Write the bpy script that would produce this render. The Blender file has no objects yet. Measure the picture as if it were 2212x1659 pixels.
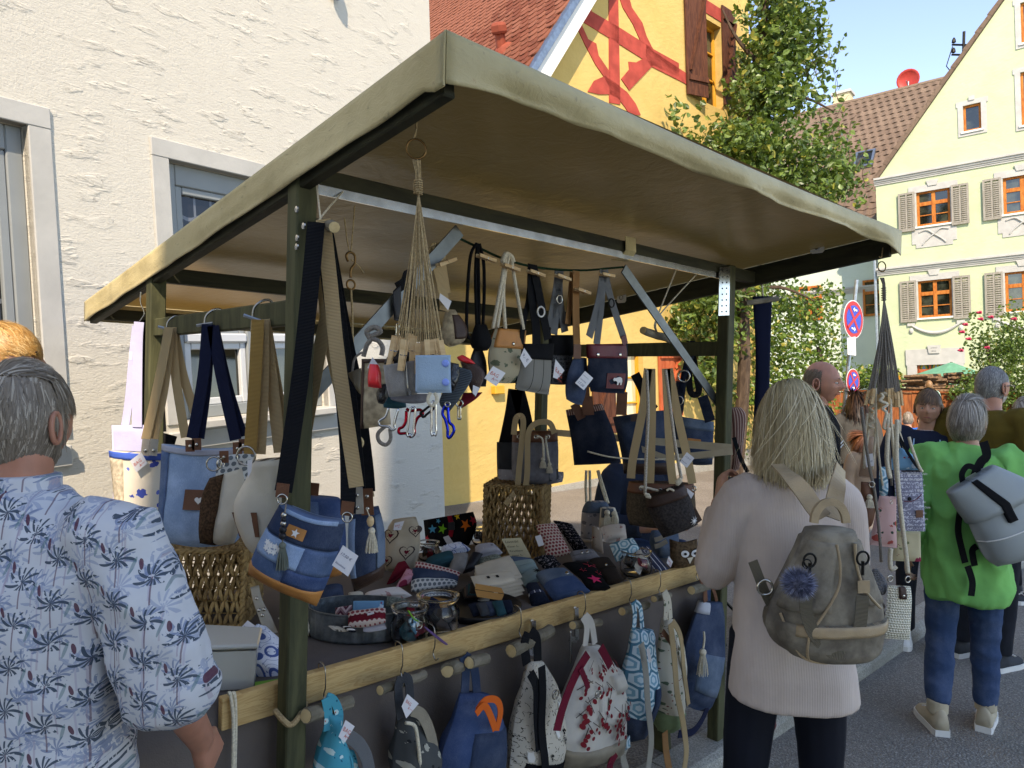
import bpy, bmesh, math, random
from math import sin, cos, pi, radians, sqrt, atan2, exp
from mathutils import Vector as V, Matrix, noise as mn
SC = bpy.context.scene
COL = SC.collection
rnd = random.Random(7)
# ---------------------------------------------------------------- camera
PW, PH, FPX = 2212, 1659, 1540.2          # photograph working size and focal length in its pixels
PITCH, ROLL, EYE = -0.0088, 0.0233, 1.65
CF = V((0, cos(PITCH), sin(PITCH))); _u = V((0, -sin(PITCH), cos(PITCH))); _r = V((1, 0, 0))
CR = _r * cos(ROLL) + _u * sin(ROLL); CU = _u * cos(ROLL) - _r * sin(ROLL)
CO = V((0, 0, EYE))
cd = bpy.data.cameras.new('camera'); cam = bpy.data.objects.new('camera', cd); COL.objects.link(cam)
cd.sensor_width = 36; cd.lens = 36 * FPX / PW; cd.clip_end = 500; cd.clip_start = .05
cam.matrix_world = Matrix(((CR.x, CU.x, -CF.x, 0), (CR.y, CU.y, -CF.y, 0), (CR.z, CU.z, -CF.z, EYE), (0, 0, 0, 1)))
SC.camera = cam
# ---------------------------------------------------------------- light
SUN_AZ = V((-.07, -1, 0)).normalized(); SUN_EL = radians(43)
w = bpy.data.worlds.new('World'); SC.world = w; w.use_nodes = True
wn = w.node_tree; bg = wn.nodes['Background']
sky = wn.nodes.new('ShaderNodeTexSky'); sky.sky_type = 'NISHITA'; sky.sun_disc = False
sky.sun_elevation = SUN_EL; sky.sun_rotation = atan2(SUN_AZ.x, SUN_AZ.y)
sky.air_density = .68; sky.dust_density = .0; sky.ozone_density = 1.2
hs = wn.nodes.new('ShaderNodeHueSaturation'); hs.inputs['Saturation'].default_value = 1.0; wn.links.new(sky.outputs[0], hs.inputs['Color']); wn.links.new(hs.outputs[0], bg.inputs[0]); bg.inputs[1].default_value = .15
sd = bpy.data.lights.new('sun', 'SUN'); sd.energy = 2.0; sd.angle = radians(.53); sd.color = (1, .95, .87)
so = bpy.data.objects.new('sun', sd); COL.objects.link(so)
SD = V((SUN_AZ.x * cos(SUN_EL), SUN_AZ.y * cos(SUN_EL), sin(SUN_EL)))
so.rotation_euler = SD.to_track_quat('Z', 'Y').to_euler(); so.location = (0, -20, 30)
SC.view_settings.view_transform = 'Standard'; SC.view_settings.look = 'None'
SC.view_settings.exposure = 1.78; SC.view_settings.gamma = 1
SC.view_settings.use_white_balance = True; SC.view_settings.white_balance_temperature = 7900; SC.view_settings.white_balance_tint = 15
SC.render.engine = 'CYCLES'; SC.cycles.use_denoising = True
SC.cycles.max_bounces = 7; SC.cycles.diffuse_bounces = 4; SC.cycles.transparent_max_bounces = 12
# ---------------------------------------------------------------- pixels and frames
def ray(x, y):
    return (CF + CR * ((x - PW / 2) / FPX) - CU * ((y - PH / 2) / FPX)).normalized()
def hit(x, y, p, n):
    d = ray(x, y); return CO + d * ((p - CO).dot(n) / d.dot(n))
def PY(x, y, Y): return hit(x, y, V((0, Y, 0)), V((0, 1, 0)))
YAW = .7518
A = V((cos(YAW), sin(YAW), 0)); B = V((-sin(YAW), cos(YAW), 0)); Zv = V((0, 0, 1))
N0 = V((-.5284, 1.7652, 0))
def S(a, b, z): return N0 + A * a + B * b + Zv * z
def PB(x, y, b): return hit(x, y, S(0, b, 0), B)
def PA(x, y, a): return hit(x, y, S(a, 0, 0), A)
def PZ(x, y, z): return hit(x, y, V((0, 0, z)), Zv)
def stall(p): q = p - N0; return q.dot(A), q.dot(B), q.z
# ---------------------------------------------------------------- node expressions
def lin(h):
    if not isinstance(h, str): return tuple(h)
    h = h.lstrip('#'); o = []
    for i in (0, 2, 4):
        v = int(h[i:i + 2], 16) / 255; o.append(v / 12.92 if v <= .04045 else ((v + .055) / 1.055) ** 2.4)
    return tuple(o)
class X:
    def __init__(s, g, k): s.g = g; s.k = k
    def __add__(s, o): return s.g.m('ADD', s, o)
    __radd__ = __add__
    def __sub__(s, o): return s.g.m('SUBTRACT', s, o)
    def __rsub__(s, o): return s.g.m('SUBTRACT', o, s)
    def __mul__(s, o): return s.g.m('MULTIPLY', s, o)
    __rmul__ = __mul__
    def __truediv__(s, o): return s.g.m('DIVIDE', s, o)
    def __lt__(s, o): return s.g.m('LESS_THAN', s, o)
    def __gt__(s, o): return s.g.m('GREATER_THAN', s, o)
    def __pow__(s, o): return s.g.m('POWER', s, o)
    def __neg__(s): return s.g.m('MULTIPLY', s, -1)
class G:
    def __init__(s, nt, bsdf): s.nt = nt; s.b = bsdf
    def n(s, t, **kw):
        q = s.nt.nodes.new(t)
        for k, v in kw.items(): setattr(q, k, v)
        return q
    def put(s, sock, v):
        if isinstance(v, X): s.nt.links.new(v.k, sock)
        elif isinstance(v, (tuple, list)) and len(v) == 3 and sock.type == 'RGBA': sock.default_value = (*v, 1)
        else: sock.default_value = v
    def m(s, op, a, b=None, c=None):
        q = s.n('ShaderNodeMath', operation=op)
        for i, v in enumerate((a, b, c)):
            if v is not None: s.put(q.inputs[i], v)
        return X(s, q.outputs[0])
    def coord(s, w='Object'): return X(s, s.n('ShaderNodeTexCoord').outputs[w])
    def uv(s): return s.coord('UV')
    def sep(s, v):
        q = s.n('ShaderNodeSeparateXYZ'); s.put(q.inputs[0], v); return [X(s, o) for o in q.outputs]
    def comb(s, x, y, z=0.):
        q = s.n('ShaderNodeCombineXYZ')
        for i, v in enumerate((x, y, z)): s.put(q.inputs[i], v)
        return X(s, q.outputs[0])
    def vs(s, v, sc):
        q = s.n('ShaderNodeVectorMath', operation='MULTIPLY'); s.put(q.inputs[0], v); q.inputs[1].default_value = sc; return X(s, q.outputs[0])
    def va(s, v, o):
        q = s.n('ShaderNodeVectorMath', operation='ADD'); s.put(q.inputs[0], v); s.put(q.inputs[1], o); return X(s, q.outputs[0])
    def noise(s, v, sc=5., det=2., ro=.5, dist=0., col=False):
        q = s.n('ShaderNodeTexNoise'); s.put(q.inputs['Vector'], v)
        for k, x in (('Scale', sc), ('Detail', det), ('Roughness', ro), ('Distortion', dist)): q.inputs[k].default_value = x
        return X(s, q.outputs['Color' if col else 'Fac'])
    def vor(s, v, sc=5., out='Distance', feat='F1', rnds=1.):
        q = s.n('ShaderNodeTexVoronoi', feature=feat); s.put(q.inputs['Vector'], v); q.inputs['Scale'].default_value = sc; q.inputs['Randomness'].default_value = rnds
        return X(s, q.outputs[out])
    def mix(s, f, a, b):
        q = s.n('ShaderNodeMix', data_type='RGBA'); s.put(q.inputs[0], f); s.put(q.inputs[6], a); s.put(q.inputs[7], b); return X(s, q.outputs[2])
    def sm(s, v, lo, hi):
        q = s.n('ShaderNodeMapRange', interpolation_type='SMOOTHSTEP'); s.put(q.inputs[0], v)
        q.inputs[1].default_value = lo; q.inputs[2].default_value = hi; return X(s, q.outputs[0])
    def fr(s, v): return s.m('FRACT', v)
    def fl(s, v): return s.m('FLOOR', v)
    def ab(s, v): return s.m('ABSOLUTE', v)
    def mx(s, a, b): return s.m('MAXIMUM', a, b)
    def mi(s, a, b): return s.m('MINIMUM', a, b)
    def hyp(s, x, y): return s.m('SQRT', x * x + y * y)
    def bump(s, h, st=.5, d=.01):
        q = s.n('ShaderNodeBump'); s.put(q.inputs['Height'], h); q.inputs['Strength'].default_value = st; q.inputs['Distance'].default_value = d
        s.nt.links.new(q.outputs[0], s.b.inputs['Normal'])
    def set(s, k, v): s.put(s.b.inputs[k], v)
MATS = {}
def mat(name, col, rough=.8, spec=.3, metal=0., **kw):
    if name in MATS: return MATS[name]
    M = bpy.data.materials.new(name); M.use_nodes = True
    b = M.node_tree.nodes['Principled BSDF']; g = G(M.node_tree, b)
    b.inputs['Roughness'].default_value = rough; b.inputs['Metallic'].default_value = metal; b.inputs['Specular IOR Level'].default_value = spec
    for k, v in kw.items(): g.set(k.replace('_', ' '), v)
    c = col(g) if callable(col) else lin(col)
    g.set('Base Color', c); MATS[name] = M; return M
def vary(c, amt=.25, sc=6., co='Object'):          # a plain colour broken up by soft noise
    c = lin(c); d = tuple(x * (1 - amt) for x in c); e = tuple(min(1, x * (1 + amt)) for x in c)
    return lambda g: g.mix(g.sm(g.noise(g.coord(co), sc, 4.), .3, .7), d, e)
def cloth(name, c, amt=.2, sc=9., weave=420., rough=.92, **kw):
    def f(g):
        o = g.coord('Object'); col = vary(c, amt, sc)(g)
        g.bump(g.noise(o, weave, 1.) * .6 + g.noise(o, 30., 3.) * 1.2, .35, .004); return col
    return mat(name, f, rough, .15, **kw)
def denim(name, c, fade=.35):
    c = lin(c); lt = tuple(min(1, x * 1.2 + fade * .22) for x in c)
    def f(g):
        o = g.coord('Object'); n = g.noise(o, 11., 4., .6); w_ = g.noise(g.vs(o, (900, 900, 160)), 1., 1.)
        g.bump(g.noise(o, 500., 1.) + g.noise(o, 25., 3.) * 1.5, .35, .003)
        return g.mix(g.sm(n * .75 + w_ * .35, .42, .78), c, lt)
    return mat(name, f, .9, .15)
def webbing(name, c):
    c = lin(c)
    def f(g):
        x, y, z = g.sep(g.uv()); r = g.m('SINE', y * 1900.); g.bump(r, .6, .0015)
        return g.mix(g.sm(r, -.8, .6), tuple(v * .72 for v in c), c)
    return mat(name, f, .8, .2)
def leather(name, c, rough=.5):
    def f(g):
        o = g.coord('Object'); g.bump(g.vor(o, 300., 'Distance') + g.noise(o, 20., 3.) * 2, .25, .002); return vary(c, .18, 14.)(g)
    return mat(name, f, rough, .35)
def metal(name, c, rough=.3): return mat(name, vary(c, .15, 20.), rough, .5, 1.)
# ---------------------------------------------------------------- meshes and objects
def link(o): COL.objects.link(o); return o
def mk(name, vs, fs, m, parent=None, uv=None, smooth=False, local=False):
    me = bpy.data.meshes.new(name); me.from_pydata([tuple(v) for v in vs], [], fs); me.update()
    return mo(name, me, m, parent, uv, smooth, local)
def mo(name, me, m, parent=None, uv=None, smooth=False, local=False):
    if uv is not None:
        l = me.uv_layers.new(name='UV')
        for lp in me.loops: l.data[lp.index].uv = uv[lp.vertex_index]
    if smooth:
        for p in me.polygons: p.use_smooth = True
    for x in (m if isinstance(m, (list, tuple)) else [m]): me.materials.append(x)
    o = bpy.data.objects.new(name, me); link(o)
    if parent is not None:
        o.parent = parent
        if not local: o.matrix_parent_inverse = WM[parent.name].inverted()
    WM[o.name] = Matrix(); return o
WM = {}
def thing(name, label, cat, loc=(0, 0, 0), group=None, mtx=None, kind=None):
    o = bpy.data.objects.new(name, None); link(o); o.empty_display_size = .05
    M = mtx if mtx is not None else Matrix.Translation(V(loc)); o.matrix_world = M; WM[o.name] = M
    tag(o, label, cat, group, kind); return o
def tag(o, label=None, cat=None, group=None, kind=None):
    for k, v in (('label', label), ('category', cat), ('group', group), ('kind', kind)):
        if v: o[k] = v
    return o
def inst(name, src, parent, mtx):                  # another object on the same mesh data, local to its parent
    o = bpy.data.objects.new(name, src.data if hasattr(src, 'data') else src); link(o); o.parent = parent; o.matrix_basis = mtx; WM[o.name] = Matrix(); return o
class MB:                                          # mesh builder: collects shapes, builds one mesh
    def __init__(s): s.v = []; s.f = []; s.uv = []
    def add(s, vs, fs, uv=None):
        k = len(s.v); s.v += [V(p) for p in vs]; s.f += [tuple(i + k for i in f) for f in fs]; s.uv += uv if uv else [(0, 0)] * len(vs); return s
    def hexa(s, p):                                # eight corners: bottom ring 0-3, top ring 4-7
        return s.add(p, [(3, 2, 1, 0), (4, 5, 6, 7), (0, 1, 5, 4), (1, 2, 6, 5), (2, 3, 7, 6), (3, 0, 4, 7)])
    def box(s, x0, x1, y0, y1, z0, z1):
        return s.hexa([(x0, y0, z0), (x1, y0, z0), (x1, y1, z0), (x0, y1, z0), (x0, y0, z1), (x1, y0, z1), (x1, y1, z1), (x0, y1, z1)])
    def beam(s, p, q, w_, h, up=Zv):
        p = V(p); q = V(q); t = (q - p).normalized(); sd_ = t.cross(up).normalized() * w_ / 2; u = sd_.cross(t).normalized() * h / 2
        return s.hexa([p - sd_ - u, p + sd_ - u, q + sd_ - u, q - sd_ - u, p - sd_ + u, p + sd_ + u, q + sd_ + u, q - sd_ + u])
    def tube(s, pts, r, n=7, closed=False):
        pts = [V(p) for p in pts]; m_ = len(pts); rr = r if isinstance(r, (list, tuple)) else [r] * m_
        T = []
        for i in range(m_):
            a = pts[(i - 1) % m_] if (closed or i) else pts[0]; b = pts[(i + 1) % m_] if (closed or i < m_ - 1) else pts[-1]
            T.append((b - a).normalized() if (b - a).length > 1e-9 else Zv)
        u = T[0].orthogonal().normalized(); vs = []; uv = []; L = 0
        for i in range(m_):
            u = (u - T[i] * u.dot(T[i])); u = u.normalized() if u.length > 1e-6 else T[i].orthogonal().normalized(); v_ = T[i].cross(u)
            if i: L += (pts[i] - pts[i - 1]).length
            for k in range(n):
                a = 2 * pi * k / n; vs.append(pts[i] + (u * cos(a) + v_ * sin(a)) * rr[i]); uv.append((k / n * .02, L))
        fs = [(i * n + k, i * n + (k + 1) % n, ((i + 1) % m_) * n + (k + 1) % n, ((i + 1) % m_) * n + k) for i in range(m_ if closed else m_ - 1) for k in range(n)]
        if not closed: fs += [tuple(range(n - 1, -1, -1)), tuple((m_ - 1) * n + k for k in range(n))]
        return s.add(vs, fs, uv)
    def ribbon(s, pts, w_, t, nrm):                # flat band: width lies across the path in the plane with normal nrm
        pts = [V(p) for p in pts]; m_ = len(pts); vs = []; uv = []; L = 0; ww = w_ if isinstance(w_, (list, tuple)) else [w_] * m_
        for i in range(m_):
            T = (pts[min(i + 1, m_ - 1)] - pts[max(i - 1, 0)]).normalized(); n_ = nrm[i] if isinstance(nrm, list) else nrm
            sd_ = T.cross(n_).normalized(); u = sd_.cross(T).normalized()
            if i: L += (pts[i] - pts[i - 1]).length
            for a, b in ((-1, -1), (1, -1), (1, 1), (-1, 1)): vs.append(pts[i] + sd_ * a * ww[i] / 2 + u * b * t / 2); uv.append((a * ww[i] / 2, L))
        fs = [(i * 4 + k, i * 4 + (k + 1) % 4, i * 4 + 4 + (k + 1) % 4, i * 4 + 4 + k) for i in range(m_ - 1) for k in range(4)] + [(3, 2, 1, 0), tuple((m_ - 1) * 4 + k for k in range(4))]
        return s.add(vs, fs, uv)
    def loft(s, rings, cap=True, closed=True):
        n = len(rings[0]); vs = [p for r in rings for p in r]; uv = []
        for i, r in enumerate(rings):
            for k in range(n): uv.append((k / n, i / max(1, len(rings) - 1)))
        fs = [(i * n + k, i * n + (k + 1) % n, i * n + n + (k + 1) % n, i * n + n + k) for i in range(len(rings) - 1) for k in range(n if closed else n - 1)]
        if cap: fs += [tuple(range(n - 1, -1, -1)), tuple((len(rings) - 1) * n + k for k in range(n))]
        return s.add(vs, fs, uv)
    def lathe(s, c, prof, n=24, ax=Zv, cap=True):  # prof: (radius, height) along ax
        c = V(c); ax = V(ax).normalized(); u = ax.orthogonal().normalized(); v_ = ax.cross(u)
        return s.loft([[c + ax * h + (u * cos(2 * pi * k / n) + v_ * sin(2 * pi * k / n)) * r for k in range(n)] for r, h in prof], cap)
    def ball(s, c, r, n=10, sc=(1, 1, 1)):
        c = V(c); R = []
        for i in range(n + 1):
            a = pi * i / n; q = max(sin(a), .02)
            R.append([c + V((r * sc[0] * q * cos(2 * pi * k / (2 * n)), r * sc[1] * q * sin(2 * pi * k / (2 * n)), -r * sc[2] * cos(a))) for k in range(2 * n)])
        return s.loft(R)
    def poly(s, pts, ext):                         # flat outline extruded by ext
        n = len(pts); pts = [V(p) for p in pts]; e = V(ext)
        return s.add(pts + [p + e for p in pts], [tuple(range(n - 1, -1, -1)), tuple(range(n, 2 * n))] + [(i, (i + 1) % n, n + (i + 1) % n, n + i) for i in range(n)])
    def build(s, name, m, parent=None, smooth=False, local=False, uv=True, bevel=0):
        o = mk(name, s.v, s.f, m, parent, s.uv if uv else None, smooth, local)
        bm = bmesh.new(); bm.from_mesh(o.data); bmesh.ops.recalc_face_normals(bm, faces=bm.faces[:])
        if bevel: bmesh.ops.bevel(bm, geom=bm.edges[:], offset=bevel, segments=1, affect='EDGES', clamp_overlap=True)
        bm.to_mesh(o.data); bm.free(); return o
def spl(P, n=8):                                   # Catmull-Rom through points
    P = [V(p) for p in P]; out = []
    for i in range(len(P) - 1):
        a, b, c, d = P[max(i - 1, 0)], P[i], P[i + 1], P[min(i + 2, len(P) - 1)]
        for k in range(n):
            t = k / n; out.append(.5 * ((2 * b) + (c - a) * t + (2 * a - 5 * b + 4 * c - d) * t * t + (3 * b - a - 3 * c + d) * t ** 3))
    return out + [P[-1]]
def text(s, size, m, parent, o, ux, uy, name='lettering', ext=.0004, shear=0., al='LEFT'):
    c = bpy.data.curves.new(name, 'FONT'); c.body = s; c.size = size; c.shear = shear; c.align_x = al; c.resolution_u = 2
    t = bpy.data.objects.new(name, c); link(t); me = bpy.data.meshes.new_from_object(t); bpy.data.objects.remove(t); bpy.data.curves.remove(c)
    ux = V(ux).normalized(); uy = V(uy).normalized(); n_ = ux.cross(uy)
    for v in me.vertices: v.co = V(o) + ux * v.co.x + uy * v.co.y + n_ * ext
    return mo(name, me, m, parent)
class Frame:                                       # a house: x along its wall, y inwards, z up
    def __init__(s, p, d, up):
        s.p = V(p); s.x = V(d).normalized(); up = V(up); s.z = (up - s.x * up.dot(s.x)).normalized(); s.y = s.z.cross(s.x)
        s.M = Matrix(((s.x.x, s.y.x, s.z.x, s.p.x), (s.x.y, s.y.y, s.z.y, s.p.y), (s.x.z, s.y.z, s.z.z, s.p.z), (0, 0, 0, 1)))
    def loc(s, x, y, dep=0.):
        q = hit(x, y, s.p + s.y * dep, s.y) - s.p; return q.dot(s.x), q.dot(s.z)
    def w(s, x, y, z): return s.p + s.x * x + s.y * y + s.z * z
LEAN = V((-.053, 0, 1))
# ================================================================ surfaces
def f_asphalt(g):
    o = g.coord('Object'); v1 = g.vor(o, 95., 'Distance'); v2 = g.vor(o, 210., 'Color'); n = g.noise(o, 1.3, 4.)
    st = g.sep(v2)[0]
    g.bump(v1 * 1.3 + g.noise(o, 260., 2.) * .6, .9, .006); g.set('Roughness', .82)
    c = g.mix(st, lin('#6f6a63'), lin('#979188')); c = g.mix((st > .9) * .5, c, lin('#c4bfb3'))
    return g.mix(g.sm(n, .35, .72) * .35, c, lin('#6b645b'))
M_ASPH = mat('asphalt', f_asphalt, .85, .25)
def f_pave(g):
    o = g.coord('Object'); st = g.sep(g.vor(o, 170., 'Color'))[0]; n = g.noise(o, 1.1, 5.)
    g.bump(g.vor(o, 80., 'Distance') + g.noise(o, 200., 2.) * .6, .8, .005)
    return g.mix(g.sm(n, .35, .7) * .45, g.mix(st, lin('#6a645d'), lin('#958e84')), lin('#615a51'))
M_PAVE = mat('pavement asphalt', f_pave, .88, .2)
def f_granite(g):
    o = g.coord('Object'); st = g.sep(g.vor(o, 240., 'Color'))[0]
    g.bump(g.noise(o, 120., 3.) + g.noise(o, 9., 3.) * 2, .6, .006)
    c = g.mix(st, lin('#7d7a70'), lin('#b3afa3')); return g.mix(g.sm(g.noise(o, 3., 4.), .45, .7) * .5, c, lin('#6b685d'))
M_GRAN = mat('granite', f_granite, .8, .3)
def stucco(name, base, groove_shade, amp=1., sz=1.):
    def f(g):
        o = g.coord('Object'); x, y, z = g.sep(o)
        wz = z + g.noise(o, 1.6, 2.) * .22 + x * .05
        s1 = g.noise(g.comb(x * 5., y * 5., wz * 62.), 1. / sz, 3., .55); s2 = g.noise(g.comb(x * 7. + 9., y, wz * 75.), 1. / sz, 2.)
        m1 = g.sm(g.noise(o, 2.7, 3.), .38, .62)
        m2 = g.sm(g.noise(g.vs(o, (1, 1, 3)), 5., 3.), .52, .64)
        gr = g.sm(g.ab(s1 - .5), .0, .012); gr2 = g.sm(g.ab(s2 - .5), .0, .03)
        h = gr * m1 * m2 * 1.5 + gr2 * .22 + g.noise(o, 70., 4., .6) * .9 + s1 * .25 + g.noise(o, 230., 2.) * .3
        g.bump(h, .6 * amp, .0055)
        spot = g.sm(g.noise(o, 7., 5., .7), .68, .78) * g.sm(g.noise(o, 1.1, 2.), .5, .7)
        c = g.mix((1 - gr) * m1 * m2 * .7, lin(base), lin(groove_shade)); return g.mix(spot * .35, c, lin('#6d5b45'))  # groove lines darkened: relief shade put into the colour
    return mat(name, f, .9, .2)
M_WSTUC = stucco('white stucco', '#cbc6b8', '#6f675a')
def plaster(name, base, dk, bump=.35):
    def f(g):
        o = g.coord('Object'); n = g.noise(o, 1.4, 5., .6); x, y, z = g.sep(o)
        sc_ = g.noise(g.comb(x * 5. + z * 4., y, z * 16. - x * 6.), 1., 3., .6)
        g.bump(g.noise(o, 7., 4.) + g.noise(o, 60., 2.) * .15 + sc_ * .7, bump, .03)
        c = g.mix(g.sm(n, .3, .75), lin(base), lin(dk)); return g.mix(g.sm(sc_, .66, .74) * .25, c, tuple(v * .6 for v in lin(dk)))
    return mat(name, f, .92, .15)
M_YEL = plaster('yellow plaster', '#c9ac6a', '#c0a360'); M_GRN = plaster('pale green plaster', '#bcc5a2', '#b3bd98', .3); M_SHADE = plaster('shade toned green plaster', '#c9d3c2', '#bcc7b6', .2)  # wing plaster greyed: its shade is put into the colour
M_RED = mat('red painted timber', lambda g: (g.bump(g.noise(g.coord(), 9., 4.), .3, .02), vary('#a8463a', .16, 5.)(g))[1], .85, .2)
M_TRIM = mat('grey white trim', lambda g: (g.bump(g.noise(g.coord(), 30., 3.), .25, .006), vary('#b3b2ab', .08, 4.)(g))[1], .85, .2)
M_FRAME = mat('grey window frame', vary('#868b8a', .06, 3.), .45, .4); M_PVC = mat('white window bar', vary('#c3c6c6', .05, 3.), .35, .5)
M_GLASS = mat('window glass', lambda g: g.mix(g.sm(g.noise(g.coord(), 2.2, 3.), .4, .62), lin('#12140f'), lin('#3f4338')), .06, .8)
def f_lace(g):
    o = g.coord('Object'); x, y, z = g.sep(o); c = (g.fr(x * 9.) > .86) + (g.fr(z * 7. + g.m('SINE', x * 28.) * .12) > .84)
    return g.mix(g.mi(c, 1.) * .45, lin('#17191c'), lin('#8d9299'))
M_LACE = mat('net curtain behind glass', f_lace, .12, .6)
def wood(name, a, b, along=(1, 1, 14), rough=.7, k=1., bump=.25):
    def f(g):
        o = g.coord('Object'); v = g.vs(o, tuple(c * k for c in along)); n = g.noise(v, 2.2, 4., .6, .8)
        g.bump(n + g.noise(o, 90., 2.) * .2, bump, .004); return g.mix(g.sm(n, .32, .68), lin(a), lin(b))
    return mat(name, f, rough, .25)
M_OWOOD = wood('orange window wood', '#a5571f', '#c07a38', (9, 9, 2)); M_YWOOD = wood('honey window wood', '#c98a26', '#dba23c', (9, 9, 2)); M_BWOOD = wood('brown shutter wood', '#44261a', '#613a27', (14, 14, 2)); M_RWOOD = wood('red shutter wood', '#a24c2c', '#bb6440', (12, 12, 2))
M_SHUT = wood('grey shutter paint', '#8a8477', '#9c968a', (9, 9, 2), .75); M_FENCE = wood('fence wood', '#6d3a1e', '#98592f', (11, 11, 1.5), .75)
def tilemat(name, a, b, c):
    def f(g):
        o = g.coord('Object'); i = X(g, g.n('ShaderNodeObjectInfo').outputs['Random']); n = g.noise(g.va(o, g.comb(i * 30., i * 9., i)), 14., 4., .65)
        col = g.mix(i, lin(a), lin(b)); g.bump(n, .5, .01); return g.mix(g.sm(n, .5, .72) * .8, col, lin(c))
    return mat(name, f, .9, .15)
M_TILE = tilemat('terracotta tile', '#6f3d2c', '#875440', '#402a20'); M_BTILE = tilemat('brown roof tile', '#6d5b4d', '#7c6959', '#54463b')
M_ZINC = metal('zinc sheet', '#9ba3a8', .45); M_WHITE = mat('white paint', vary('#dedcd4', .05, 3.), .6, .3)
M_DARK = mat('unlit interior tone', '#141310', .95, .1); M_IRON = metal('dark iron', '#2b2a28', .5); M_STEEL = metal('bright steel', '#c3c3c0', .22)
# ================================================================ ground
def sheet(name, pts, z, m, kind='structure'):
    o = mk(name, [V((p[0], p[1], z)) for p in pts], [tuple(range(len(pts)))], m); o['kind'] = kind; return o
sheet('road', [(-70, -40), (90, -40), (90, 110), (-70, 110)], 0, M_ASPH)
KB0, KB1, KZ = -.10, .075, .085
pv = MB(); q = [S(a, b, 0) for a, b in ((-9, KB1), (13, KB1), (13, 9.2), (-9, 9.2))]
pv.hexa([p + Zv * .004 for p in q] + [p + Zv * (KZ - .006) for p in q]); tag(pv.build('pavement', M_PAVE, uv=False), kind='structure')
kerb = bpy.data.objects.new('kerb', None); link(kerb); kerb['kind'] = 'structure'; WM['kerb'] = Matrix()
a = -7.3
for i in range(17):                                # each kerb stone: rounded front arris, its own length and wobble
    L = rnd.uniform(.95, 1.08); m_ = MB(); j = rnd.uniform(-.006, .006); prof = [(KB0, -.02), (KB0, KZ - .035), (KB0 + .012, KZ - .012), (KB0 + .04, KZ), (KB1, KZ - .002), (KB1, -.02)]
    m_.loft([[S(a + .004 + (L - .008) * t, b + j, z) for b, z in prof] for t in (0, .02, .98, 1)]); m_.build('kerb_stone', M_GRAN, kerb, uv=False); a += L
# ================================================================ houses: helpers
from mathutils.geometry import tessellate_polygon
def holed(mb, outline, holes, y, dep):             # wall face with openings and their reveals, local x-z plane
    loops = [[V((x, z, 0)) for x, z in outline]] + [[V((h[0], h[2], 0)), V((h[1], h[2], 0)), V((h[1], h[3], 0)), V((h[0], h[3], 0))] for h in holes]
    flat = [p for l in loops for p in l]; tr = tessellate_polygon(loops); mb.add([V((p.x, y, p.y)) for p in flat], [tuple(t) for t in tr])
    for x0, x1, z0, z1 in holes:
        mb.add([(x0, y, z0), (x1, y, z0), (x1, y, z1), (x0, y, z1), (x0, y + dep, z0), (x1, y + dep, z0), (x1, y + dep, z1), (x0, y + dep, z1)], [(0, 1, 5, 4), (1, 2, 6, 5), (2, 3, 7, 6), (3, 0, 4, 7)])
def casement(root, x0, x1, z0, z1, y, fm, gm, xb=(), zb=(), w_=.06, name='window', bar=.03, trans=None):
    """window in an opening: outer frame with stiles, mullions at xb, glazing bars at zb; panes are sub-parts"""
    m_ = MB(); m_.box(x0, x0 + w_, y - .03, y + .03, z0, z1).box(x1 - w_, x1, y - .03, y + .03, z0, z1).box(x0 + w_, x1 - w_, y - .03, y + .03, z0, z0 + w_).box(x0 + w_, x1 - w_, y - .03, y + .03, z1 - w_, z1)
    for x, k in xb: m_.box(x - k / 2, x + k / 2, y - .034, y + .026, z0 + w_, z1 - w_)
    for z, k in zb: m_.box(x0 + w_, x1 - w_, y - .027, y + .022, z - k / 2, z + k / 2)
    f = m_.build(name, fm, root, local=True, uv=False, bevel=.006)
    xs = [x0 + w_] + sorted(x for x, k in xb) + [x1 - w_]; zs = [z0 + w_] + sorted(z for z, k in zb) + [z1 - w_]
    for i in range(len(xs) - 1):
        for k in range(len(zs) - 1):
            g_ = gm(i, k) if callable(gm) else gm
            MB().box(xs[i], xs[i + 1], y + .008, y + .013, zs[k], zs[k + 1]).build('pane', g_, f, local=True, uv=False)
    MB().box(x0, x1, y + .25, y + .26, z0, z1).build('unlit_room_sheet', M_DARK, f, local=True, uv=False)  # dark sheet standing in for the unlit room behind
    return f
# ================================================================ white house
WF = Frame((-1.99, 3.9, 0), ray(2087, 735), LEAN)
wh = thing('white_house', 'white house with rough scratched stucco and grey window surrounds behind the stall', 'house', mtx=WF.M)
OP = [(.33, 1.45, 1.34, 2.85), (-1.5, -.40, 1.34, 2.86)]
m_ = MB(); holed(m_, [(-7, -.3), (2.70, -.3), (2.88, 6.2), (-7, 6.2)], OP, 0, .16)
m_.add([(2.70, 0, -.3), (2.70, 7, -.3), (2.88, 7, 6.2), (2.88, 0, 6.2)], [(0, 1, 2, 3)]); m_.build('wall', M_WSTUC, wh, local=True, uv=False)
m_ = MB(); m_.hexa([(-7, -.35, 6.2), (3.1, -.35, 6.2), (3.1, 4, 9.2), (-7, 4, 9.2), (-7, -.35, 6.35), (3.1, -.35, 6.35), (3.1, 4, 9.35), (-7, 4, 9.35)]); m_.build('roof', M_TILE, wh, local=True, uv=False)
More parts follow.
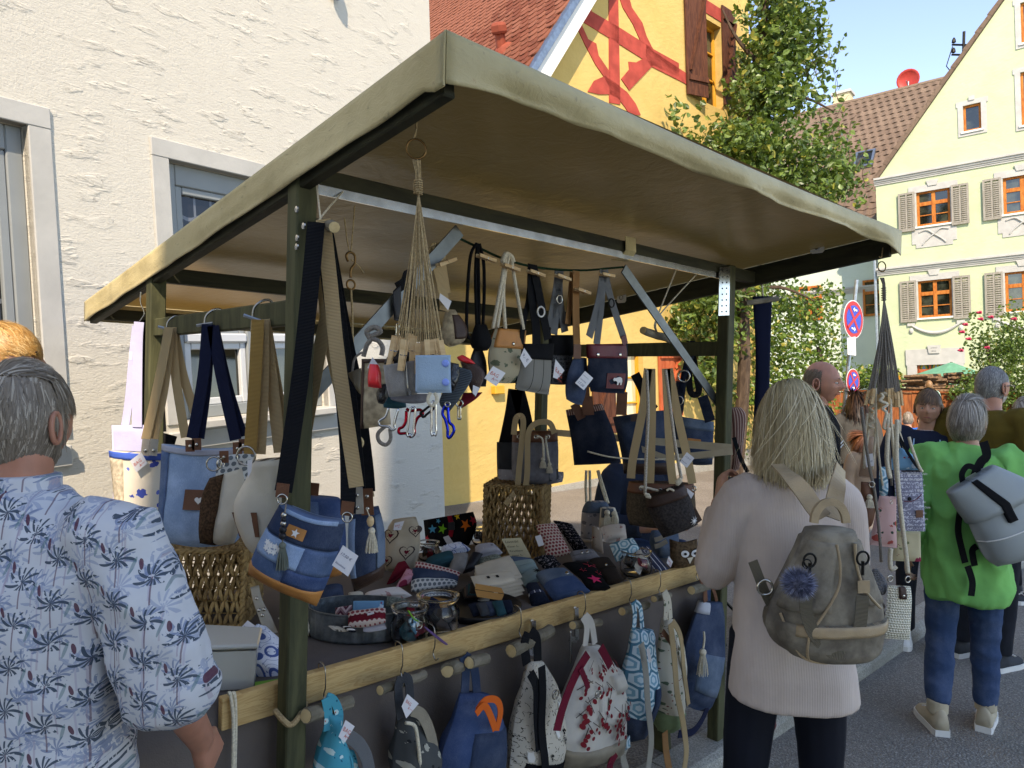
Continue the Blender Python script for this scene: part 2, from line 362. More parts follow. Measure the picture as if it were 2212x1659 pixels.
for x0, x1, z0, z1 in OP:
    s = .105; m_ = MB(); m_.box(x0 - s, x0, -.012, .05, z0 - .02, z1).box(x1, x1 + s, -.012, .05, z0 - .02, z1).box(x0 - s, x1 + s, -.014, .05, z1, z1 + s)
    su = m_.build('window_surround', M_TRIM, wh, local=True, uv=False, bevel=.004)
    xm = (x0 + x1) / 2; zt = 1.80
    m_ = MB(); k = .075
    m_.box(x0, x0 + k, .06, .14, z0, z1).box(x1 - k, x1, .06, .14, z0, z1).box(x0 + k, x1 - k, .06, .14, z1 - k - .05, z1).box(x0 + k, x1 - k, .06, .14, z0, z0 + k)
    m_.box(xm - .055, xm + .055, .05, .14, z0 + k, z1 - k - .05)
    fr = m_.build('window', M_FRAME, wh, local=True, uv=False, bevel=.006)
    for sx0, sx1 in ((x0 + k, xm - .055), (xm + .055, x1 - k)):
        for zz0, zz1, gm in ((z0 + k, zt, M_GLASS), (zt + .05, z1 - k - .05, M_LACE)):
            m_ = MB(); j = .045; m_.box(sx0, sx0 + j, .07, .12, zz0, zz1).box(sx1 - j, sx1, .07, .12, zz0, zz1).box(sx0 + j, sx1 - j, .07, .12, zz0, zz0 + j).box(sx0 + j, sx1 - j, .07, .12, zz1 - j, zz1)
            m_.build('sash', M_FRAME if zz0 > 1.7 else M_PVC, fr, local=True, uv=False, bevel=.006)
            MB().box(sx0 + j, sx1 - j, .098, .104, zz0 + j, zz1 - j).build('pane', gm, fr, local=True, uv=False)
        MB().box(sx0, sx1, .045, .12, zt - .004, zt + .054).build('transom', M_PVC, fr, local=True, uv=False, bevel=.01)
    m_ = MB(); m_.box(x0 - .03, x1 + .03, -.09, .06, z0 - .055, z0 - .005).box(x0 - .1, x1 + .1, -.03, .05, z0 - .17, z0 - .06); m_.build('window_sill', M_TRIM, wh, local=True, uv=False, bevel=.008)
lx, lz = WF.loc(718, 4)                             # added fitting in place of a cast shadow, only its foot shows
m_ = MB(); m_.lathe((lx, -.05, lz), [(.015, 0), (.035, .015), (.04, .12), (.03, .16)], 12); m_.box(lx - .02, lx + .02, -.05, 0, lz + .06, lz + .1); m_.build('shadow_fitting', M_ZINC, wh, local=True, uv=False)
# ================================================================ yellow half-timbered house
YF = Frame((-.888, 8.5, 0), ray(2726, 758), LEAN)
yh = thing('half_timbered_house', 'yellow plastered gable house with red painted timbers and red tiled roof', 'house', mtx=YF.M)
OH = -.28
v0 = YF.loc(1240, 0, OH); v1 = YF.loc(1150, 145, OH); vd = V((v0[0] - v1[0], 0, v0[1] - v1[1])).normalized()
sl = vd.z / vd.x; eave_z = 3.6; xe = v1[0] - (v1[1] - eave_z) / sl; XR = 8.05; apx = 6.4; apz = v1[1] + (apx - v1[0]) * sl
wu = (YF.loc(*[(2600 + 285 / 1.4786) * .54, 60 * .3652])[0], YF.loc((2600 + 415 / 1.4786) * .54, 0)[0]); wz = (6.42, 7.95)
wl = (YF.loc(1326, 800)[0], YF.loc(1390, 800)[0]); wlz = (.75, 1.98)
m_ = MB(); zr = apz - (XR - apx) * sl
holed(m_, [(-1.2, -.3), (XR, -.3), (XR, zr - .12), (apx, apz - .12), (xe - .2, eave_z - .3), (-1.2, eave_z - .3)], [(wu[0], wu[1], *wz), (wl[0], wl[1], *wlz)], 0, .2)
m_.add([(XR, 0, -.3), (XR, 7, -.3), (XR, 7, zr - .12), (XR, 0, zr - .12)], [(0, 1, 2, 3)]); m_.build('wall', M_YEL, yh, local=True, uv=False)
MB().box(-1.2, XR + .03, -.04, 0, -.3, .06).build('plinth', M_GRAN, yh, local=True, uv=False)
c2 = lambda x, y: YF.loc((1000 + x / 1.3012) * .54, y / 1.3012 * .54)
c3 = lambda x, y: ((2600 + x / 1.4786) * .54, y * .54 / 1.4786)
c3y = lambda x, y: YF.loc(*c3(x, y))
TB = [[c2(*p) for p in q] for q in (
    [(1690, -60), (1755, -50), (1775, 60), (1930, 150), (2100, 258), (2230, 330), (2230, 402), (2090, 338), (1870, 200), (1735, 118), (1668, 60)],
    [(1865, -60), (1913, -60), (1925, 545), (1868, 535)],
    [(1668, 74), (1716, 112), (1758, 205), (1800, 228), (1812, 290), (1872, 378), (1872, 470), (1840, 400), (1795, 335), (1742, 235)],
    [(1905, -60), (1960, -60), (1985, 40), (2040, 120), (2062, 190), (2096, 258), (2032, 218), (1990, 125), (1938, 40)],
    [(2102, 335), (1972, 472), (1930, 412), (1972, 362), (1968, 322), (2008, 326), (2058, 298)],
    [(1756, 478), (1790, 420), (1846, 396), (1908, 440), (1960, 480), (2005, 540), (2032, 600), (1975, 600), (1948, 556), (1912, 512), (1870, 492), (1812, 492)])]
TB += [[c3y(*p) for p in q] for q in ([(-25, 262), (20, 306), (200, 426), (335, 500), (335, 566), (180, 482), (0, 392), (-30, 330)], [(285, -30), (480, 95), (480, 170), (415, 130), (285, 50)])]
for t in TB: MB().poly([(x, -.012, z) for x, z in t], (0, .02, 0)).build('timber', M_RED, yh, local=True, uv=False)
casement(yh, wu[0], wu[1], wz[0], wz[1], .17, M_YWOOD, M_GLASS, [((wu[0] + wu[1]) / 2, .07)], [(wz[0] + .55, .035), (wz[0] + 1.05, .035)])
M_CREAM = mat('cream curtain behind glass', lambda g: g.mix(g.sm(g.noise(g.vs(g.coord(), (14, 3, .6)), 1., 3.), .35, .65), lin('#b7a67c'), lin('#ded2ac')), .3, .4)
casement(yh, wl[0], wl[1], wlz[0], wlz[1], .12, M_YWOOD, M_CREAM, [((wl[0] + wl[1]) / 2, .06)], [(wlz[0] + .38, .03), (wlz[0] + .78, .03)])
def shutter(x0, x1, z0, z1, y, m, lean=0.):
    n = 4; k = (x1 - x0) / n; s = None; d = lean / n
    for i in range(n):
        o = MB(); o.hexa([(x0 + i * k + .003, y - d * i, z0), (x0 + i * k + k - .003, y - d * (i + 1), z0), (x0 + i * k + k - .003, y - d * (i + 1) + .03, z0), (x0 + i * k + .003, y - d * i + .03, z0),
                          (x0 + i * k + .003, y - d * i, z1), (x0 + i * k + k - .003, y - d * (i + 1), z1), (x0 + i * k + k - .003, y - d * (i + 1) + .03, z1), (x0 + i * k + .003, y - d * i + .03, z1)])
        if s is None: s = o.build('shutter', m, yh, local=True, uv=False)
        else: o.build('plank', m, s, local=True, uv=False)
    h = z1 - z0; b = MB()
    for z in (z0 + h * .12, z1 - h * .14): b.hexa([(x0 + .02, y - .035, z), (x1 - .02, y - .035 - lean, z), (x1 - .02, y - lean, z), (x0 + .02, y, z), (x0 + .02, y - .035, z + .09), (x1 - .02, y - .035 - lean, z + .09), (x1 - .02, y - lean, z + .09), (x0 + .02, y, z + .09)])
    b.beam((x0 + .05, y - .02, z0 + h * .2), (x1 - .05, y - .02 - lean, z1 - h * .14), .03, .08, V((0, 1, 0))); b.build('brace', m, s, local=True, uv=False)
sx = [c3y(x, 200)[0] for x in (198, 283, 418, 492)]
shutter(sx[0], sx[1], wz[0] - .02, wz[1] + .5, -.06, M_BWOOD, .12); shutter(sx[2], sx[3], wz[0] + .1, wz[1] + .4, -.05, M_BWOOD)
x_ = YF.loc(1421, 850)[0]; shutter(x_, x_ + .62, wlz[0] - .05, wlz[1] + .03, -.05, M_RWOOD); shutter(wl[0] - .56, wl[0] - .03, wlz[0] - .05, wlz[1] + .03, -.05, M_BWOOD)
bx, bz = YF.loc(1070, 843); MB().box(bx - .08, bx + .09, -.09, 0, bz - .05, bz + .06).build('meter_box', mat('mustard paint', vary('#c99a35', .1), .6), yh, local=True, uv=False, bevel=.01)
# roof slope with overlapping plain tiles; the verge carries a zinc trim and a white bargeboard
un = V((vd.z, 0, -vd.x)) * -1                       # slope normal, pointing up-left
E0 = V((xe, OH, eave_z)); SL = (apx - xe) / vd.x
R0 = MB(); R0.hexa([E0 - un * .09, E0 + V((0, 8, 0)) - un * .09, E0 + V((0, 8, 0)) + vd * SL - un * .09, E0 + vd * SL - un * .09, E0 - un * .02, E0 + V((0, 8, 0)) - un * .02, E0 + V((0, 8, 0)) + vd * SL - un * .02, E0 + vd * SL - un * .02])
roof = R0.build('roof', M_TILE, yh, local=True, uv=False)
rr = MB(); E1 = V((XR + (XR - apx) * 0 + .25, OH, zr - .25 * sl)); T1 = V((apx, OH, apz)); rr.hexa([T1, E1, E1 + V((0, 8, 0)), T1 + V((0, 8, 0)), T1 + V((0, 0, .1)), E1 + V((0, 0, .1)), E1 + V((0, 8, .1)), T1 + V((0, 8, .1))]); rr.build('roof_back', M_TILE, roof, local=True, uv=False)
MB().hexa([E0 - un * .30 + V((0, 0, 0)), E0 - un * .30 + V((0, .03, 0)), E0 + vd * SL - un * .30 + V((0, .03, 0)), E0 + vd * SL - un * .30, E0 - un * .03, E0 - un * .03 + V((0, .03, 0)), E0 + vd * SL - un * .03 + V((0, .03, 0)), E0 + vd * SL - un * .03]).build('bargeboard', M_WHITE, roof, local=True, uv=False)
MB().hexa([E0 - un * .06 + V((0, -.05, 0)), E0 - un * .06 + V((0, .06, 0)), E0 + vd * SL - un * .06 + V((0, .06, 0)), E0 + vd * SL - un * .06 + V((0, -.05, 0)), E0 + un * .03 + V((0, -.05, 0)), E0 + un * .03 + V((0, .06, 0)), E0 + vd * SL + un * .03 + V((0, .06, 0)), E0 + vd * SL + un * .03 + V((0, -.05, 0))]).build('verge_trim', M_ZINC, roof, local=True, uv=False)
def plain_tile(w_, l, th):                          # rounded lower end
    P = [(-w_ / 2, l), (-w_ / 2, l * .22)] + [(-w_ / 2 * cos(t), l * .22 * (1 - sin(t))) for t in (pi * .17, pi * .33, pi * .5, pi * .67, pi * .83)] + [(w_ / 2, l * .22), (w_ / 2, l)]
    return MB().poly([V((x, y, 0)) for x, y in P], V((0, 0, th)))
pt_ = plain_tile(.170, .38, .022); me_t = bpy.data.meshes.new('tile'); me_t.from_pydata([tuple(v) for v in pt_.v], [], pt_.f); me_t.materials.append(M_TILE)
s_of = lambda p: (p - E0).dot(vd)
def on_roof(x, y):
    n_ = YF.M.to_3x3() @ un; q = hit(x, y, YF.M @ E0, n_); q = YF.M.inverted() @ q; return q.y - OH, s_of(q)
far = on_roof(930, 0); low = on_roof(930, 150); nr = on_roof(1180, 160)
ymax = min(max(far[0], low[0]) + .3, 7); smax = on_roof(1240, -15)[1]; smin = min(low[1], nr[1]) - .2
cand = []
def topx(p): v = p - CO; d = v.dot(CF); return PW / 2 + FPX * v.dot(CR) / d, PH / 2 - FPX * v.dot(CU) / d
for r in range(50):
    for c in range(40):
        cy, s = c * .176 + (r % 2) * .088 + .13, 1.9 + r * .155; x, y = topx(YF.M @ (E0 + V((0, cy, 0)) + vd * s))
        if 905 < x < 1270 and -50 < y < 230: cand.append((cy, s))
cand.sort(key=lambda t: (YF.M @ (E0 + V((0, t[0], 0)) + vd * t[1]) - CO).length)
ex = Matrix((( 0, vd.x, un.x), (1, 0, 0), (0, vd.z, un.z)))
rest = MB()
for i, (cy, s) in enumerate(cand):
    p = E0 + V((0, cy, 0)) + vd * s + un * (.028 + rnd.uniform(0, .006)); tl = rnd.uniform(-.02, .02) + .08
    rot = ex.to_4x4() @ Matrix.Rotation(-tl, 4, 'X') @ Matrix.Rotation(rnd.uniform(-.025, .025), 4, 'Z'); mt = Matrix.Translation(p) @ rot
    if i < 290: inst('tile', me_t, roof, mt)
    else: rest.add([mt @ v for v in pt_.v], pt_.f)
if rest.v: tag(rest.build('tile_rows', M_TILE, roof, local=True, uv=False), kind='stuff')
q = on_roof(1088, 112); p = E0 + V((0, q[0], 0)) + vd * q[1]                   # clay vent cowl
MV = mat('clay pipe', vary('#8f4632', .12, 8.), .8)
m_ = MB(); m_.lathe(p + un * .02, [(.19, 0), (.13, .05), (.075, .08)], 12, un); m_.lathe(p + un * .05, [(.075, 0), (.075, .2)], 12, V((-.35, -.2, 1))); vt = p + un * .05 + V((-.35, -.2, 1)).normalized() * .2; m_.lathe(vt, [(.115, 0), (.13, .03), (.13, .11), (.1, .15), (.03, .165)], 6, V((-.35, -.2, 1))); m_.build('vent_pipe', MV, roof, local=True, uv=False)
# ================================================================ pale green house
RF = Frame((11.2, 22, 0), -ray(-850, 890), LEAN)
gh = thing('pale_green_house', 'pale green gabled house with grey shutters and orange wooden windows', 'house', mtx=RF.M)
r3 = lambda x, y: ((3300 + x / 2.765) * .54, (1050 + y / 2.765) * .54)
GW = [(1.36, 2.22, 6.34, 7.37), (3.48, 4.34, 6.34, 7.37), (1.33, 2.19, 3.64, 4.75), (3.46, 4.32, 3.64, 4.75), (2.60, 3.03, 8.85, 9.59), (4.0, 4.5, 10.93, 12.03), (3.95, 4.5, 8.7, 10.15), (5.7, 6.56, 6.34, 7.37), (5.7, 6.56, 3.64, 4.75)]
DR = (1.24, 2.18, 0, 2.49); gs = (12.24 - 7.87) / (3.66 - .31); ax_ = 5.4
m_ = MB(); holed(m_, [(.29, -.5), (10.6, -.5), (10.6, 7.87), (ax_, 7.87 + (ax_ - .31) * gs), (.29, 7.87)], GW + [DR], 0, .2); m_.add([(.29, 0, -.5), (.29, 9, -.5), (.29, 9, 7.87), (.29, 0, 7.87)], [(3, 2, 1, 0)]); m_.build('wall', M_GRN, gh, local=True, uv=False)
def bead(x0, x1, z, prof, name='cornice', m=M_TRIM):     # a moulding: profile of (out, z) run along the wall
    mm = MB(); mm.loft([[V((x, -o, z + h)) for o, h in prof] for x in (x0, x1)]); mm.build(name, m, gh, local=True, uv=False)
CP = [(-.01, 0), (.03, 0), (.03, .05), (.05, .05), (.05, .1), (.08, .1), (.08, .15), (.12, .16), (.12, .22), (-.01, .24)]
bead(.25, 10.6, 7.76, CP); bead(.25, 10.6, 5.02, CP)
for i, (x0, x1, z0, z1) in enumerate(GW):
    big = z1 - z0 > 1.0 and z0 < 8
    s = .13 if not big else .1
    m_ = MB()
    if big: m_.box(x0 - .2, x1 + .2, -.025, 0, z1 - .02, z1 + .17); m_.poly([(x0 + .32, -.05, z1 + .12), (x1 - .32, -.05, z1 + .12), (x1 - .27, -.05, z1 + .28), (x0 + .27, -.05, z1 + .28)], (0, .05, 0)); m_.box(x0 - .05, x0, -.02, 0, z0, z1 - .02).box(x1, x1 + .05, -.02, 0, z0, z1 - .02)
    else: m_.box(x0 - s, x0, -.025, 0, z0 - s, z1 + s).box(x1, x1 + s, -.025, 0, z0 - s, z1 + s).box(x0, x1, -.025, 0, z1, z1 + s).box(x0, x1, -.025, 0, z0 - s, z0 - .04); m_.box((x0 + x1) / 2 - .07, (x0 + x1) / 2 + .07, -.05, 0, z1 + s - .02, z1 + s + .1); m_.box(x0 - s - .04, x0 - s, -.024, 0, z1 - .02, z1 + s).box(x1 + s, x1 + s + .04, -.024, 0, z1 - .02, z1 + s)
    m_.build('window_surround', M_TRIM, gh, local=True, uv=False)
    MB().box(x0 - .06, x1 + .06, -.06, .1, z0 - .05, z0).build('window_sill', M_WHITE, gh, local=True, uv=False)
    if big: casement(gh, x0, x1, z0, z1, .08, M_OWOOD, M_GLASS, [((x0 + x1) / 2, .1)], [(z0 + (z1 - z0) * .64, .11), (z0 + (z1 - z0) * .31, .028)], .07)
    else: casement(gh, x0, x1, z0, z1, .08, M_OWOOD, M_GLASS, [], [], .06)
slat_me = None
for i, (x0, x1, z0, z1) in enumerate(GW):
    if not (z1 - z0 > 1.0 and z0 < 8): continue
    for sx0 in (x0 - .47, x1 + .03):
        wd = .43; m_ = MB(); y0 = -.075; k = .05; zz0, zz1 = z0 - .1, z1 + .02
        for xx in (sx0, sx0 + wd / 2 - k * .4, sx0 + wd - k): m_.box(xx, xx + (k if xx != sx0 + wd / 2 - k * .4 else k * .8), y0, y0 + .035, zz0, zz1)
        for zz in (zz0, zz1 - .06): m_.box(sx0 + k, sx0 + wd - k, y0 + .002, y0 + .033, zz, zz + .06)
        sh_ = m_.build('shutter', M_SHUT, gh, local=True, uv=False)
        ns = 17
        for c in range(2):
            xa = sx0 + k + c * (wd / 2 - k * .4); xb_ = xa + wd / 2 - k * 1.4
            if slat_me is None:
                t = MB(); t.hexa([(0, -.006, 0), (xb_ - xa, -.006, 0), (xb_ - xa, .024, .02), (0, .024, .02), (0, -.006, .026), (xb_ - xa, -.006, .026), (xb_ - xa, .024, .046), (0, .024, .046)])
                slat_me = bpy.data.meshes.new('slat'); slat_me.from_pydata([tuple(v) for v in t.v], [], t.f); slat_me.materials.append(M_SHUT)
            if sx0 > 4.4: continue
            for r in range(ns): inst('slat', slat_me, sh_, Matrix.Translation((xa, y0 + .004, zz0 + .065 + r * (zz1 - zz0 - .15) / ns)))
        MB().box(sx0 + .1, sx0 + .3, -.04, 0, zz0 + .3, zz0 + .34).build('hinge', M_IRON, sh_, local=True, uv=False)
for x0, x1, z0, z1 in GW[:2]:                       # apron panels with crossed scrolls
    m_ = MB(); xa, xb_ = x0 - .14, x1 + .14; zt, zb = z0 - .07, z0 - .63
    m_.poly([(xa, -.02, zt), (xa, -.02, zb + .12), (xa + .1, -.02, zb + .12), (xa + .1, -.02, zb), (xb_ - .1, -.02, zb), (xb_ - .1, -.02, zb + .12), (xb_, -.02, zb + .12), (xb_, -.02, zt)], (0, .02, 0)); ap = m_.build('apron_panel', M_TRIM, gh, local=True, uv=False)
    for sg in (-1, 1):
        xm = (x0 + x1) / 2; MB().tube(spl([(xm - sg * .38, -.03, zt - .1), (xm - sg * .18, -.04, zt - .06), (xm, -.04, zt - .2), (xm + sg * .2, -.04, zt - .36), (xm + sg * .3, -.03, zt - .48)], 6), .02, 6).build('scroll', M_TRIM, ap, local=True, uv=False)
for x0, x1, z0, z1 in GW[2:4]:                      # garlands under the lower sills
    xm = (x0 + x1) / 2; pts = [(xm + .62 * t, -.03, z0 - .2 - .26 * (1 - t * t)) for t in [i / 8 - 1 for i in range(17)]]
    m_ = MB(); m_.tube(pts, [.03 + .025 * (1 - abs(i / 8 - 1)) for i in range(17)], 8)
    for sg in (-1, 1): m_.ball((xm + sg * .63, -.03, z0 - .36), .06, 6, (1, .6, 1.4)).box(xm + sg * .63 - .1, xm + sg * .63 + .1, -.05, 0, z0 - .22, z0 - .14)
    m_.build('garland', M_TRIM, gh, local=True, uv=False)
x0, x1, _, z1 = DR; m_ = MB(); m_.box(x0 - .25, x0, -.05, 0, -.4, 2.25).box(x1, x1 + .25, -.05, 0, -.4, 2.25).box(x0 - .28, x1 + .28, -.052, 0, 2.25, 2.72); m_.build('door_surround', M_TRIM, gh, local=True, uv=False)
m_ = MB(); m_.poly([(1.57, -.09, 2.58), (1.84, -.09, 2.58), (1.88, -.09, 2.82), (1.53, -.09, 2.82)], (0, .06, 0)); kp = m_.build('keystone', M_TRIM, gh, local=True, uv=False)
MINK = mat('grey lettering', '#6d6b66', .9)
t = text('ANNO', .055, MINK, None, (0, 0, 0), (1, 0, 0), (0, 0, 1)); t.parent = kp; t.location = (1.62, -.093, 2.72)
t = text('1852', .07, MINK, None, (0, 0, 0), (1, 0, 0), (0, 0, 1)); t.parent = kp; t.location = (1.62, -.093, 2.62)
def f_stain(g):
    x, y, z = g.sep(g.coord('Object')); u = g.ab(g.fr(x * 3.2) - .5); c = g.mix((u + (z - 2.) * .9) < .42, lin('#2f6a55'), lin('#bfa53a')); return g.mix((u + (z - 2.) * 1.1) < .3, c, lin('#86a8bd'))
MB().box(x0, x1, .1, .12, 2.0, 2.49).build('fanlight', mat('stained glass', f_stain, .15, .6), gh, local=True, uv=False)
m_ = MB()
for xx in (x0, x0 + .3, x0 + .58, x1 - .06): m_.box(xx, xx + .06, .05, .13, 2.0 if x0 < xx < x1 - .1 else -.3, 2.49)
m_.poly([(x0, .05, 2.02)] + [(x0 + (x1 - x0) * t, .05, 1.86 + .2 * sin(pi * t)) for t in [i / 10 for i in range(11)]] + [(x1, .05, 2.02), (x1, .05, 2.12), (x0, .05, 2.12)], (0, .07, 0)); m_.build('door_frame', M_RWOOD, gh, local=True, uv=False)
MB().box(x0, x1, .6, .62, -.4, 2.1).build('unlit_hall_sheet', M_DARK, gh, local=True, uv=False)  # near-black sheet painted as the unlit depth of the doorway
# verge tiles up the gable
for i in range(13):
    p = V((.31, 0, 7.9)) + V((1, 0, gs)).normalized() * (i * .5); q = p + V((1, 0, gs)).normalized() * .52; up_ = V((-gs, 0, 1)).normalized()
    MB().hexa([p + V((0, -.1, 0)), p + V((0, .3, 0)), q + V((0, .3, 0)), q + V((0, -.1, 0)), p + V((0, -.1, 0)) + up_ * .13, p + V((0, .3, 0)) + up_ * .13, q + V((0, .3, 0)) + up_ * .1, q + V((0, -.1, 0)) + up_ * .1]).build('verge_tile', M_BTILE, gh, local=True, uv=False)
up_ = V((-gs, 0, 1)).normalized(); p = V((.1, .3, 7.8)); q = p + V((1, 0, gs)).normalized() * 8.4
# the lower wing behind: its wall in a painted shade tone and brown tiled roof
sp = radians(47); ud = V((0, cos(sp), sin(sp))); wn_ = V((0, -sin(sp), cos(sp))); W0 = V((-7, 1.6, 6.85))
def on_wing(x, y):
    q = hit(x, y, RF.M @ W0, RF.M.to_3x3() @ wn_); q = RF.M.inverted() @ q; return q.x, (q - W0).dot(ud)
rg = on_wing(1935, 200)[1]; 
wing = MB(); wing.add([(-7, 2, -.5), (.3, 2, -.5), (.3, 2, 7.1), (-7, 2, 7.1)], [(0, 1, 2, 3)]); wg = wing.build('side_wing', M_SHADE, gh, local=True, uv=False)
for z_, pr in ((6.5, CP), (4.75, CP)):
    mm = MB(); mm.loft([[V((x, 2 - o, z_ + h)) for o, h in pr] for x in (-7, .2)]); mm.build('cornice', M_TRIM, wg, local=True, uv=False)
wx = RF.loc(1872, 650, 2)[0]; zz = RF.loc(1885, 640, 2)[1]
for xx in (wx - .1, wx - 2.2): casement(wg, xx, xx + .8, zz - .65, zz + .55, 1.97, M_OWOOD, M_GLASS, [(xx + .4, .1)], [(zz + .12, .1), (zz - .28, .03)], .07)
rf_ = MB(); p0 = W0; p1 = W0 + V((12, 0, 0)); rf_.hexa([p0, p1, p1 + ud * rg, p0 + ud * rg, p0 + wn_ * .05, p1 + wn_ * .05, p1 + ud * rg + wn_ * .05, p0 + ud * rg + wn_ * .05]); wr = rf_.build('wing_roof', M_BTILE, gh, local=True, uv=False)
t = MB(); n = 6; prof = [(-.14 + .28 * i / n, .02 * cos(2 * pi * i / n) + .012) for i in range(n + 1)]
t.loft([[V((x, y, h + (.03 if y == 0 else 0))) for x, h in prof] + [V((x, y, h - .02)) for x, h in reversed(prof)] for y in (0, .4)]); me_b = bpy.data.meshes.new('roof_tile'); me_b.from_pydata([tuple(v) for v in t.v], [], t.f); me_b.materials.append(M_BTILE)
xl_ = on_wing(1835, 300)[0]; rows = int(rg / .34); cnt = 0; rest = MB()
ew = Matrix(((1, 0, 0), (0, ud.y, wn_.y), (0, ud.z, wn_.z)))
skx, sks = on_wing(1868, 350)
for r in range(rows):
    s_ = rg - (r + 1) * .34 + .02; xr_ = .31 + max(0, (W0 + ud * s_).z - 7.6) / gs + .25; x = xr_
    while x > xl_ - 1.5:
        mt = Matrix.Translation(W0 + V((x + 7, 0, 0)) + ud * s_ + wn_ * .06) @ ew.to_4x4()
        if not (abs(x - skx) < .38 and abs(s_ + .2 - sks) < .5):
            if x > xl_ and cnt < 295: inst('roof_tile', me_b, wr, mt); cnt += 1
            else: rest.add([mt @ v for v in t.v], t.f)
        x -= .27
if rest.v: tag(rest.build('tile_rows', M_BTILE, wr, local=True, uv=False), kind='stuff')
sk = W0 + V((skx + 7, 0, 0)) + ud * sks; m_ = MB()
P = lambda a_, b_, h: sk + V((a_, 0, 0)) + ud * b_ + wn_ * h
for a0, a1, b0, b1 in ((-.33, -.25, -.5, .5), (.25, .33, -.5, .5), (-.25, .25, -.5, -.42), (-.25, .25, .42, .5)): m_.hexa([P(a0, b0, .05), P(a1, b0, .05), P(a1, b1, .05), P(a0, b1, .05), P(a0, b0, .17), P(a1, b0, .17), P(a1, b1, .17), P(a0, b1, .17)])
skl = m_.build('skylight', M_ZINC, wr, local=True, uv=False); MB().hexa([P(-.25, -.42, .1), P(.25, -.42, .1), P(.25, .42, .1), P(-.25, .42, .1), P(-.25, -.42, .12), P(.25, -.42, .12), P(.25, .42, .12), P(-.25, .42, .12)]).build('pane', M_GLASS, skl, local=True, uv=False)
rt = W0 + ud * rg; m_ = MB(); m_.tube([rt + V((x, 0, .05)) for x in (0, 5, 12)], .11, 8); m_.build('ridge', M_BTILE, wr, local=True, uv=False)
cx_ = on_wing(1815, 240)[0]; MBRK = mat('pale chimney brick', lambda g: g.mix((g.fr(g.sep(g.coord())[2] * 11.) > .82), lin('#c9bb96'), lin('#9b907a')), .9)
m_ = MB(); c = rt + V((cx_ + 7, .3, 0)); m_.box(c.x - .32, c.x + .32, c.y - .32, c.y + .32, c.z - 1.5, c.z + .5); ch_ = m_.build('chimney', MBRK, wr, local=True, uv=False); MB().box(c.x - .38, c.x + .38, c.y - .38, c.y + .38, c.z + .5, c.z + .6).build('chimney_cap', M_TRIM, ch_, local=True, uv=False)
# satellite dish on the ridge, electricity mast behind the verge, downpipe
dx = on_wing(1962, 190)[0]; p = rt + V((dx + 7, .2, .42)); MDISH = mat('red dish paint', vary('#a8352b', .1), .5); wd_ = RF.M @ p
sat = thing('satellite_dish', 'round red satellite dish standing on the brown roof ridge', 'satellite dish', wd_ - Zv * .55)
m_ = MB(); ax = (CO - wd_).normalized() + V((-.25, 0, .25)); m_.lathe(wd_, [(.03, -.02), (.2, .0), (.34, .05), (.41, .1), (.40, .115), (.33, .065), (.19, .015), (.02, -.005)], 20, ax); m_.build('dish', MDISH, sat, smooth=True); MB().tube([wd_ - Zv * .62, wd_ - Zv * .05], .03, 8).build('mast', M_ZINC, sat); MB().tube([wd_ - Zv * .3, wd_ + ax.normalized() * .38 - Zv * .1], .015, 6).build('arm', M_ZINC, sat)
pb = RF.M @ V((2.52, 1.4, 11.5)); em = thing('power_mast', 'black iron power line mast with insulators behind the green house verge', 'mast', pb - Zv * 2)
m_ = MB(); m_.tube([pb - Zv * 2, pb + Zv * .75], .04, 8).tube([pb + V((-.35, 0, .35)), pb + V((.35, 0, .35))], .03, 6).tube([pb + V((-.35, 0, .05)), pb + V((.35, 0, .05))], .03, 6).tube([pb + V((-.33, 0, .3)), pb + V((-.5, 0, -.3)), pb + V((-.25, 0, -.6))], .015, 5); m_.build('pole', M_IRON, em)
for x in (-.3, .3):
    for z in (.4, .1): MB().lathe(pb + V((x, 0, z)), [(.03, 0), (.06, .02), (.05, .1), (.02, .16)], 8).build('insulator', M_IRON, em)
m_ = MB(); m_.tube(spl([(-.05, 1.3, 7.0), (-.05, 1.2, 6.8), (.12, .4, 6.5), (.18, .12, 6.3), (.18, .12, 5.6)], 5) + [V((.18, .12, -.3))], .05, 8); m_.build('downpipe', M_ZINC, gh, local=True, uv=False)
# lantern beside the door
lx, lz = RF.loc(*r3(815, 1262)); ln = thing('wall_lantern', 'amber glass wall lantern beside the arched doorway', 'lantern', RF.w(lx, -.15, lz - .15))
c = RF.w(lx, -.15, lz - .15); MB().lathe(c, [(.07, 0), (.11, .22)], 6).build('glass', mat('amber glass', '#c98a2b', .2, .5), ln); MB().lathe(c, [(.14, .23), (.05, .3), (.015, .34)], 6).build('cap', M_IRON, ln); MB().tube([c + Zv * .34, c + Zv * .4, RF.w(lx, 0, lz + .2)], .012, 6).build('bracket', M_IRON, ln)
# ================================================================ houses across the street (behind the viewer) that shade it
hb = thing('house', 'taller plain rendered house across the street from the stall', 'house', (4, -9, 0), 'houses across the street')
m_ = MB(); m_.box(-1.8, 4.6, -12, -6.0, -.3, 13.0); m_.build('wall', M_WHITE, hb, uv=False)
hb = thing('house', 'lower plain rendered house across the street from the stall', 'house', (-4, -9, 0), 'houses across the street')
m_ = MB(); m_.box(-7, -1.85, -12, -5.9, -.3, 8.85); m_.build('wall', M_WHITE, hb, uv=False)
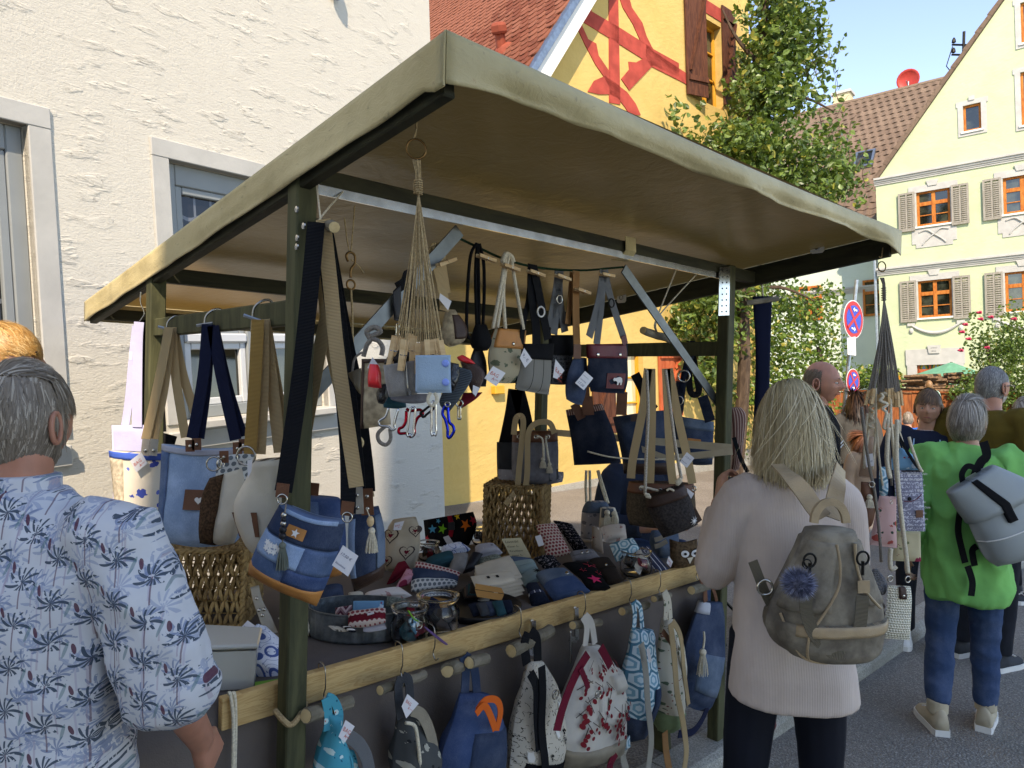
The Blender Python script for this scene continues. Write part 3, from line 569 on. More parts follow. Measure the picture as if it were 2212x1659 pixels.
# ================================================================ market stall
M_POST = wood('green stained timber', '#3c3d29', '#55553a', (10, 10, 1.6), .7); M_POSTD = wood('dark green beam', '#2c2c20', '#3e3d2b', (2, 2, 12), .7)
M_PINE = wood('planed pine', '#c3a067', '#d6b780', (2.2, 2.2, 26), .6, 1., .12); M_GALV = metal('galvanised strip', '#6f7475', .5)
def f_tarp(g):
    o = g.coord('Object'); n = g.noise(o, 2.2, 5., .6); cr = g.noise(g.vs(o, (3, 3, 14)), 4., 4., .65, 1.5)
    g.bump(g.noise(o, 5., 3.) * 1.5 + cr * .8 + g.noise(o, 38., 3.) * .12, .22, .012)
    g.set('Roughness', .3)
    c = g.mix(g.sm(n, .35, .7), lin('#5e451b'), lin('#4b3514')); c = g.mix(g.sm(cr, .62, .72) * .45, c, lin('#6f6142'))
    return g.mix(g.sm(g.noise(o, 9., 5., .7), .7, .78) * .6, c, lin('#8a5a2b'))
M_TARP = mat('khaki tarpaulin', f_tarp, .3, .6)
def f_skirt(g):
    o = g.coord('Object'); n = g.noise(o, 2.6, 5., .6); cr = g.noise(g.vs(o, (5, 5, 9)), 4., 5., .7, 2.)
    g.bump(g.noise(o, 9., 3.) * 1.5 + cr, .3, .008)
    c = g.mix(g.sm(n, .35, .7), lin('#cdbd8e'), lin('#ae9e70')); c = g.mix(g.sm(cr, .6, .7) * .5, c, lin('#7d7152'))
    c = g.mix(g.sm(g.noise(g.vs(o, (1, 1, .25)), 3.5, 4.), .58, .72) * .55, c, lin('#8a7c58')); return g.mix(g.sm(g.noise(o, 11., 5., .7), .69, .76) * .7, c, lin('#9a6a33'))
M_SKIRT = mat('weathered tarpaulin edge', f_skirt, .5, .45)
nt = M_TARP.node_tree; b_ = nt.nodes['Principled BSDF']; tr_ = nt.nodes.new('ShaderNodeBsdfTranslucent'); tr_.inputs[0].default_value = (.60, .36, .10, 1); mx_ = nt.nodes.new('ShaderNodeMixShader'); mx_.inputs[0].default_value = .12
nt.links.new(b_.outputs[0], mx_.inputs[1]); nt.links.new(tr_.outputs[0], mx_.inputs[2]); nt.links.new(mx_.outputs[0], nt.nodes['Material Output'].inputs[0])
st = thing('market_stall', 'timber market stall with a sloping khaki tarpaulin roof on green posts', 'market stall', S(1, .5, 0))
RB0, RB1, RA1 = -.617, 2.013, 2.25
def rz(b): return 2.27 - (b - RB0) * (2.27 - 1.944) / (RB1 - RB0)
PSZ = .027
for a, b in ((0, 0), (2, 0), (0, 1.125), (2, 1.125)):
    m_ = MB(); p = S(a, b, 0); h = rz(b) - .03
    m_.hexa([S(a + i * PSZ, b + k * PSZ, z) for z in (.05, h) for i, k in ((-1, -1), (1, -1), (1, 1), (-1, 1))])
    po = m_.build('post', M_POST, st, uv=False, bevel=.004)
    if (a, b) == (0, 0):
        for x, y in ((640, 452), (655, 488), (641, 514), (640, 533)): q = PA(x, y, -PSZ); MB().lathe(q + A * .002, [(.009, 0), (.008, .003), (.003, .005)], 10, -A).build('bolt', M_STEEL, po)
    if (a, b) == (2, 0):
        m2 = MB(); q = [PB(*c, -PSZ - .003) for c in ((1553, 578), (1576, 576), (1574, 681), (1551, 682))]; m2.poly(q, -B * .003); pl = m2.build('nail_plate', M_STEEL, po)
        for r in range(8):
            for c in range(2): u = q[0].lerp(q[3], .08 + r * .12); w2 = q[1].lerp(q[2], .08 + r * .12); MB().lathe(u.lerp(w2, .3 + .4 * c) - B * .003, [(.004, 0), (.003, .002)], 6, -B).build('nail', M_IRON, pl)
# canopy: sagging sheet with a skirt all round
m_ = MB(); na, nb = 40, 40
def top(a, b):
    u = a / RA1; v = (b - RB0) / (RB1 - RB0); sag = -.012 * sin(pi * u) * (1 - abs(sin(pi * 2.2 * v))) + .010 * mn.noise(V((a * 2.2, b * 2.2, 3)))
    e = min(u, 1 - u, v, 1 - v); return S(a, b, rz(b) + sag * min(1, e * 12))
m_.add([top(RA1 * i / na, RB0 + (RB1 - RB0) * k / nb) for i in range(na + 1) for k in range(nb + 1)], [(i * (nb + 1) + k, (i + 1) * (nb + 1) + k, (i + 1) * (nb + 1) + k + 1, i * (nb + 1) + k + 1) for i in range(na) for k in range(nb)])
cn = m_.build('canopy', M_TARP, st, smooth=True, uv=False)
def skirt(fn, n, name):                             # fn(t, s): t along, s 0 top .. 1 hem
    mm = MB(); ns = 9; P = [[fn(i / n, k / ns) for k in range(ns + 1)] for i in range(n + 1)]
    mm.add([p for r in P for p in r], [(i * (ns + 1) + k, (i + 1) * (ns + 1) + k, (i + 1) * (ns + 1) + k + 1, i * (ns + 1) + k + 1) for i in range(n) for k in range(ns)])
    o = mm.build(name, M_SKIRT, cn, smooth=True, uv=False); md = o.modifiers.new('s', 'SOLIDIFY'); md.thickness = .003; return o
def sk_left(t, s):
    b = RB0 + (RB1 - RB0) * t; e = min(1, min(t, 1 - t) * 25); wv = .004 * sin(b * 13 + s * 3) + .006 * mn.noise(V((b * 5, s * 3, 1))); hem = .088 + .006 * mn.noise(V((b * 3, 0, 7))) + (.012 if t < .02 else 0)
    return S(-.036 - wv * s * e, b, rz(b) + .002 - hem * s)
def sk_right(t, s):
    b = RB0 + (RB1 - RB0) * t; return S(RA1 + .004 + .006 * s * mn.noise(V((b * 5, s, 4))), b, rz(b) + .002 - (.085 + .01 * mn.noise(V((b * 3, 0, 2)))) * s)
def sk_front(t, s):
    a = -.036 + (RA1 + .04) * t; e = min(1, min(t, 1 - t) * 14); fold = mn.noise(V((a * 3.5, s * 1.3, 9)))
    out = .013 * sin(pi * min(1, s * 1.15)) * e + (.022 * fold + .008 * mn.noise(V((a * 11, s * 2, 5)))) * s * e; hem = .084 - .016 * e + .014 * mn.noise(V((a * 1.7, 0, 3))) + .02 * (1 - e) * (1 - s * .4)
    return S(a, RB0 - .004 * e - out, rz(RB0) + .002 - hem * s - .014 * sin(pi * t) * (1 - .3 * s))
def sk_back(t, s): a = -.036 + (RA1 + .04) * t; return S(a, RB1 + .004, rz(RB1) + .002 - .085 * s)
skirt(sk_left, 90, 'left_skirt'); skirt(sk_front, 90, 'front_skirt'); skirt(sk_right, 60, 'right_skirt'); skirt(sk_back, 30, 'rear_skirt')
for pts in ([sk_left(i / 40, .0) for i in range(41)], [sk_front(i / 40, .0) for i in range(41)], [sk_left(0, i / 6) - A * .003 for i in range(7)]): MB().tube(pts, .0022, 5).build('seam', M_SKIRT, cn)
# roof timbers: rafters at the sides, purlins along the front
for a in (-.006, RA1 - .03): MB().beam(S(a, RB0 + .03, rz(RB0 + .03) - .055), S(a, RB1 - .02, rz(RB1 - .02) - .055), .03, .085).build('rafter', M_POSTD, st, uv=False, bevel=.003)
for b, h, d in ((0, .05, .06), (1.125, .055, .06), (RB1 - .04, .05, .055)):
    MB().beam(S(.025 if b == 0 else .01, b, rz(b) - d), S(RA1 - .04, b, rz(b) - d), .045, h).build('purlin', M_POSTD, st, uv=False, bevel=.003)
for dz, w_ in ((-.088, .024),): MB().beam(S(.03, -.02, rz(0) + dz), S(1.97, -.02, rz(0) + dz), .006, w_).build('steel_angle', M_STEEL, st, uv=False)
m_ = MB(); q = S(1.27, 0, rz(0)); m_.ribbon([q + V((0, 0, -.02)) - B * .03, q + V((0, 0, -.07)) - B * .034, q + V((0, 0, -.1)) - B * .01, q + V((0, 0, -.1)) + B * .03], .06, .003, [-B, -B, -Zv, -Zv]); m_.build('strap_tab', M_SKIRT, st, uv=False)
for a in (0, 2): MB().beam(S(a, .0, 1.8), S(a, 1.125, 1.8), .03, .064).build('side_rail', M_POST, st, uv=False, bevel=.004)
# diagonal braces, flat steel
def brace(x0, y0, x1, y1, b): MB().ribbon([PB(x0, y0, b), PB(x1, y1, b)], .04, .006, B).build('brace', M_GALV, st, uv=False)
brace(992, 498, 648, 880, .036); brace(1347, 580, 1552, 872, .036)
for x, y in ((1766, 533), (1343, 643)):             # tarp eyelet tabs at the right rafter
    q = PA(x, y, RA1 - .05); m_ = MB(); m_.poly([q + B * i * .03 + Zv * k * .028 for i, k in ((-1, -.7), (-.7, -1), (.7, -1), (1, -.7), (1, .9), (.8, 1), (-.8, 1), (-1, .9))], -A * .003); tb = m_.build('eyelet_tab', M_WHITE, st); MB().tube([q - A * .005 + (B * cos(t) + Zv * sin(t)) * .011 for t in [2 * pi * i / 12 for i in range(12)]], .003, 6, True).build('eyelet', M_STEEL, tb)
# front board and table
bt0, bt1 = PB(480, 1510.5, .05), PB(1538, 1208, .05); bd = (bt1 - bt0).normalized(); hh = .078
def f_pine(g):
    o = g.coord('Object'); x, y, z = g.sep(o); t = x * A.x + y * A.y; n = g.noise(g.comb(t * 1.6, z * 16., 0.), 2.2, 4., .55, 1.6); r = g.fr(n * 7. + z * 14.)
    kn = g.vor(g.comb(t * 1.9, z * 6., 0.), 1., 'Distance'); g.bump(n, .1, .002)
    c = g.mix(g.sm(r, .2, .95) * .55, lin('#cdab74'), lin('#a97f48')); return g.mix(g.sm(kn, .1, .06), c, lin('#6e4a28'))
M_BOARD = mat('pine board', f_pine, .6, .3)
MB().hexa([bt0 - Zv * hh, bt1 - Zv * hh, bt1 - Zv * hh + B * .024, bt0 - Zv * hh + B * .024, bt0, bt1, bt1 + B * .024, bt0 + B * .024]).build('front_board', M_BOARD, st, uv=False, bevel=.002)
TZ = .835
M_CLOTH = cloth('charcoal table cloth', '#6a615b', .12, 4., 300.)
m_ = MB(); g_ = []
for i in range(31):
    a = -.55 + 2.53 * i / 30; col = [S(a, 1.02, TZ - .25), S(a, 1.0, TZ)] + [S(a, 1.0 - .92 * k / 6, TZ) for k in range(1, 6)] + [S(a, .08, TZ)]
    hemz = .43 + .07 * sin(a * 6 + 1) + .05 * mn.noise(V((a * 3, 2, 0)))
    for k in range(1, 9): t = k / 8; col.append(S(a, .05 + (.045 * sin(a * 11 + 2) + .03 * mn.noise(V((a * 5, t, 0)))) * t + .02, TZ - .03 - (TZ - .03 - hemz) * t))
    g_.append(col)
n = len(g_[0]); m_.add([p for c in g_ for p in c], [(i * n + k, i * n + k + 1, (i + 1) * n + k + 1, (i + 1) * n + k) for i in range(30) for k in range(n - 1)])
tc = m_.build('table_cloth', M_CLOTH, None, smooth=True, uv=False); tag(tc, 'charcoal grey cloth draped over the sales table under the pine board', 'tablecloth'); md = tc.modifiers.new('s', 'SOLIDIFY'); md.thickness = .003; md.offset = -1
tb_ = thing('sales_table', 'trestle table of dark boards under the charcoal cloth', 'table', S(.9, .5, .08))
MB().hexa([S(a, b, z) for z in (TZ - .03, TZ - .005) for a, b in ((-.5, .09), (1.95, .09), (1.95, .98), (-.5, .98))]).build('table_top', M_POSTD, tb_, uv=False)
for a in (-.32, 1.75):
    for b in (.16, .9): MB().beam(S(a, b - .06 if b < .5 else b + .06, .06), S(a, b, TZ - .03), .05, .05, A).build('leg', M_POST, tb_, uv=False)
    MB().beam(S(a, .12, TZ - .09), S(a, .95, TZ - .09), .05, .07).build('cross_bar', M_POST, tb_, uv=False)
# things stored below the table at its open end
for i, (a, b, sx, sy, h, m) in enumerate(((-.12, .55, .34, .5, .34, '#24221f'), (-.55, .8, .3, .3, .42, '#7b7d7c'))):
    o = MB().hexa([S(a + x * sx * (1 if z < 1 else 1.04), b + y * sy, .08 + z * h) for z in (0, 1) for x, y in ((-.5, -.5), (.5, -.5), (.5, .5), (-.5, .5))]).build('storage_box', mat('storage box %d' % i, vary(m, .1), .6), None, uv=False, bevel=.012); tag(o, ('black', 'grey')[i] + ' plastic storage box on the pavement under the sales table', 'box')
# ================================================================ cloth goods: a bag is a soft pillow lofted between two traced sides
class Cv:                                           # crop pixels -> photograph working pixels
    def __init__(s, ox, oy, k): s.ox = ox * .54; s.oy = oy * .54; s.k = .54 / k
    def __call__(s, p): return s.ox + p[0] * s.k, s.oy + p[1] * s.k
K0 = lambda p: p
K4, K5, K6, K7 = Cv(1000, 1900, 2.212), Cv(1900, 1900, 2.212), Cv(900, 2322, 2.212), Cv(1900, 2322, 2.212)
KB, KC, KL, KM = Cv(1300, 1300, 2.212), Cv(1800, 900, 2.011), Cv(400, 1100, 2.074), Cv(0, 1000, 1.58)
KT, KU, K1 = Cv(2400, 1050, 2.552), Cv(2350, 1500, 2.3705), Cv(1000, 700, 2.212)
KR, KQ, KG = Cv(3396, 1900, 3.16), Cv(3300, 1400, 2.765), Cv(0, 2022, 1.58)
def pY(Y): return (V((0, Y, 0)), V((0, -1, 0)))
def pB(b): return (S(0, b, 0), -B)
def pA(a): return (S(a, 0, 0), -A)
def pT(x, y, z, tilt, yaw=0.):                      # leaning plane through the point seen at x,y at height z
    return (PZ(x, y, z), V((sin(yaw) * sin(tilt), -cos(yaw) * sin(tilt), cos(tilt))))
def at(pl, p): return hit(p[0], p[1], pl[0], pl[1])
class Bag:
    def __init__(s, cv, L, R, pl, T=.05, topf=.35, nu=14, nv=16, wr=.004, sag=0., seed=None, botf=1., dome=.55):
        s.pl = pl; s.n = pl[1].normalized(); s.T = T; s.nu = nu; s.nv = nv; s.topf = topf; s.wr = wr; s.sag = sag; s.botf = botf; s.dome = dome; s.sd = rnd.uniform(0, 90) if seed is None else seed
        s.L = s.res([at(pl, cv(p)) for p in L]); s.R = s.res([at(pl, cv(p)) for p in R])
        s.w = sum((a - b).length for a, b in zip(s.L, s.R)) / len(s.L); s.h = sum((s.L[i + 1] - s.L[i]).length for i in range(len(s.L) - 1)); s.h = max(s.h, .01)
        s.ux = (s.R[0] - s.L[0]).normalized(); s.uy = (s.L[0] + s.R[0] - s.L[-1] - s.R[-1]).normalized()
    def res(s, P):
        n = 24; Q = spl(P, 12); d = [0]
        for i in range(1, len(Q)): d.append(d[-1] + (Q[i] - Q[i - 1]).length)
        o = []; k = 0
        for i in range(n + 1):
            t = d[-1] * i / n
            while k < len(Q) - 2 and d[k + 1] < t: k += 1
            o.append(Q[k].lerp(Q[k + 1], min(1, max(0, (t - d[k]) / max(1e-9, d[k + 1] - d[k])))))
        return o
    def base(s, u, v):
        f = min(max(v, 0), 1) * 24; i = min(int(f), 23); t = f - i; l = s.L[i].lerp(s.L[i + 1], t); r = s.R[i].lerp(s.R[i + 1], t)
        p = l.lerp(r, u); return p - s.uy * s.sag * s.w * sin(pi * u) * (1 - v) + (-s.uy) * s.w * .05 * s.botf * sin(pi * min(1, max(0, u))) * max(0, v - .6) * 2.5
    def th(s, u, v):
        e = max(0, 1 - abs(2 * u - 1) ** 3) ** s.dome; b = max(0, 1 - max(0, (v - .72) / .28) ** 2) ** .5
        return s.T / 2 * e * (s.topf + (1 - s.topf) * min(1, v * 1.6)) * b
    def pt(s, u, v, side=1, off=0.):
        p = s.base(u, v); t = s.th(u, v); q = V((u * s.w * 13, v * s.h * 13, s.sd)); e = min(1, min(u, 1 - u, 1 - v) * 7 + .05)
        k = (mn.noise(q) + .6 * mn.noise(q * 2.3)) * s.wr * e
        return p + s.n * side * (t + off) + s.n * k
    def part(s, name, m, parent, u0=0., u1=1., v0=0., v1=1., off=0., nu=None, nv=None):
        nu = nu or max(3, int(s.nu * (u1 - u0) + .5)); nv = nv or max(3, int(s.nv * (v1 - v0) + .5)); vs = []; uv = []; fs = []
        for sd_ in (1, -1):
            for k in range(nv + 1):
                for i in range(nu + 1):
                    u = u0 + (u1 - u0) * i / nu; v = v0 + (v1 - v0) * k / nv; vs.append(s.pt(u, v, sd_, off)); uv.append((u * s.w, -v * s.h))
        N = (nu + 1) * (nv + 1); ix = lambda sd_, k, i: sd_ * N + k * (nu + 1) + i
        for k in range(nv):
            for i in range(nu): fs += [(ix(0, k, i), ix(0, k + 1, i), ix(0, k + 1, i + 1), ix(0, k, i + 1)), (ix(1, k, i), ix(1, k, i + 1), ix(1, k + 1, i + 1), ix(1, k + 1, i))]
        for k in range(nv): fs += [(ix(0, k, 0), ix(1, k, 0), ix(1, k + 1, 0), ix(0, k + 1, 0)), (ix(0, k, nu), ix(0, k + 1, nu), ix(1, k + 1, nu), ix(1, k, nu))]
        for i in range(nu): fs += [(ix(0, 0, i), ix(0, 0, i + 1), ix(1, 0, i + 1), ix(1, 0, i)), (ix(0, nv, i), ix(1, nv, i), ix(1, nv, i + 1), ix(0, nv, i + 1))]
        return mk(name, vs, fs, m, parent, uv, True)
    def front(s, x, y):                             # metres from the top-left corner, x right, y down
        return s.pt(x / s.w, y / s.h, 1)
    def decal(s, name, m, parent, u, v, poly, off=.0015, th=.001):
        n = len(poly); P = [s.pt(min(1.2, max(-.2, u + x / s.w)), v - y / s.h, 1, off) for x, y in poly]
        return MB().add(P + [p + s.n * th for p in P], [tuple(range(n, 2 * n))] + [(i, (i + 1) % n, n + (i + 1) % n, n + i) for i in range(n)]).build(name, m, parent)
    def prints(s, name, m, parent, items, off=.0012):   # many small flat prints as one part
        mb = MB()
        for u, v, poly in items:
            P = [s.pt(u + x / s.w, v - y / s.h, 1, off) for x, y in poly]; mb.add(P, [tuple(range(len(P)))])
        o = mb.build(name, m, parent); o['kind'] = 'stuff' if len(items) > 1 else ''; 
        if not o['kind']: del o['kind']
        return o
def star(r, k=.42, n=5, a=.0): return [((r if i % 2 == 0 else r * k) * sin(a + pi * i / n), (r if i % 2 == 0 else r * k) * cos(a + pi * i / n)) for i in range(2 * n)]
def disc(r, n=12, e=1.): return [(r * cos(2 * pi * i / n), e * r * sin(2 * pi * i / n)) for i in range(n)]
def heart(r): return [(r * .062 * 16 * sin(t) ** 3, r * .062 * (13 * cos(t) - 5 * cos(2 * t) - 2 * cos(3 * t) - cos(4 * t))) for t in [2 * pi * i / 20 for i in range(20)]]
def rect(w_, h): return [(-w_ / 2, -h / 2), (w_ / 2, -h / 2), (w_ / 2, h / 2), (-w_ / 2, h / 2)]
def turn(P, a, dx=0, dy=0): return [(x * cos(a) - y * sin(a) + dx, x * sin(a) + y * cos(a) + dy) for x, y in P]
def leafp(l, w_): return [(w_ * sin(pi * t) * (1 if i < 6 else -1), l * (t if i < 6 else t) - l / 2) for i, t in list(enumerate([k / 6 for k in range(6)])) + list(enumerate([1 - k / 6 for k in range(6)], 6))]
# ---- materials of the goods
BLK = webbing('black webbing', '#15161a'); BEI = webbing('beige webbing', '#c7ab7f'); NVY = webbing('navy webbing', '#151d3a'); GRW = webbing('grey webbing', '#77797a'); TANW = webbing('tan webbing', '#a87a4e'); REDW = webbing('crimson webbing', '#7d1c33'); CRW = webbing('pale grey webbing', '#b9b5a8'); LILW = cloth('lilac canvas', '#b9b8d6', .08)
DEN1 = denim('mid blue denim', '#4a6080'); DEN2 = denim('dark blue denim', '#2b3950', .2); DEN3 = denim('pale washed denim', '#7f97b3', .5); DEN4 = denim('black blue denim', '#141c2c', .1); DEN5 = denim('slate denim', '#4c5c6e', .3); DENB = denim('clear blue denim', '#34496e', .25)
CAN = cloth('cream canvas', '#d5cbb6', .1); LIN = cloth('grey linen', '#8a8681', .15, 30.); FELT = cloth('grey felt', '#77767a', .15, 40., 200.); FEL2 = cloth('brown woven felt', '#574b3c', .3, 120., 150.); FEL3 = cloth('charcoal woven felt', '#3b3634', .35, 120., 150.); BLKC = cloth('black cotton', '#141416', .2); DGC = cloth('dark grey fabric', '#3d3f42', .2); MAR = cloth('maroon fabric', '#6d1a26', .15); TEA = cloth('teal fabric', '#274b52', .2); TWD = cloth('grey green tweed', '#6f7468', .5, 160.); SHER = cloth('beige fleece', '#a39378', .3, 60., 90.); LBL = cloth('light blue felt', '#93a9ba', .08); GGC = cloth('sage felt', '#8b9c98', .1); BRNW = cloth('brown woven straw', '#453222', .5, 150., 120.)
BRL = leather('brown leather', '#6a432d'); TNL = leather('tan leather', '#b5793f'); DBL = leather('dark brown leather', '#3e2a20'); GRL = leather('grey leather', '#9c9486'); OXL = leather('oxblood leather', '#5c1820'); TAU = leather('taupe leatherette', '#8f8573'); BKL = leather('black leather', '#17161a')
M_CORD = cloth('cream cord', '#cfc4ac', .15, 200.); M_JUTE = cloth('jute twine', '#a48d68', .25, 200.); M_GCORD = cloth('grey cord', '#7d766d', .2, 200.); M_PEG = wood('peg wood', '#c5a173', '#d9bb8e', (3, 3, 20)); M_CARD = mat('white card', '#d9d7d8', .8, .2); M_KRAFT = mat('kraft card', vary('#ab7c45', .1, 8.), .8); M_NICK = metal('nickel', '#b9b4a8', .2); M_INK = mat('blue ink', '#3a3f66', .8); M_RINK = mat('red print', '#c04a33', .8); M_BKI = mat('black ink', '#1c1a18', .8)
M_WP = mat('white print', '#dcd9d2', .8); M_HOOK = metal('hook wire', '#a9a49a', .25); M_BIRCH = wood('stick bark', '#5d5647', '#8a8170', (3, 3, 6), .85); M_STEND = wood('cut stick end', '#b89d6e', '#cdb688', (9, 9, 9))
def pat(name, fn, rough=.9):
    def f(g):
        g.bump(g.noise(g.coord('Object'), 30., 3.), .3, .004); u, v, _ = g.sep(g.uv()); return fn(g, u, v)
    return mat(name, f, rough, .15)
def stag(g, u, v, s, e=1.): r = g.fl(v * s * e); uu = g.fr(u * s + r * .5) - .5; vv = (g.fr(v * s * e) - .5) / e; return g.hyp(uu, vv), uu, vv
def p_dots(name, bgc, fg, s, r=.36): return pat(name, lambda g, u, v: g.mix(stag(g, u, v, s)[0] < r, lin(bgc), lin(fg)))
def p_flor(name, bgc, c1, c2, s=14., leaf=None):
    def f(g, u, v):
        o = g.comb(u, v); d = g.vor(o, s, 'Distance', rnds=.85) + g.noise(o, s * 5, 2.) * .22; d2 = g.vor(g.va(o, g.comb(.31, .17)), s * 1.6, 'Distance') + g.noise(o, s * 8, 2.) * .2
        c = g.mix(d2 < .27, lin(bgc), lin(leaf or c2)); c = g.mix(d < .42, c, lin(c1)); return g.mix(d < .24, c, lin(c2))
    return pat(name, f)
def p_hexl(name, a, b, c, s=16.):
    def f(g, u, v):
        _, x, y = stag(g, u, v, s, 1.15); x = g.ab(x); y = g.ab(y); d = g.mx(x, x * .5 + y * .87); return g.mix(d > .43, g.mix((d > .3) + (d < .17), lin(b), lin(a)), lin(c))
    return pat(name, f)
def p_strp(name, a, b, s, w_=.3, vert=True): return pat(name, lambda g, u, v: g.mix(g.fr((u if vert else v) * s) < w_, lin(a), lin(b)))
def p_zig(name, cs, s=38.):
    def f(g, u, v): t = g.fr(v * s + g.ab(g.fr(u * s * .8) - .5) * 1.6); c = g.mix(t < .34, lin(cs[0]), lin(cs[1])); return g.mix(t > .67, c, lin(cs[2]))
    return pat(name, f)
def p_ring(name, a, b, s):
    def f(g, u, v): d = g.vor(g.comb(u, v), s, 'Distance'); return g.mix(((g.m('SINE', d * 24.) > .25) * (d < .55)) + (g.noise(g.comb(u, v), s * 6., 2.) > .66), lin(a), lin(b))
    return pat(name, f)
def p_scrib(name, a, b, s=60., th=.03):
    def f(g, u, v): n = g.noise(g.comb(u * 1.3, v), s, 3.); return g.mix((g.ab(n - .5) < th) * (g.fr(v * s * 1.1) > .3), lin(a), lin(b))
    return pat(name, f)
HEXG = p_dots('grey dot print', '#cfd0cc', '#6b7276', 55.); HEXR = p_dots('red dot print', '#cdb9ae', '#8c3f43', 70., .38); BLUF = p_flor('blue rose linen', '#cfc6b4', '#3a4a97', '#5a6cb8', 15.); WBL = p_ring('white blue print', '#d6d9e4', '#4a5f97', 22.); PNKF = p_flor('pink rose print', '#d9d0c9', '#b98f88', '#9c6a66', 28., '#c9b8b0'); BHEX = p_hexl('blue hexagon print', '#cfe2e8', '#7fb0c4', '#4c8298', 18.); OLIV = p_flor('olive branch print', '#c5bda9', '#5d6b55', '#7d3f3a', 42.); TURQ = p_flor('turquoise confetti print', '#3a97a8', '#b9d3cf', '#c9614c', 38., '#1f5f77'); CAMO = p_flor('grey palm leaf print', '#4a4c4b', '#a8a596', '#2c2e2e', 28.); REDH = p_flor('red heart print', '#a89684', '#7a1f28', '#d8cdbd', 20.); HEAR = cloth('natural linen', '#b7a78e', .1); ZIGZ = p_zig('zigzag knit', ('#5b2f38', '#c4a9a2', '#8c6a6a')); STRP = p_strp('black stripe print', '#1d1d22', '#d6d2ca', 60., .4, False); DASH = p_strp('dash print', '#3a3f55', '#d7d8dc', 50., .14); PLD = p_strp('plaid cotton', '#6d4a42', '#b9a294', 90., .3); PKC = p_ring('pink circle print', '#c98f9c', '#8e2f45', 12.); SCRI = p_scrib('grey script print', '#7d7c8c', '#cfcfd8'); FLRP = p_flor('pale pink flower print', '#c9a39c', '#a84f47', '#dcc9c0', 19., '#33473a'); FLRC = p_flor('cream orchid print', '#b9ad8b', '#8c2f45', '#b55a6c', 17., '#6d7350'); LBLP = p_flor('light blue reindeer print', '#6f9fbd', '#c9d7de', '#a33a3f', 26.); CATP = p_scrib('cat sketch print', '#c6beae', '#3a332e', 38., .012); LEAF = p_flor('linen leaf print', '#a89d83', '#5d6450', '#787a62', 28.); WEB = p_scrib('black web print', '#17171b', '#8a868c', 50., .02); SCR2 = p_scrib('grey dog print', '#4b4b4c', '#2a2a2b', 60., .05); LAVC = p_flor('grey floral cotton', '#a5a2a6', '#6f6f78', '#c9c6c6', 30.)
# ---- fittings
def strap(parent, cv, pts, pl, w_, m, name='strap', th=.0025, off=0., n=7, smooth=True):
    P = [at(pl, cv(p)) + pl[1].normalized() * off for p in pts]; return MB().ribbon(spl(P, n) if smooth else P, w_, th, pl[1].normalized()).build(name, m, parent)
def cord(parent, cv, pts, pl, r, m, name='cord', off=0., n=6):
    P = [at(pl, cv(p)) + pl[1].normalized() * off for p in pts]; return MB().tube(spl(P, n), r, 6).build(name, m, parent, smooth=True)
def ring(parent, c, r, nrm, m=None, w_=.0018, name='ring'):
    nrm = V(nrm).normalized(); u = nrm.orthogonal().normalized(); v = nrm.cross(u)
    return MB().tube([V(c) + (u * cos(2 * pi * i / 18) + v * sin(2 * pi * i / 18)) * r for i in range(18)], w_, 6, True).build(name, m or M_NICK, parent, smooth=True)
def rivet(parent, p, n, r=.004): return MB().lathe(p, [(r, 0), (r * .9, .001), (r * .4, .002)], 10, n).build('rivet', M_NICK, parent, smooth=True)
def pcard(parent, cv, quad, pl, lines=(), logo=False, off=.012, m=None, ink=None, size=None, name='price_tag', th=.0006):
    q = [at(pl, cv(p)) + pl[1].normalized() * off for p in quad]; n = pl[1].normalized()
    o = MB().poly(q, n * th).build(name, m or M_CARD, parent); ux = (q[1] - q[0]).normalized(); uy = (q[0] - q[3]).normalized(); w_ = (q[1] - q[0]).length; h = (q[0] - q[3]).length
    if ux.cross(uy).dot(n) < 0: n_off = -(th + .0006)
    else: n_off = th + .0006
    if logo:
        for s_, x, y, k in (('BAG', .1, .42, .36), ('A', .42, .14, .3), ('atelier', .6, .22, .13)): text(s_, h * k, M_RINK, o, q[3] + ux * w_ * x + uy * h * y, ux, uy, ext=n_off)
    for i, l in enumerate(lines):
        sz = size or min(h / (len(lines) + .6) * .9, w_ * 1.55 / max(4, len(l))); text(l, sz, ink or M_INK, o, q[3] + ux * w_ * .08 + uy * (h * (.94 - (i + .75) / (len(lines) + .3))), ux, uy, ext=n_off, shear=.25)
    return o
def hook(parent, p, drop=.09, side=None, r=.018, th=.002, name='hook'):       # S-hook over a board edge, hanging to p - drop
    p = V(p); d = side or -B; P = [p + d * (-.03) - Zv * .02, p + d * (-.03) + Zv * .006, p + d * (-.015) + Zv * .014, p + d * .004 + Zv * .004, p + d * .008 - Zv * drop * .5, p + d * .0 - Zv * drop * .78, p + d * .012 - Zv * drop, p + d * .026 - Zv * drop * .9]
    return MB().tube(spl(P, 6), th, 6).build(name, M_HOOK, parent, smooth=True)
def tassel(parent, p, L, m, r=.011, name='tassel'):
    p = V(p); mb = MB(); mb.ball(p - Zv * r, r * .8, 6)
    for i in range(22): a = 2.4 * i; k = r * sqrt(i / 22); mb.tube([p - Zv * r * 1.5 + V((cos(a), sin(a), 0)) * k * .5, p - Zv * L * .6 + V((cos(a), sin(a), 0)) * k * 1.1, p - Zv * L + V((cos(a), sin(a), 0)) * k * 1.4], .0018, 4)
    return mb.build(name, m, parent)
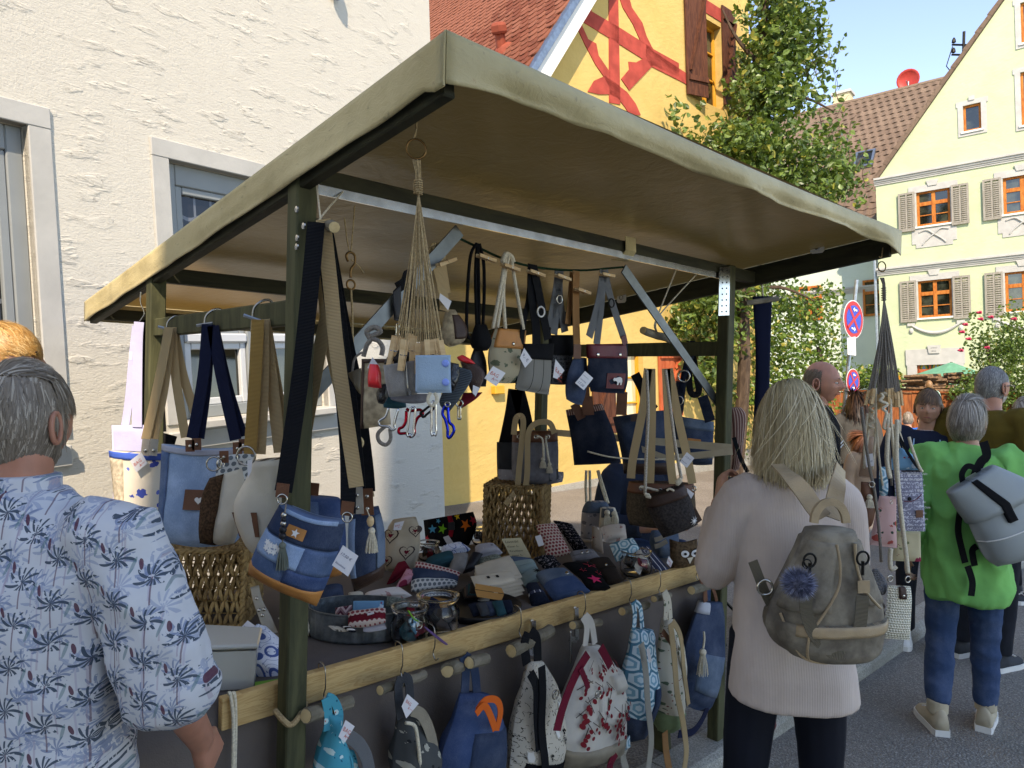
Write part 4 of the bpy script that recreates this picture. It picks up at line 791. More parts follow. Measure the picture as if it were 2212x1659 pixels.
def peg(parent, p, ax, n, L=.07, name='peg'):
    ax = V(ax).normalized(); n = V(n).normalized(); sd_ = ax.cross(n).normalized(); mb = MB()
    for s in (-1, 1): mb.hexa([V(p) + ax * a + n * (s * (.002 + .004 * k)) + sd_ * w_ + n * s * t for t in (0, .005) for a, k, w_ in ((-L / 2, 1, -.005), (-L / 2, 1, .005), (L / 2, 0, .005), (L / 2, 0, -.005))])
    o = mb.build(name, M_PEG, parent, uv=False); MB().tube([V(p) + sd_ * .007 * cos(t) + n * .009 * sin(t) for t in [2 * pi * i / 10 for i in range(10)]], .0012, 5, True).build('spring', M_NICK, o); return o
def stick(label, p, q, r, group=None, bark=True):    # a cut branch piece
    p, q = V(p), V(q); t = thing('wooden_stick', label, 'stick', p, group); ax = q - p; P = [p + ax * (i / 6) + V((mn.noise(p * 9 + V((i, 0, 0))), 0, mn.noise(p * 9 + V((0, i, 3))))) * r * .25 for i in range(7)]
    MB().tube(P, [r * (1 + .1 * mn.noise(V((i * 2.1, p.x * 9, 0)))) for i in range(7)], 10).build('bark', M_BIRCH, t, smooth=False)
    for c, d in ((P[0], -ax), (P[-1], ax)): MB().lathe(c + d.normalized() * .0005, [(r * .93, 0), (r * .5, .0012)], 10, d).build('cut_end', M_STEND, t)
    return t
LB = []
def good(name, label, cat, cv, L, R, pl, T, m, group=None, body='body', **kw):
    bg_ = Bag(cv, L, R, pl, T, **kw); t = thing(name, label, cat, bg_.base(.5, 1), group); bg_.t = t; bg_.o = bg_.part(body, m, t); return bg_
# ================================================================ bags on the left side rail
def rail(x, y): return PA(x, y, -.02)
def side_hook(parent, p):                            # bent wire hook over the rail, with the toggle that holds the strap
    q = V(p); P = [q + A * .045 + Zv * .03, q + A * .03 + Zv * .052, q + A * .008 + Zv * .05, q - A * .014 + Zv * .03, q - A * .018, q - A * .02 - Zv * .035]
    MB().tube(spl(P, 6), .0035, 7).build('hook', M_HOOK, parent, smooth=True)
def toggle(parent, cv, a, b, pl): MB().tube([at(pl, cv(a)) + pl[1] * .012, at(pl, cv(b)) + pl[1] * .012], .0045, 6).build('toggle', M_ZINC, parent)
Y1 = rail(372, 700).y - .02; Y2 = rail(455, 690).y - .03; Y3 = rail(560, 680).y - .04
g = good('tote_bag', 'plain black cotton tote bag behind the lilac one on the rear post', 'bag', KM, [(880, 1120), (860, 1400), (850, 1690)], [(1120, 1180), (1060, 1400), (1040, 1690)], pY(Y1 + .36), .04, BLKC)
for q in ([(915, 440), (930, 700), (895, 1130)], [(920, 440), (980, 740), (1010, 1150)]): strap(g.t, KM, q, pY(Y1 + .36), .05, BLKC)
g = good('tote_bag', 'lilac cotton tote bag hung by a long strap on the rear post', 'bag', KM, [(705, 1108), (712, 1320), (716, 1820)], [(940, 1105), (960, 1320), (980, 1820)], pY(Y1 + .3), .04, LILW)
strap(g.t, KM, [(880, 455), (872, 560), (868, 800), (866, 1120)], pY(Y1 + .29), .037, LILW); strap(g.t, KM, [(862, 480), (838, 700), (815, 950), (790, 1120)], pY(Y1 + .31), .03, LILW)
pcard(g.t, KM, [(826, 645), (846, 645), (846, 692), (826, 692)], pY(Y1 + .3)); cord(g.t, KM, [(890, 258), (888, 330), (912, 400), (880, 455)], pY(Y1 + .3), .0025, M_HOOK, 'hook')
# linen tote with blue roses
g = good('tote_bag', 'natural linen tote bag with blue rose print and blue rim', 'bag', KM, [(690, 1268), (715, 1500), (740, 1825)], [(1320, 1262), (1300, 1500), (1265, 1825)], pY(Y1), .09, BLUF, topf=.6, sag=.03)
g.part('rim', mat('blue binding', vary('#3a5bb0', .1), .8), g.t, 0, 1, -.005, .075, .004); g.part('side_panel', cloth('sand weave', '#b8ab93', .25, 80.), g.t, 0, .17, .075, 1, .003)
for i, q in enumerate(([(1068, 490), (1010, 800), (920, 1200)], [(1078, 490), (1040, 850), (972, 1195)], [(1090, 490), (1110, 800), (1172, 1185)], [(1096, 490), (1160, 800), (1262, 1120)])): strap(g.t, KM, q, pY(Y1 - .02 + .012 * i), .03, BEI)
for x0, x1 in ((900, 945), (955, 995)): strap(g.t, KM, [((x0 + x1) / 2 + 3, 1195), ((x0 + x1) / 2 - 8, 1300)], pY(Y1 - .05), .026, GRL, 'strap_tab'); rivet(g.t, at(pY(Y1 - .056), KM(((x0 + x1) / 2 - 6, 1268))), (0, -1, 0), .006)
side_hook(g.t, rail(372, 715)); toggle(g.t, KM, (1012, 486), (1100, 508), pY(Y1)); pcard(g.t, KM, [(835, 1330), (905, 1275), (945, 1345), (875, 1402)], pY(Y1 - .05), logo=True)
# denim tote
g = good('tote_bag', 'patchwork denim tote bag with grey rim and brown heart patch', 'bag', KM, [(1025, 1225), (1012, 1480), (1000, 1760), (1040, 1845)], [(1605, 1235), (1590, 1500), (1540, 1770), (1480, 1855)], pY(Y2), .10, DEN3, topf=.6, sag=.05)
g.part('rim', cloth('grey binding', '#a5a8b4', .08), g.t, 0, 1, -.005, .06, .004); g.part('dark_panel', DEN1, g.t, 0, .13, .06, .98, .003); g.part('dotted_panel', HEXG, g.t, .66, 1, .06, .7, .004)
p_ = g.decal('patch', BRL, g.t, .5, .50, rect(.075, .06), .004, .002); g.decal('heart', M_WP, p_, .52, .5, heart(.012), .008)
for i, q in enumerate(([(1312, 470), (1285, 800), (1215, 1190)], [(1322, 470), (1300, 850), (1255, 1190)], [(1345, 480), (1400, 800), (1490, 1200)], [(1350, 490), (1430, 850), (1530, 1180)])): strap(g.t, KM, q, pY(Y2 - .02 + .012 * (i % 2)), .034, NVY)
for x, y in ((1200, 1200), (1242, 1190), (1500, 1215), (1538, 1195), (1415, 1270)): strap(g.t, KM, [(x, y), (x + 2, y + 75)], pY(Y2 - .062), .026, BRL, 'strap_tab'); rivet(g.t, at(pY(Y2 - .066), KM((x, y + 40))), (0, -1, 0), .005)
side_hook(g.t, rail(455, 705)); toggle(g.t, KM, (1255, 480), (1355, 465), pY(Y2)); ring(g.t, at(pY(Y2 - .07), KM((1352, 1352))), .02, (0.2, -1, 0), w_=.0025); ring(g.t, at(pY(Y2 - .07), KM((1395, 1348))), .014, (.9, -.4, 0), w_=.0022)
# cream canvas bag with woven side
g = good('handbag', 'beige canvas bag with a dark woven straw bottom beside the denim tote', 'bag', KM, [(1330, 1440), (1275, 1580), (1268, 1850)], [(1530, 1380), (1560, 1600), (1480, 1855)], pY(Y2 - .13), .09, CAN)
g.part('woven_side', BRNW, g.t, 0, .5, .0, 1, .006)
g = good('tote_bag', 'cream canvas tote bag with long beige straps and brown patch', 'bag', KM, [(1600, 1330), (1570, 1420), (1480, 1620), (1560, 1850), (1660, 1945)], [(1800, 1315), (1810, 1420), (1800, 1650), (1805, 1850), (1800, 1950)], pY(Y3), .11, CAN, topf=.8)
g.part('rim', DBL, g.t, .02, .98, -.04, .01, -.002); g.decal('patch', BRL, g.t, .32, .60, rect(.06, .065), .006, .002)
for i, q in enumerate(([(1630, 440), (1610, 850), (1580, 1290)], [(1660, 440), (1660, 850), (1640, 1290)], [(1668, 440), (1720, 850), (1770, 1280)], [(1672, 450), (1750, 900), (1815, 1260)])): strap(g.t, KM, q, pY(Y3 - .03 + .014 * i), .032, BEI if i != 0 else webbing('ochre webbing', '#b08a4c'))
side_hook(g.t, rail(560, 690)); toggle(g.t, KM, (1552, 415), (1705, 468), pY(Y3)); ring(g.t, at(pY(Y3 - .07), KM((1555, 1300))), .023, (0, -1, 0), w_=.0028); pcard(g.t, KM, [(1575, 1325), (1608, 1322), (1600, 1395), (1578, 1440)], pY(Y3 - .07))
# ---- wicker baskets: upright strands wound between rims, open gaps between
def wicker(label, c, ax, ay, w_, d, h, seed, open_top=False):
    t = thing('wicker_basket', label, 'basket', c); r_ = random.Random(seed); M = M_WICK; c = V(c)
    def side(p, u, n_, L, name):
        mb = MB(); step = .0165; k = int(L / step); rows = int(h / .034)
        for i in range(k):
            for r in range(rows):
                z = h * (r + .5) / rows; x = L * (i + .5 + .25 * (r % 2)) / (k + .5); j = r_.uniform(-.0025, .0025); lean = .0055 * (1 if (i + r) % 2 else -1)
                mb.tube([p + u * (x - lean + j) + Zv * (z - .0235) - n_ * .002, p + u * (x - lean * .4) + Zv * (z - .008) + n_ * .0045, p + u * (x + lean * .4) + Zv * (z + .008) + n_ * .0045, p + u * (x + lean + j) + Zv * (z + .0235) - n_ * .002], [.0035, .0062, .0062, .0035], 5)
        for r in range(rows + 1): mb.tube([p + Zv * (h * r / rows) - n_ * .004, p + u * L + Zv * (h * r / rows) - n_ * .004], .0022, 4)
        o = mb.build(name, M, t, uv=False, smooth=True); o['kind'] = 'stuff'
    a2, b2 = ax * w_ / 2, ay * d / 2
    side(c - a2 - b2, ax, -ay, w_, 'front_weave'); side(c + a2 - b2, ay, ax, d, 'side_weave'); side(c + a2 + b2, -ax, ay, w_, 'rear_weave'); side(c - a2 + b2, -ay, -ax, d, 'side_weave')
    for z in (0, h):
        P = [c + a2 * i + b2 * k + Zv * z for i, k in ((-1, -1), (1, -1), (1, 1), (-1, 1))]
        for i in range(4):
            mb = MB(); n = 22; 
            for s in (0, pi): mb.tube([P[i].lerp(P[(i + 1) % 4], q / n) + Zv * .006 * sin(q * 1.9 + s) + (P[(i + 1) % 4] - P[i]).normalized().cross(Zv) * .006 * cos(q * 1.9 + s) for q in range(n + 1)], .006, 5)
            mb.build('rim', M, t, uv=False, smooth=True)
    for i, k in ((-1, -1), (1, -1), (1, 1), (-1, 1)):
        mb = MB()
        for s in (0, pi): mb.tube([c + a2 * i + b2 * k + Zv * h * q / 24 + (ax * cos(q * 1.7 + s) + ay * sin(q * 1.7 + s)) * .006 for q in range(25)], .0065, 5)
        mb.build('corner_braid', M, t, uv=False, smooth=True)
    if not open_top:
        mb = MB(); n = int(w_ / .012)
        for i in range(n): mb.tube([c - a2 + ax * w_ * (i + .5) / n + ay * d * (q / 10 - .5) + Zv * (h + .003 * sin(q * 2.2 + i * pi)) for q in range(11)], .006, 5)
        o = mb.build('top_weave', M, t, uv=False, smooth=True); o['kind'] = 'stuff'
M_WICK = mat('seagrass', lambda g: g.mix(g.sm(g.noise(g.coord(), 26., 4.), .3, .7), lin('#7a5f3a'), lin('#ae8f5e')), .75, .25)
def bk_at(x, y, ang, w_, d):
    ax = V((cos(ang), sin(ang), 0)); ay = V((-sin(ang), cos(ang), 0)); return PZ(x, y, TZ + .004) - ax * w_ / 2 + ay * d / 2, ax, ay
c_, ax, ay = bk_at(522, 1352, .06, .30, .2); wicker('seagrass wicker basket standing at the left end of the sales table', c_, ax, ay, .30, .2, .235, 3)
c_, ax, ay = bk_at(1166, 1206, -.2, .26, .25); wicker('seagrass wicker basket turned upside down carrying the grey felt bag', c_, ax, ay, .26, .25, .315, 5)
# ---- denim shoulder bags at the near post
g = good('shoulder_bag', 'patchwork denim shoulder bag with tan leather base and star patch', 'bag', K4, [(270, 245), (185, 400), (70, 610), (0, 785), (-12, 880)], [(845, 405), (800, 600), (722, 850), (655, 1010), (590, 1158)], pY(1.60), .09, DEN1, topf=.5, nv=22, botf=.4, sag=.06)
g.part('top_panel', DEN2, g.t, 0, 1, .03, .34, .0025); g.part('tan_base', TNL, g.t, 0, 1, .81, 1, .004); g.part('light_panel', DEN3, g.t, 0, .62, .36, .62, .003); g.part('check_panel', DEN1, g.t, .62, 1, .36, .64, .003); g.part('dark_panel', DENB, g.t, .5, 1, .64, .81, .0035); g.part('pale_rim', DEN3, g.t, .15, .93, -.01, .05, .004)
p_ = g.decal('star_patch', TNL, g.t, .42, .21, rect(.046, .024), .005, .002); g.decal('star', M_WP, p_, .42, .21, star(.0105), .008)
for k in range(7): g.decal('flower_print', M_WP, g.t, .14 + .06 * (k % 4) + .02 * (k // 4), .45 + .06 * (k // 4) + .012 * (k % 2), star(.008, .5, 6, k), .0045)
strap(g.t, K0, [(683, 480), (668, 640), (648, 820), (622, 1000), (612, 1062)], pY(1.63), .040, BLK); strap(g.t, K0, [(694, 482), (715, 640), (730, 760), (750, 960), (752, 1110)], pY(1.66), .036, BLK)
for x, y in ((285, 170), (860, 330)): strap(g.t, K4, [(x + 10, y - 95), (x - 5, y + 30)], pY(1.575), .028, BRL, 'strap_tab'); ring(g.t, at(pY(1.57), K4((x, y + 45))), .011, (0, -1, 0), w_=.002)
cord(g.t, K4, [(318, 260), (305, 380), (290, 500), (288, 600)], pY(1.555), .002, M_GCORD, 'charm_cord')
for y, m, r in ((355, M_NICK, .0065), (430, M_NICK, .0065), (485, BKL, .0085), (540, BKL, .0085), (395, BKL, .006)): q = at(pY(1.55), K4((300 - (y - 355) * .06, y))); MB().ball(q, r, 6).build('bead', m, g.t, smooth=True)
tassel(g.t, at(pY(1.55), K4((288, 585))), .062, cloth('grey green yarn', '#6f7468', .2), .010)
pcard(g.t, K4, [(835, 610), (970, 705), (880, 885), (738, 785)], pY(1.545), ('17,50 €', 'Einzelstück'))
g = good('shoulder_bag', 'denim shoulder bag with pale blue stripe, brown base and white tassel', 'bag', K4, [(880, 350), (868, 560), (888, 850), (925, 1030)], [(1140, 275), (1190, 500), (1195, 760), (1180, 900)], pY(1.78), .10, DEN2, topf=.5, botf=.4)
g.part('pale_stripe', DEN3, g.t, .0, .28, .06, .80, .003); g.part('brown_base', DBL, g.t, 0, 1, .80, 1, .004); g.part('grey_side', DEN5, g.t, .85, 1, .1, .8, .003)
strap(g.t, K0, [(696, 486), (722, 640), (745, 800), (764, 960), (772, 1055)], pY(1.735), .040, BLK); strap(g.t, K0, [(702, 486), (740, 700), (770, 850), (790, 1000), (795, 1062)], pY(1.76), .036, BLK)
for x, y in ((945, 110), (1035, 120)): strap(g.t, K4, [(x - 5, y), (x + 8, y + 235)], pY(1.715 if x < 1000 else 1.74), .030, GRL if x < 1000 else BRL, 'strap_tab'); rivet(g.t, at(pY(1.71), K4((x, y + 70))), (0, -1, 0), .005); rivet(g.t, at(pY(1.71), K4((x + 4, y + 180))), (0, -1, 0), .005)
MB().ball(at(pY(1.70), K4((1066, 410))), .009, 6, (1, 1, 1.5)).build('bead', M_PEG, g.t, smooth=True); cord(g.t, K4, [(1030, 290), (1048, 340), (1064, 380)], pY(1.70), .0016, M_CORD, 'charm_cord'); tassel(g.t, at(pY(1.70), K4((1078, 455))), .062, M_CORD, .011)
g = good('shoulder_bag', 'round topped blue denim bag hanging behind the star patch bag', 'bag', K4, [(375, 185), (350, 330), (380, 620), (500, 900)], [(800, 215), (835, 340), (850, 620), (810, 880)], pY(1.95), .12, DENB, topf=.7)
g.part('mid_panel', DEN1, g.t, .12, .62, .02, .5, .003); g.part('tan_base', TNL, g.t, 0, 1, .8, 1, .004)
strap(g.t, K0, [(698, 490), (715, 620), (690, 760), (655, 960), (643, 1056)], pY(1.80), .034, BEI); strap(g.t, K0, [(706, 490), (730, 700), (760, 900), (788, 1040), (795, 1075)], pY(1.84), .034, BEI); strap(g.t, K0, [(690, 490), (706, 700), (738, 860), (762, 960)], pY(1.82), .03, BEI)
for x, y in ((415, 50), (560, 70)): strap(g.t, K4, [(x + 6, y), (x - 5, y + 110)], pY(1.785), .028, BRL, 'strap_tab')
strap(g.t, K0, [(698, 474), (712, 600), (728, 760), (752, 930), (770, 1052)], pY(1.655), .034, BEI)
stick('birch stick carrying black and beige bag straps beside the near post', at(pY(1.60), (722, 490)), at(pY(1.82), (684, 482)), .0135)
sl_ = MB().tube(spl([S(.02, -.03, rz(0) - .07), at(pY(1.66), (692, 470)), at(pY(1.72), (690, 490)), at(pY(1.66), (693, 470)), S(.1, -.02, rz(0) - .08)], 5), .0022, 6).build('string_loop', M_CORD, None); tag(sl_, 'pale string loop tied from the near post top to the birch stick', 'string')
# swivel snap hook on a raffia string
sn = thing('snap_hook', 'brass swivel snap hook tied to the purlin with raffia', 'hook', PB(757, 600, -.02)); pl = pB(-.02)
cord(sn, K0, [(744, 470), (750, 520), (757, 545), (762, 500), (766, 445)], pl, .002, M_JUTE, 'raffia'); MB().tube(spl([at(pl, p) for p in ((752, 565), (748, 552), (756, 545), (766, 552), (766, 570), (758, 582), (757, 600))], 5), .0035, 7).build('hook', metal('aged brass', '#6d5232', .35), sn, smooth=True); ring(sn, at(pl, (758, 615)), .012, -B, metal('aged brass', '#6d5232', .35), .003); cord(sn, K0, [(758, 622), (761, 680), (762, 740)], pl, .003, M_JUTE, 'tail'); cord(sn, K0, [(758, 560), (775, 575), (785, 590)], pl, .0018, M_JUTE, 'raffia_end')
# ================================================================ ring of pegs with dog pouches under the left roof corner
def peghanger(label, x, y, Y, spread, rope_m, top_y, knot_y, peg_y, n, seed, sr=.0016):
    t = thing('peg_hanger', label, 'hanger', PY(x, peg_y, Y)); pl = pY(Y); r_ = random.Random(seed)
    cord(t, K0, [(x + 2, top_y), (x - 1, (top_y + y) / 2), (x - 6, y - 22)], pl, .0022, M_JUTE, 'suspension'); ring(t, PY(x, y, Y), .020, (.35, -1, 0), metal('aged brass', '#6d5232', .35), .0025)
    mb = MB()
    for i in range(14):
        a = 2.4 * i; k = .005 * sqrt(i / 14); mb.tube([PY(x, y + 24, Y) + V((cos(a) * k * 1.6, sin(a) * k, 0)), PY(x + 4, (y + knot_y) / 2, Y) + V((cos(a) * k, sin(a) * k, 0)), PY(x + 5, knot_y, Y) + V((cos(a) * k, sin(a) * k, 0))], .0018, 5)
    for i in range(6): mb.tube([PY(x + 4, knot_y - 26 + i * 5, Y) + V((.0085 * cos(q), .0085 * sin(q), .0006 * q)) for q in [2 * pi * j / 10 for j in range(11)]], .0017, 5)
    mb.build('wrapped_neck', rope_m, t); pg = []
    mb = MB()
    for i in range(n):
        u = (i + .5) / n * 2 - 1; ang = i * 2.4; px = x + 4 + spread * u; dy = r_.uniform(-10, 12); dep = Y + .05 * sin(ang)
        e = PY(px, peg_y + dy, dep); mb.tube(spl([PY(x + 5, knot_y - 2, Y), PY(x + 5 + spread * u * .35, knot_y + (peg_y - knot_y) * .4, (Y + dep) / 2) + V((r_.uniform(-.004, .004), 0, 0)), e], 5), sr, 5); pg.append((e, u))
        mb.tube(spl([PY(x + 5, knot_y - 2, Y), PY(x + 5 + spread * u * .45 + 4, knot_y + (peg_y - knot_y) * .5, (Y + dep) / 2), e + V((.004, 0, .004))], 5), sr, 5)
    mb.build('strings', rope_m, t)
    for e, u in pg: peg(t, e - Zv * .026 + V((u * .006, 0, 0)), V((u * .22, 0, -1)), V((u * .4 + .01, -1, 0)), .062)
    return t
peghanger('jute string hanger of wooden pegs on a brass ring under the left roof edge', 899, 322, 1.46, 52, M_JUTE, 252, 420, 735, 11, 3)
def dog(name, label, cv, L, R, Y, T, m, cat='pouch', **kw): return good(name, label, cat, cv, L, R, pY(Y), T, m, None, **kw)
def carab(parent, cv, pts, Y, m, r=.0028): return MB().tube(spl([at(pY(Y), cv(p)) for p in pts] , 5), r, 7, False).build('carabiner', m, parent, smooth=True)
def bone(cx, cy, L, w_, a): return turn([(-.3, -.5), (-.42, -.2), (-.42, .2), (-.5, .36), (-.3, .5), (0, .42), (.3, .5), (.5, .36), (.42, .2), (.42, -.2), (.3, -.5), (-.3, -.5)], 0)
def bonepts(cx, cy, w_, h, a=0.): return [(cx + x * cos(a) - y * sin(a), cy + x * sin(a) + y * cos(a)) for x, y in [(px * w_, py * h) for px, py in bone(0, 0, 1, 1, 0)]]
M_RC = metal('red carabiner', '#a3182a', .25); M_BC = metal('blue carabiner', '#1b33b5', .25); MBAGR = mat('red plastic bag', vary('#d8262a', .15, 30.), .35, .5); MBAGK = mat('black plastic bag', lambda g: (g.bump(g.noise(g.coord(), 60., 3.), .9, .01), lin('#141414'))[1], .3, .5)
g = dog('dog_pouch', 'light blue felt pouch with two snap buttons on the peg hanger', KB, [(800, 268), (802, 430), (800, 600)], [(1112, 266), (1112, 430), (1120, 600)], 1.40, .022, LBL, wr=.0015, botf=.1)
for v in (.22, .72): MB().lathe(g.pt(.86, v, 1, .001), [(.0075, 0), (.0068, .0018), (.003, .0024)], 14, (0, -1, 0)).build('snap_button', mat('blue plastic', '#7f9ae0', .3, .5), g.t, smooth=True)
cord(g.t, KB, [(935, 595), (915, 640), (915, 680), (950, 715), (985, 680), (990, 640), (970, 600)], pY(1.40), .0038, M_CORD, 'rope_loop'); carab(g.t, KB, bonepts(962, 830, 45, 300), 1.40, M_STEEL, .0024)
g = dog('dog_pouch', 'grey linen zip pouch beside the light blue felt pouch', KB, [(515, 358), (535, 500), (565, 640)], [(800, 312), (815, 470), (815, 615)], 1.43, .024, LIN, wr=.0015, botf=.1)
g.part('zip', cloth('grey zip tape', '#6d6a66', .1), g.t, .64, .78, .0, 1, .002); g.part('zip_teeth', M_NICK, g.t, .70, .73, .0, .95, .003); g.decal('zip_pull', M_STEEL, g.t, .78, .97, rect(.006, .02), .006, .002)
carab(g.t, KB, [(560, 735), (535, 810), (480, 850), (490, 890), (560, 900), (590, 930), (620, 915), (615, 870), (650, 740)], 1.43, M_STEEL, .0026); carab(g.t, KB, bonepts(765, 860, 60, 260, .1), 1.42, M_STEEL, .0022)
g = dog('dog_pouch', 'dark grey ribbed triangular pouch with blue carabiner', KB, [(1105, 345), (1070, 520), (1010, 690), (1080, 765)], [(1290, 400), (1300, 480), (1200, 640), (1100, 770)], 1.47, .02, p_strp('dark ribbed knit', '#2c3136', '#4b5358', 260., .5, False), botf=0.)
ring(g.t, at(pY(1.45), KB((1085, 702))), .005, (0, -1, 0)); carab(g.t, KB, [(1080, 700), (1050, 740), (1040, 790), (1065, 840), (1085, 920), (1085, 985), (1105, 995), (1140, 940), (1130, 890), (1100, 860), (1090, 780), (1085, 705)], 1.455, M_BC, .0032)
g = dog('dog_pouch', 'teal felt pouch hanging low behind the grey linen one', KB, [(515, 600), (512, 680), (520, 730)], [(700, 640), (715, 690), (720, 730)], 1.50, .02, TEA); carab(g.t, KB, [(720, 740), (760, 760), (840, 750), (865, 790), (820, 820), (790, 900), (790, 960), (760, 990), (720, 960), (660, 960), (655, 920), (690, 900), (715, 850), (720, 760)], 1.49, M_RC, .0032)
g = dog('dog_pouch', 'pale grey felt pouch under the grey linen zip pouch', KB, [(585, 610), (580, 650), (600, 668)], [(910, 610), (910, 660), (880, 690)], 1.455, .02, FELT); carab(g.t, KB, bonepts(905, 760, 50, 130, .9), 1.46, M_IRON, .0026)
g = dog('dog_pouch', 'dark brown pouch on the outer side of the peg hanger', KB, [(1195, 325), (1230, 420), (1280, 560)], [(1340, 345), (1415, 440), (1330, 640)], 1.50, .025, DBL); g.decal('sticker', M_CARD, g.t, .75, .85, rect(.018, .014), .004)
g = dog('dog_pouch', 'maroon felt pouch with a key ring on the peg hanger', KB, [(1225, 600), (1190, 690), (1165, 740)], [(1395, 595), (1330, 660), (1215, 735)], 1.52, .018, MAR, botf=0.); ring(g.t, at(pY(1.49), KB((1190, 695))), .007, (0, -1, 0)); carab(g.t, KB, bonepts(1188, 780, 26, 110), 1.49, M_NICK, .002)
for i, (lab, L, R, Y, m) in enumerate((('crumpled red plastic bag sticking out beside the grey linen pouch', [(395, 345), (380, 450), (382, 545)], [(470, 350), (495, 430), (500, 558)], 1.45, MBAGR), ('crumpled red plastic bag peeking out above the dark brown pouch', [(1165, 285), (1190, 320), (1260, 345)], [(1220, 265), (1300, 310), (1340, 355)], 1.51, MBAGR), ('crumpled black plastic bag above the grey linen pouch', [(600, 230), (540, 300), (520, 345)], [(700, 215), (780, 270), (780, 330)], 1.47, MBAGK), ('crumpled black plastic bag beside the ribbed pouch', [(1110, 330), (1100, 460), (1110, 560)], [(1185, 345), (1190, 460), (1140, 590)], 1.44, MBAGK), ('crumpled black plastic bag hanging below the red one', [(500, 520), (455, 600), (470, 690)], [(560, 520), (555, 640), (520, 700)], 1.47, MBAGK))): dog('plastic_bag', lab, KB, L, R, Y, .03, m, 'plastic bag', wr=.010)
g = good('dog_toy', 'beige fleece dog toy with brown edge and rope loop', 'toy', KB, [(330, 300), (325, 600), (318, 920)], [(560, 300), (565, 640), (585, 880)], pY(1.60), .035, SHER, wr=.003, botf=.2); g.part('edge', DBL, g.t, -.02, .1, 0, 1, .002); g.part('top_flap', DBL, g.t, 0, 1, -.02, .06, .003)
cord(g.t, KB, [(530, 900), (470, 960), (480, 1030), (540, 1060), (580, 1010), (575, 920)], pY(1.6), .0045, M_GCORD, 'rope_loop'); cord(g.t, KB, [(340, 280), (370, 180), (400, 130), (370, 60), (440, 20), (490, 60), (400, 110), (470, 140), (510, 200), (500, 270)], pY(1.6), .006, M_GCORD, 'rope_knot'); pcard(g.t, KB, [(385, 380), (430, 285), (490, 365), (450, 420)], pY(1.58))
g = good('treat_pouch', 'olive leather treat pouch hanging behind the fleece dog toy', 'pouch', KB, [(195, 430), (250, 520), (310, 610)], [(320, 380), (325, 500), (320, 610)], pY(1.68), .04, leather('olive leather', '#5a4d36')); cord(g.t, KB, [(240, 430), (262, 300), (330, 240)], pY(1.68), .003, M_GCORD, 'strap')
tg = thing('wooden_disc', 'round wooden disc on a thin string near the denim bags', 'tag', at(pY(1.75), KB((300, 1040)))); MB().lathe(at(pY(1.75), KB((300, 1040))), [(.016, 0), (.016, .006)], 16, (-.5, -1, 0)).build('disc', M_STEND, tg); cord(tg, KB, [(245, 480), (240, 700), (270, 900), (290, 1000)], pY(1.75), .0014, M_JUTE, 'string')
# ================================================================ cord with small bags along the front purlin
pl = pB(.045)
lc = cord(None, K0, [(990, 514), (1030, 533), (1080, 556), (1140, 574), (1200, 582), (1260, 584), (1310, 580), (1346, 577)], pl, .004, cloth('dark green cord', '#16301f', .2), 'bag_cord'); lc.name = 'washing_line'; tag(lc, 'dark green cord strung below the purlin carrying small bags', 'cord')
def lpeg(t, cv, p, pl, d=(1, .12)): c = at(pl, cv(p)); peg(t, c + pl[1] * .012, (A * d[0] - Zv * d[1]), pl[1], .07)
g = good('cord_bag', 'black pouch on looped black cords at the start of the green cord', 'bag', KC, [(205, 800), (175, 920), (190, 1000)], [(290, 800), (320, 920), (300, 1010)], pB(.03), .05, BLKC)
for q in ([(215, 150), (165, 250), (140, 550), (135, 850), (160, 915)], [(220, 150), (205, 400), (215, 800)], [(235, 150), (270, 300), (275, 550), (265, 800)], [(225, 150), (230, 450), (235, 800)]): cord(g.t, KC, q, pB(.03), .0055, cloth('black cord', '#131315', .2))
lpeg(g.t, KC, (275, 270), pB(.02))
g = good('phone_bag', 'narrow dark leather phone bag hanging under the black cord pouch', 'bag', KC, [(190, 1000), (160, 1100), (150, 1280)], [(260, 1000), (290, 1100), (290, 1300)], pB(.06), .03, BKL)
g = good('cord_bag', 'linen leaf print bag with tan leather flap on cream cords', 'bag', KC, [(365, 830), (315, 1000), (320, 1150), (345, 1270)], [(605, 850), (590, 1000), (560, 1150), (540, 1272)], pB(.02), .06, LEAF, botf=.2)
g.part('flap', TNL, g.t, .06, 1.0, -.01, .36, .006); rivet(g.t, g.pt(.5, .28, 1, .008), -B, .006)
for q in ([(450, 250), (405, 500), (345, 830)], [(440, 250), (425, 500), (380, 825)], [(475, 250), (430, 500), (445, 835)], [(490, 250), (530, 500), (590, 840)]): cord(g.t, KC, q, pB(.0), .006, M_CORD)
cord(g.t, KC, [(420, 300), (445, 235), (490, 250), (510, 300)], pB(.0), .008, M_CORD, 'knot'); lpeg(g.t, KC, (470, 345), pB(-.01)); pcard(g.t, KC, [(325, 1135), (425, 1190), (350, 1297), (255, 1232)], pB(-.04), logo=True)
g = good('shoulder_bag', 'black pinstriped shoulder bag on a wide black strap', 'bag', KC, [(590, 955), (560, 1100), (530, 1250), (522, 1320)], [(830, 955), (818, 1100), (805, 1250), (795, 1365)], pB(.0), .05, p_strp('pinstripe fabric', '#7d7a72', '#15171a', 22., .05), botf=.2)
g.part('flap', BLKC, g.t, 0, 1, -.01, .33, .005); strap(g.t, KC, [(660, 315), (655, 450), (660, 600), (690, 800), (695, 960)], pB(-.01), .036, BLK); strap(g.t, KC, [(670, 330), (710, 520), (745, 700), (790, 920)], pB(-.015), .034, BLK); strap(g.t, KC, [(655, 330), (630, 600), (590, 800), (575, 960)], pB(.0), .02, BLK)
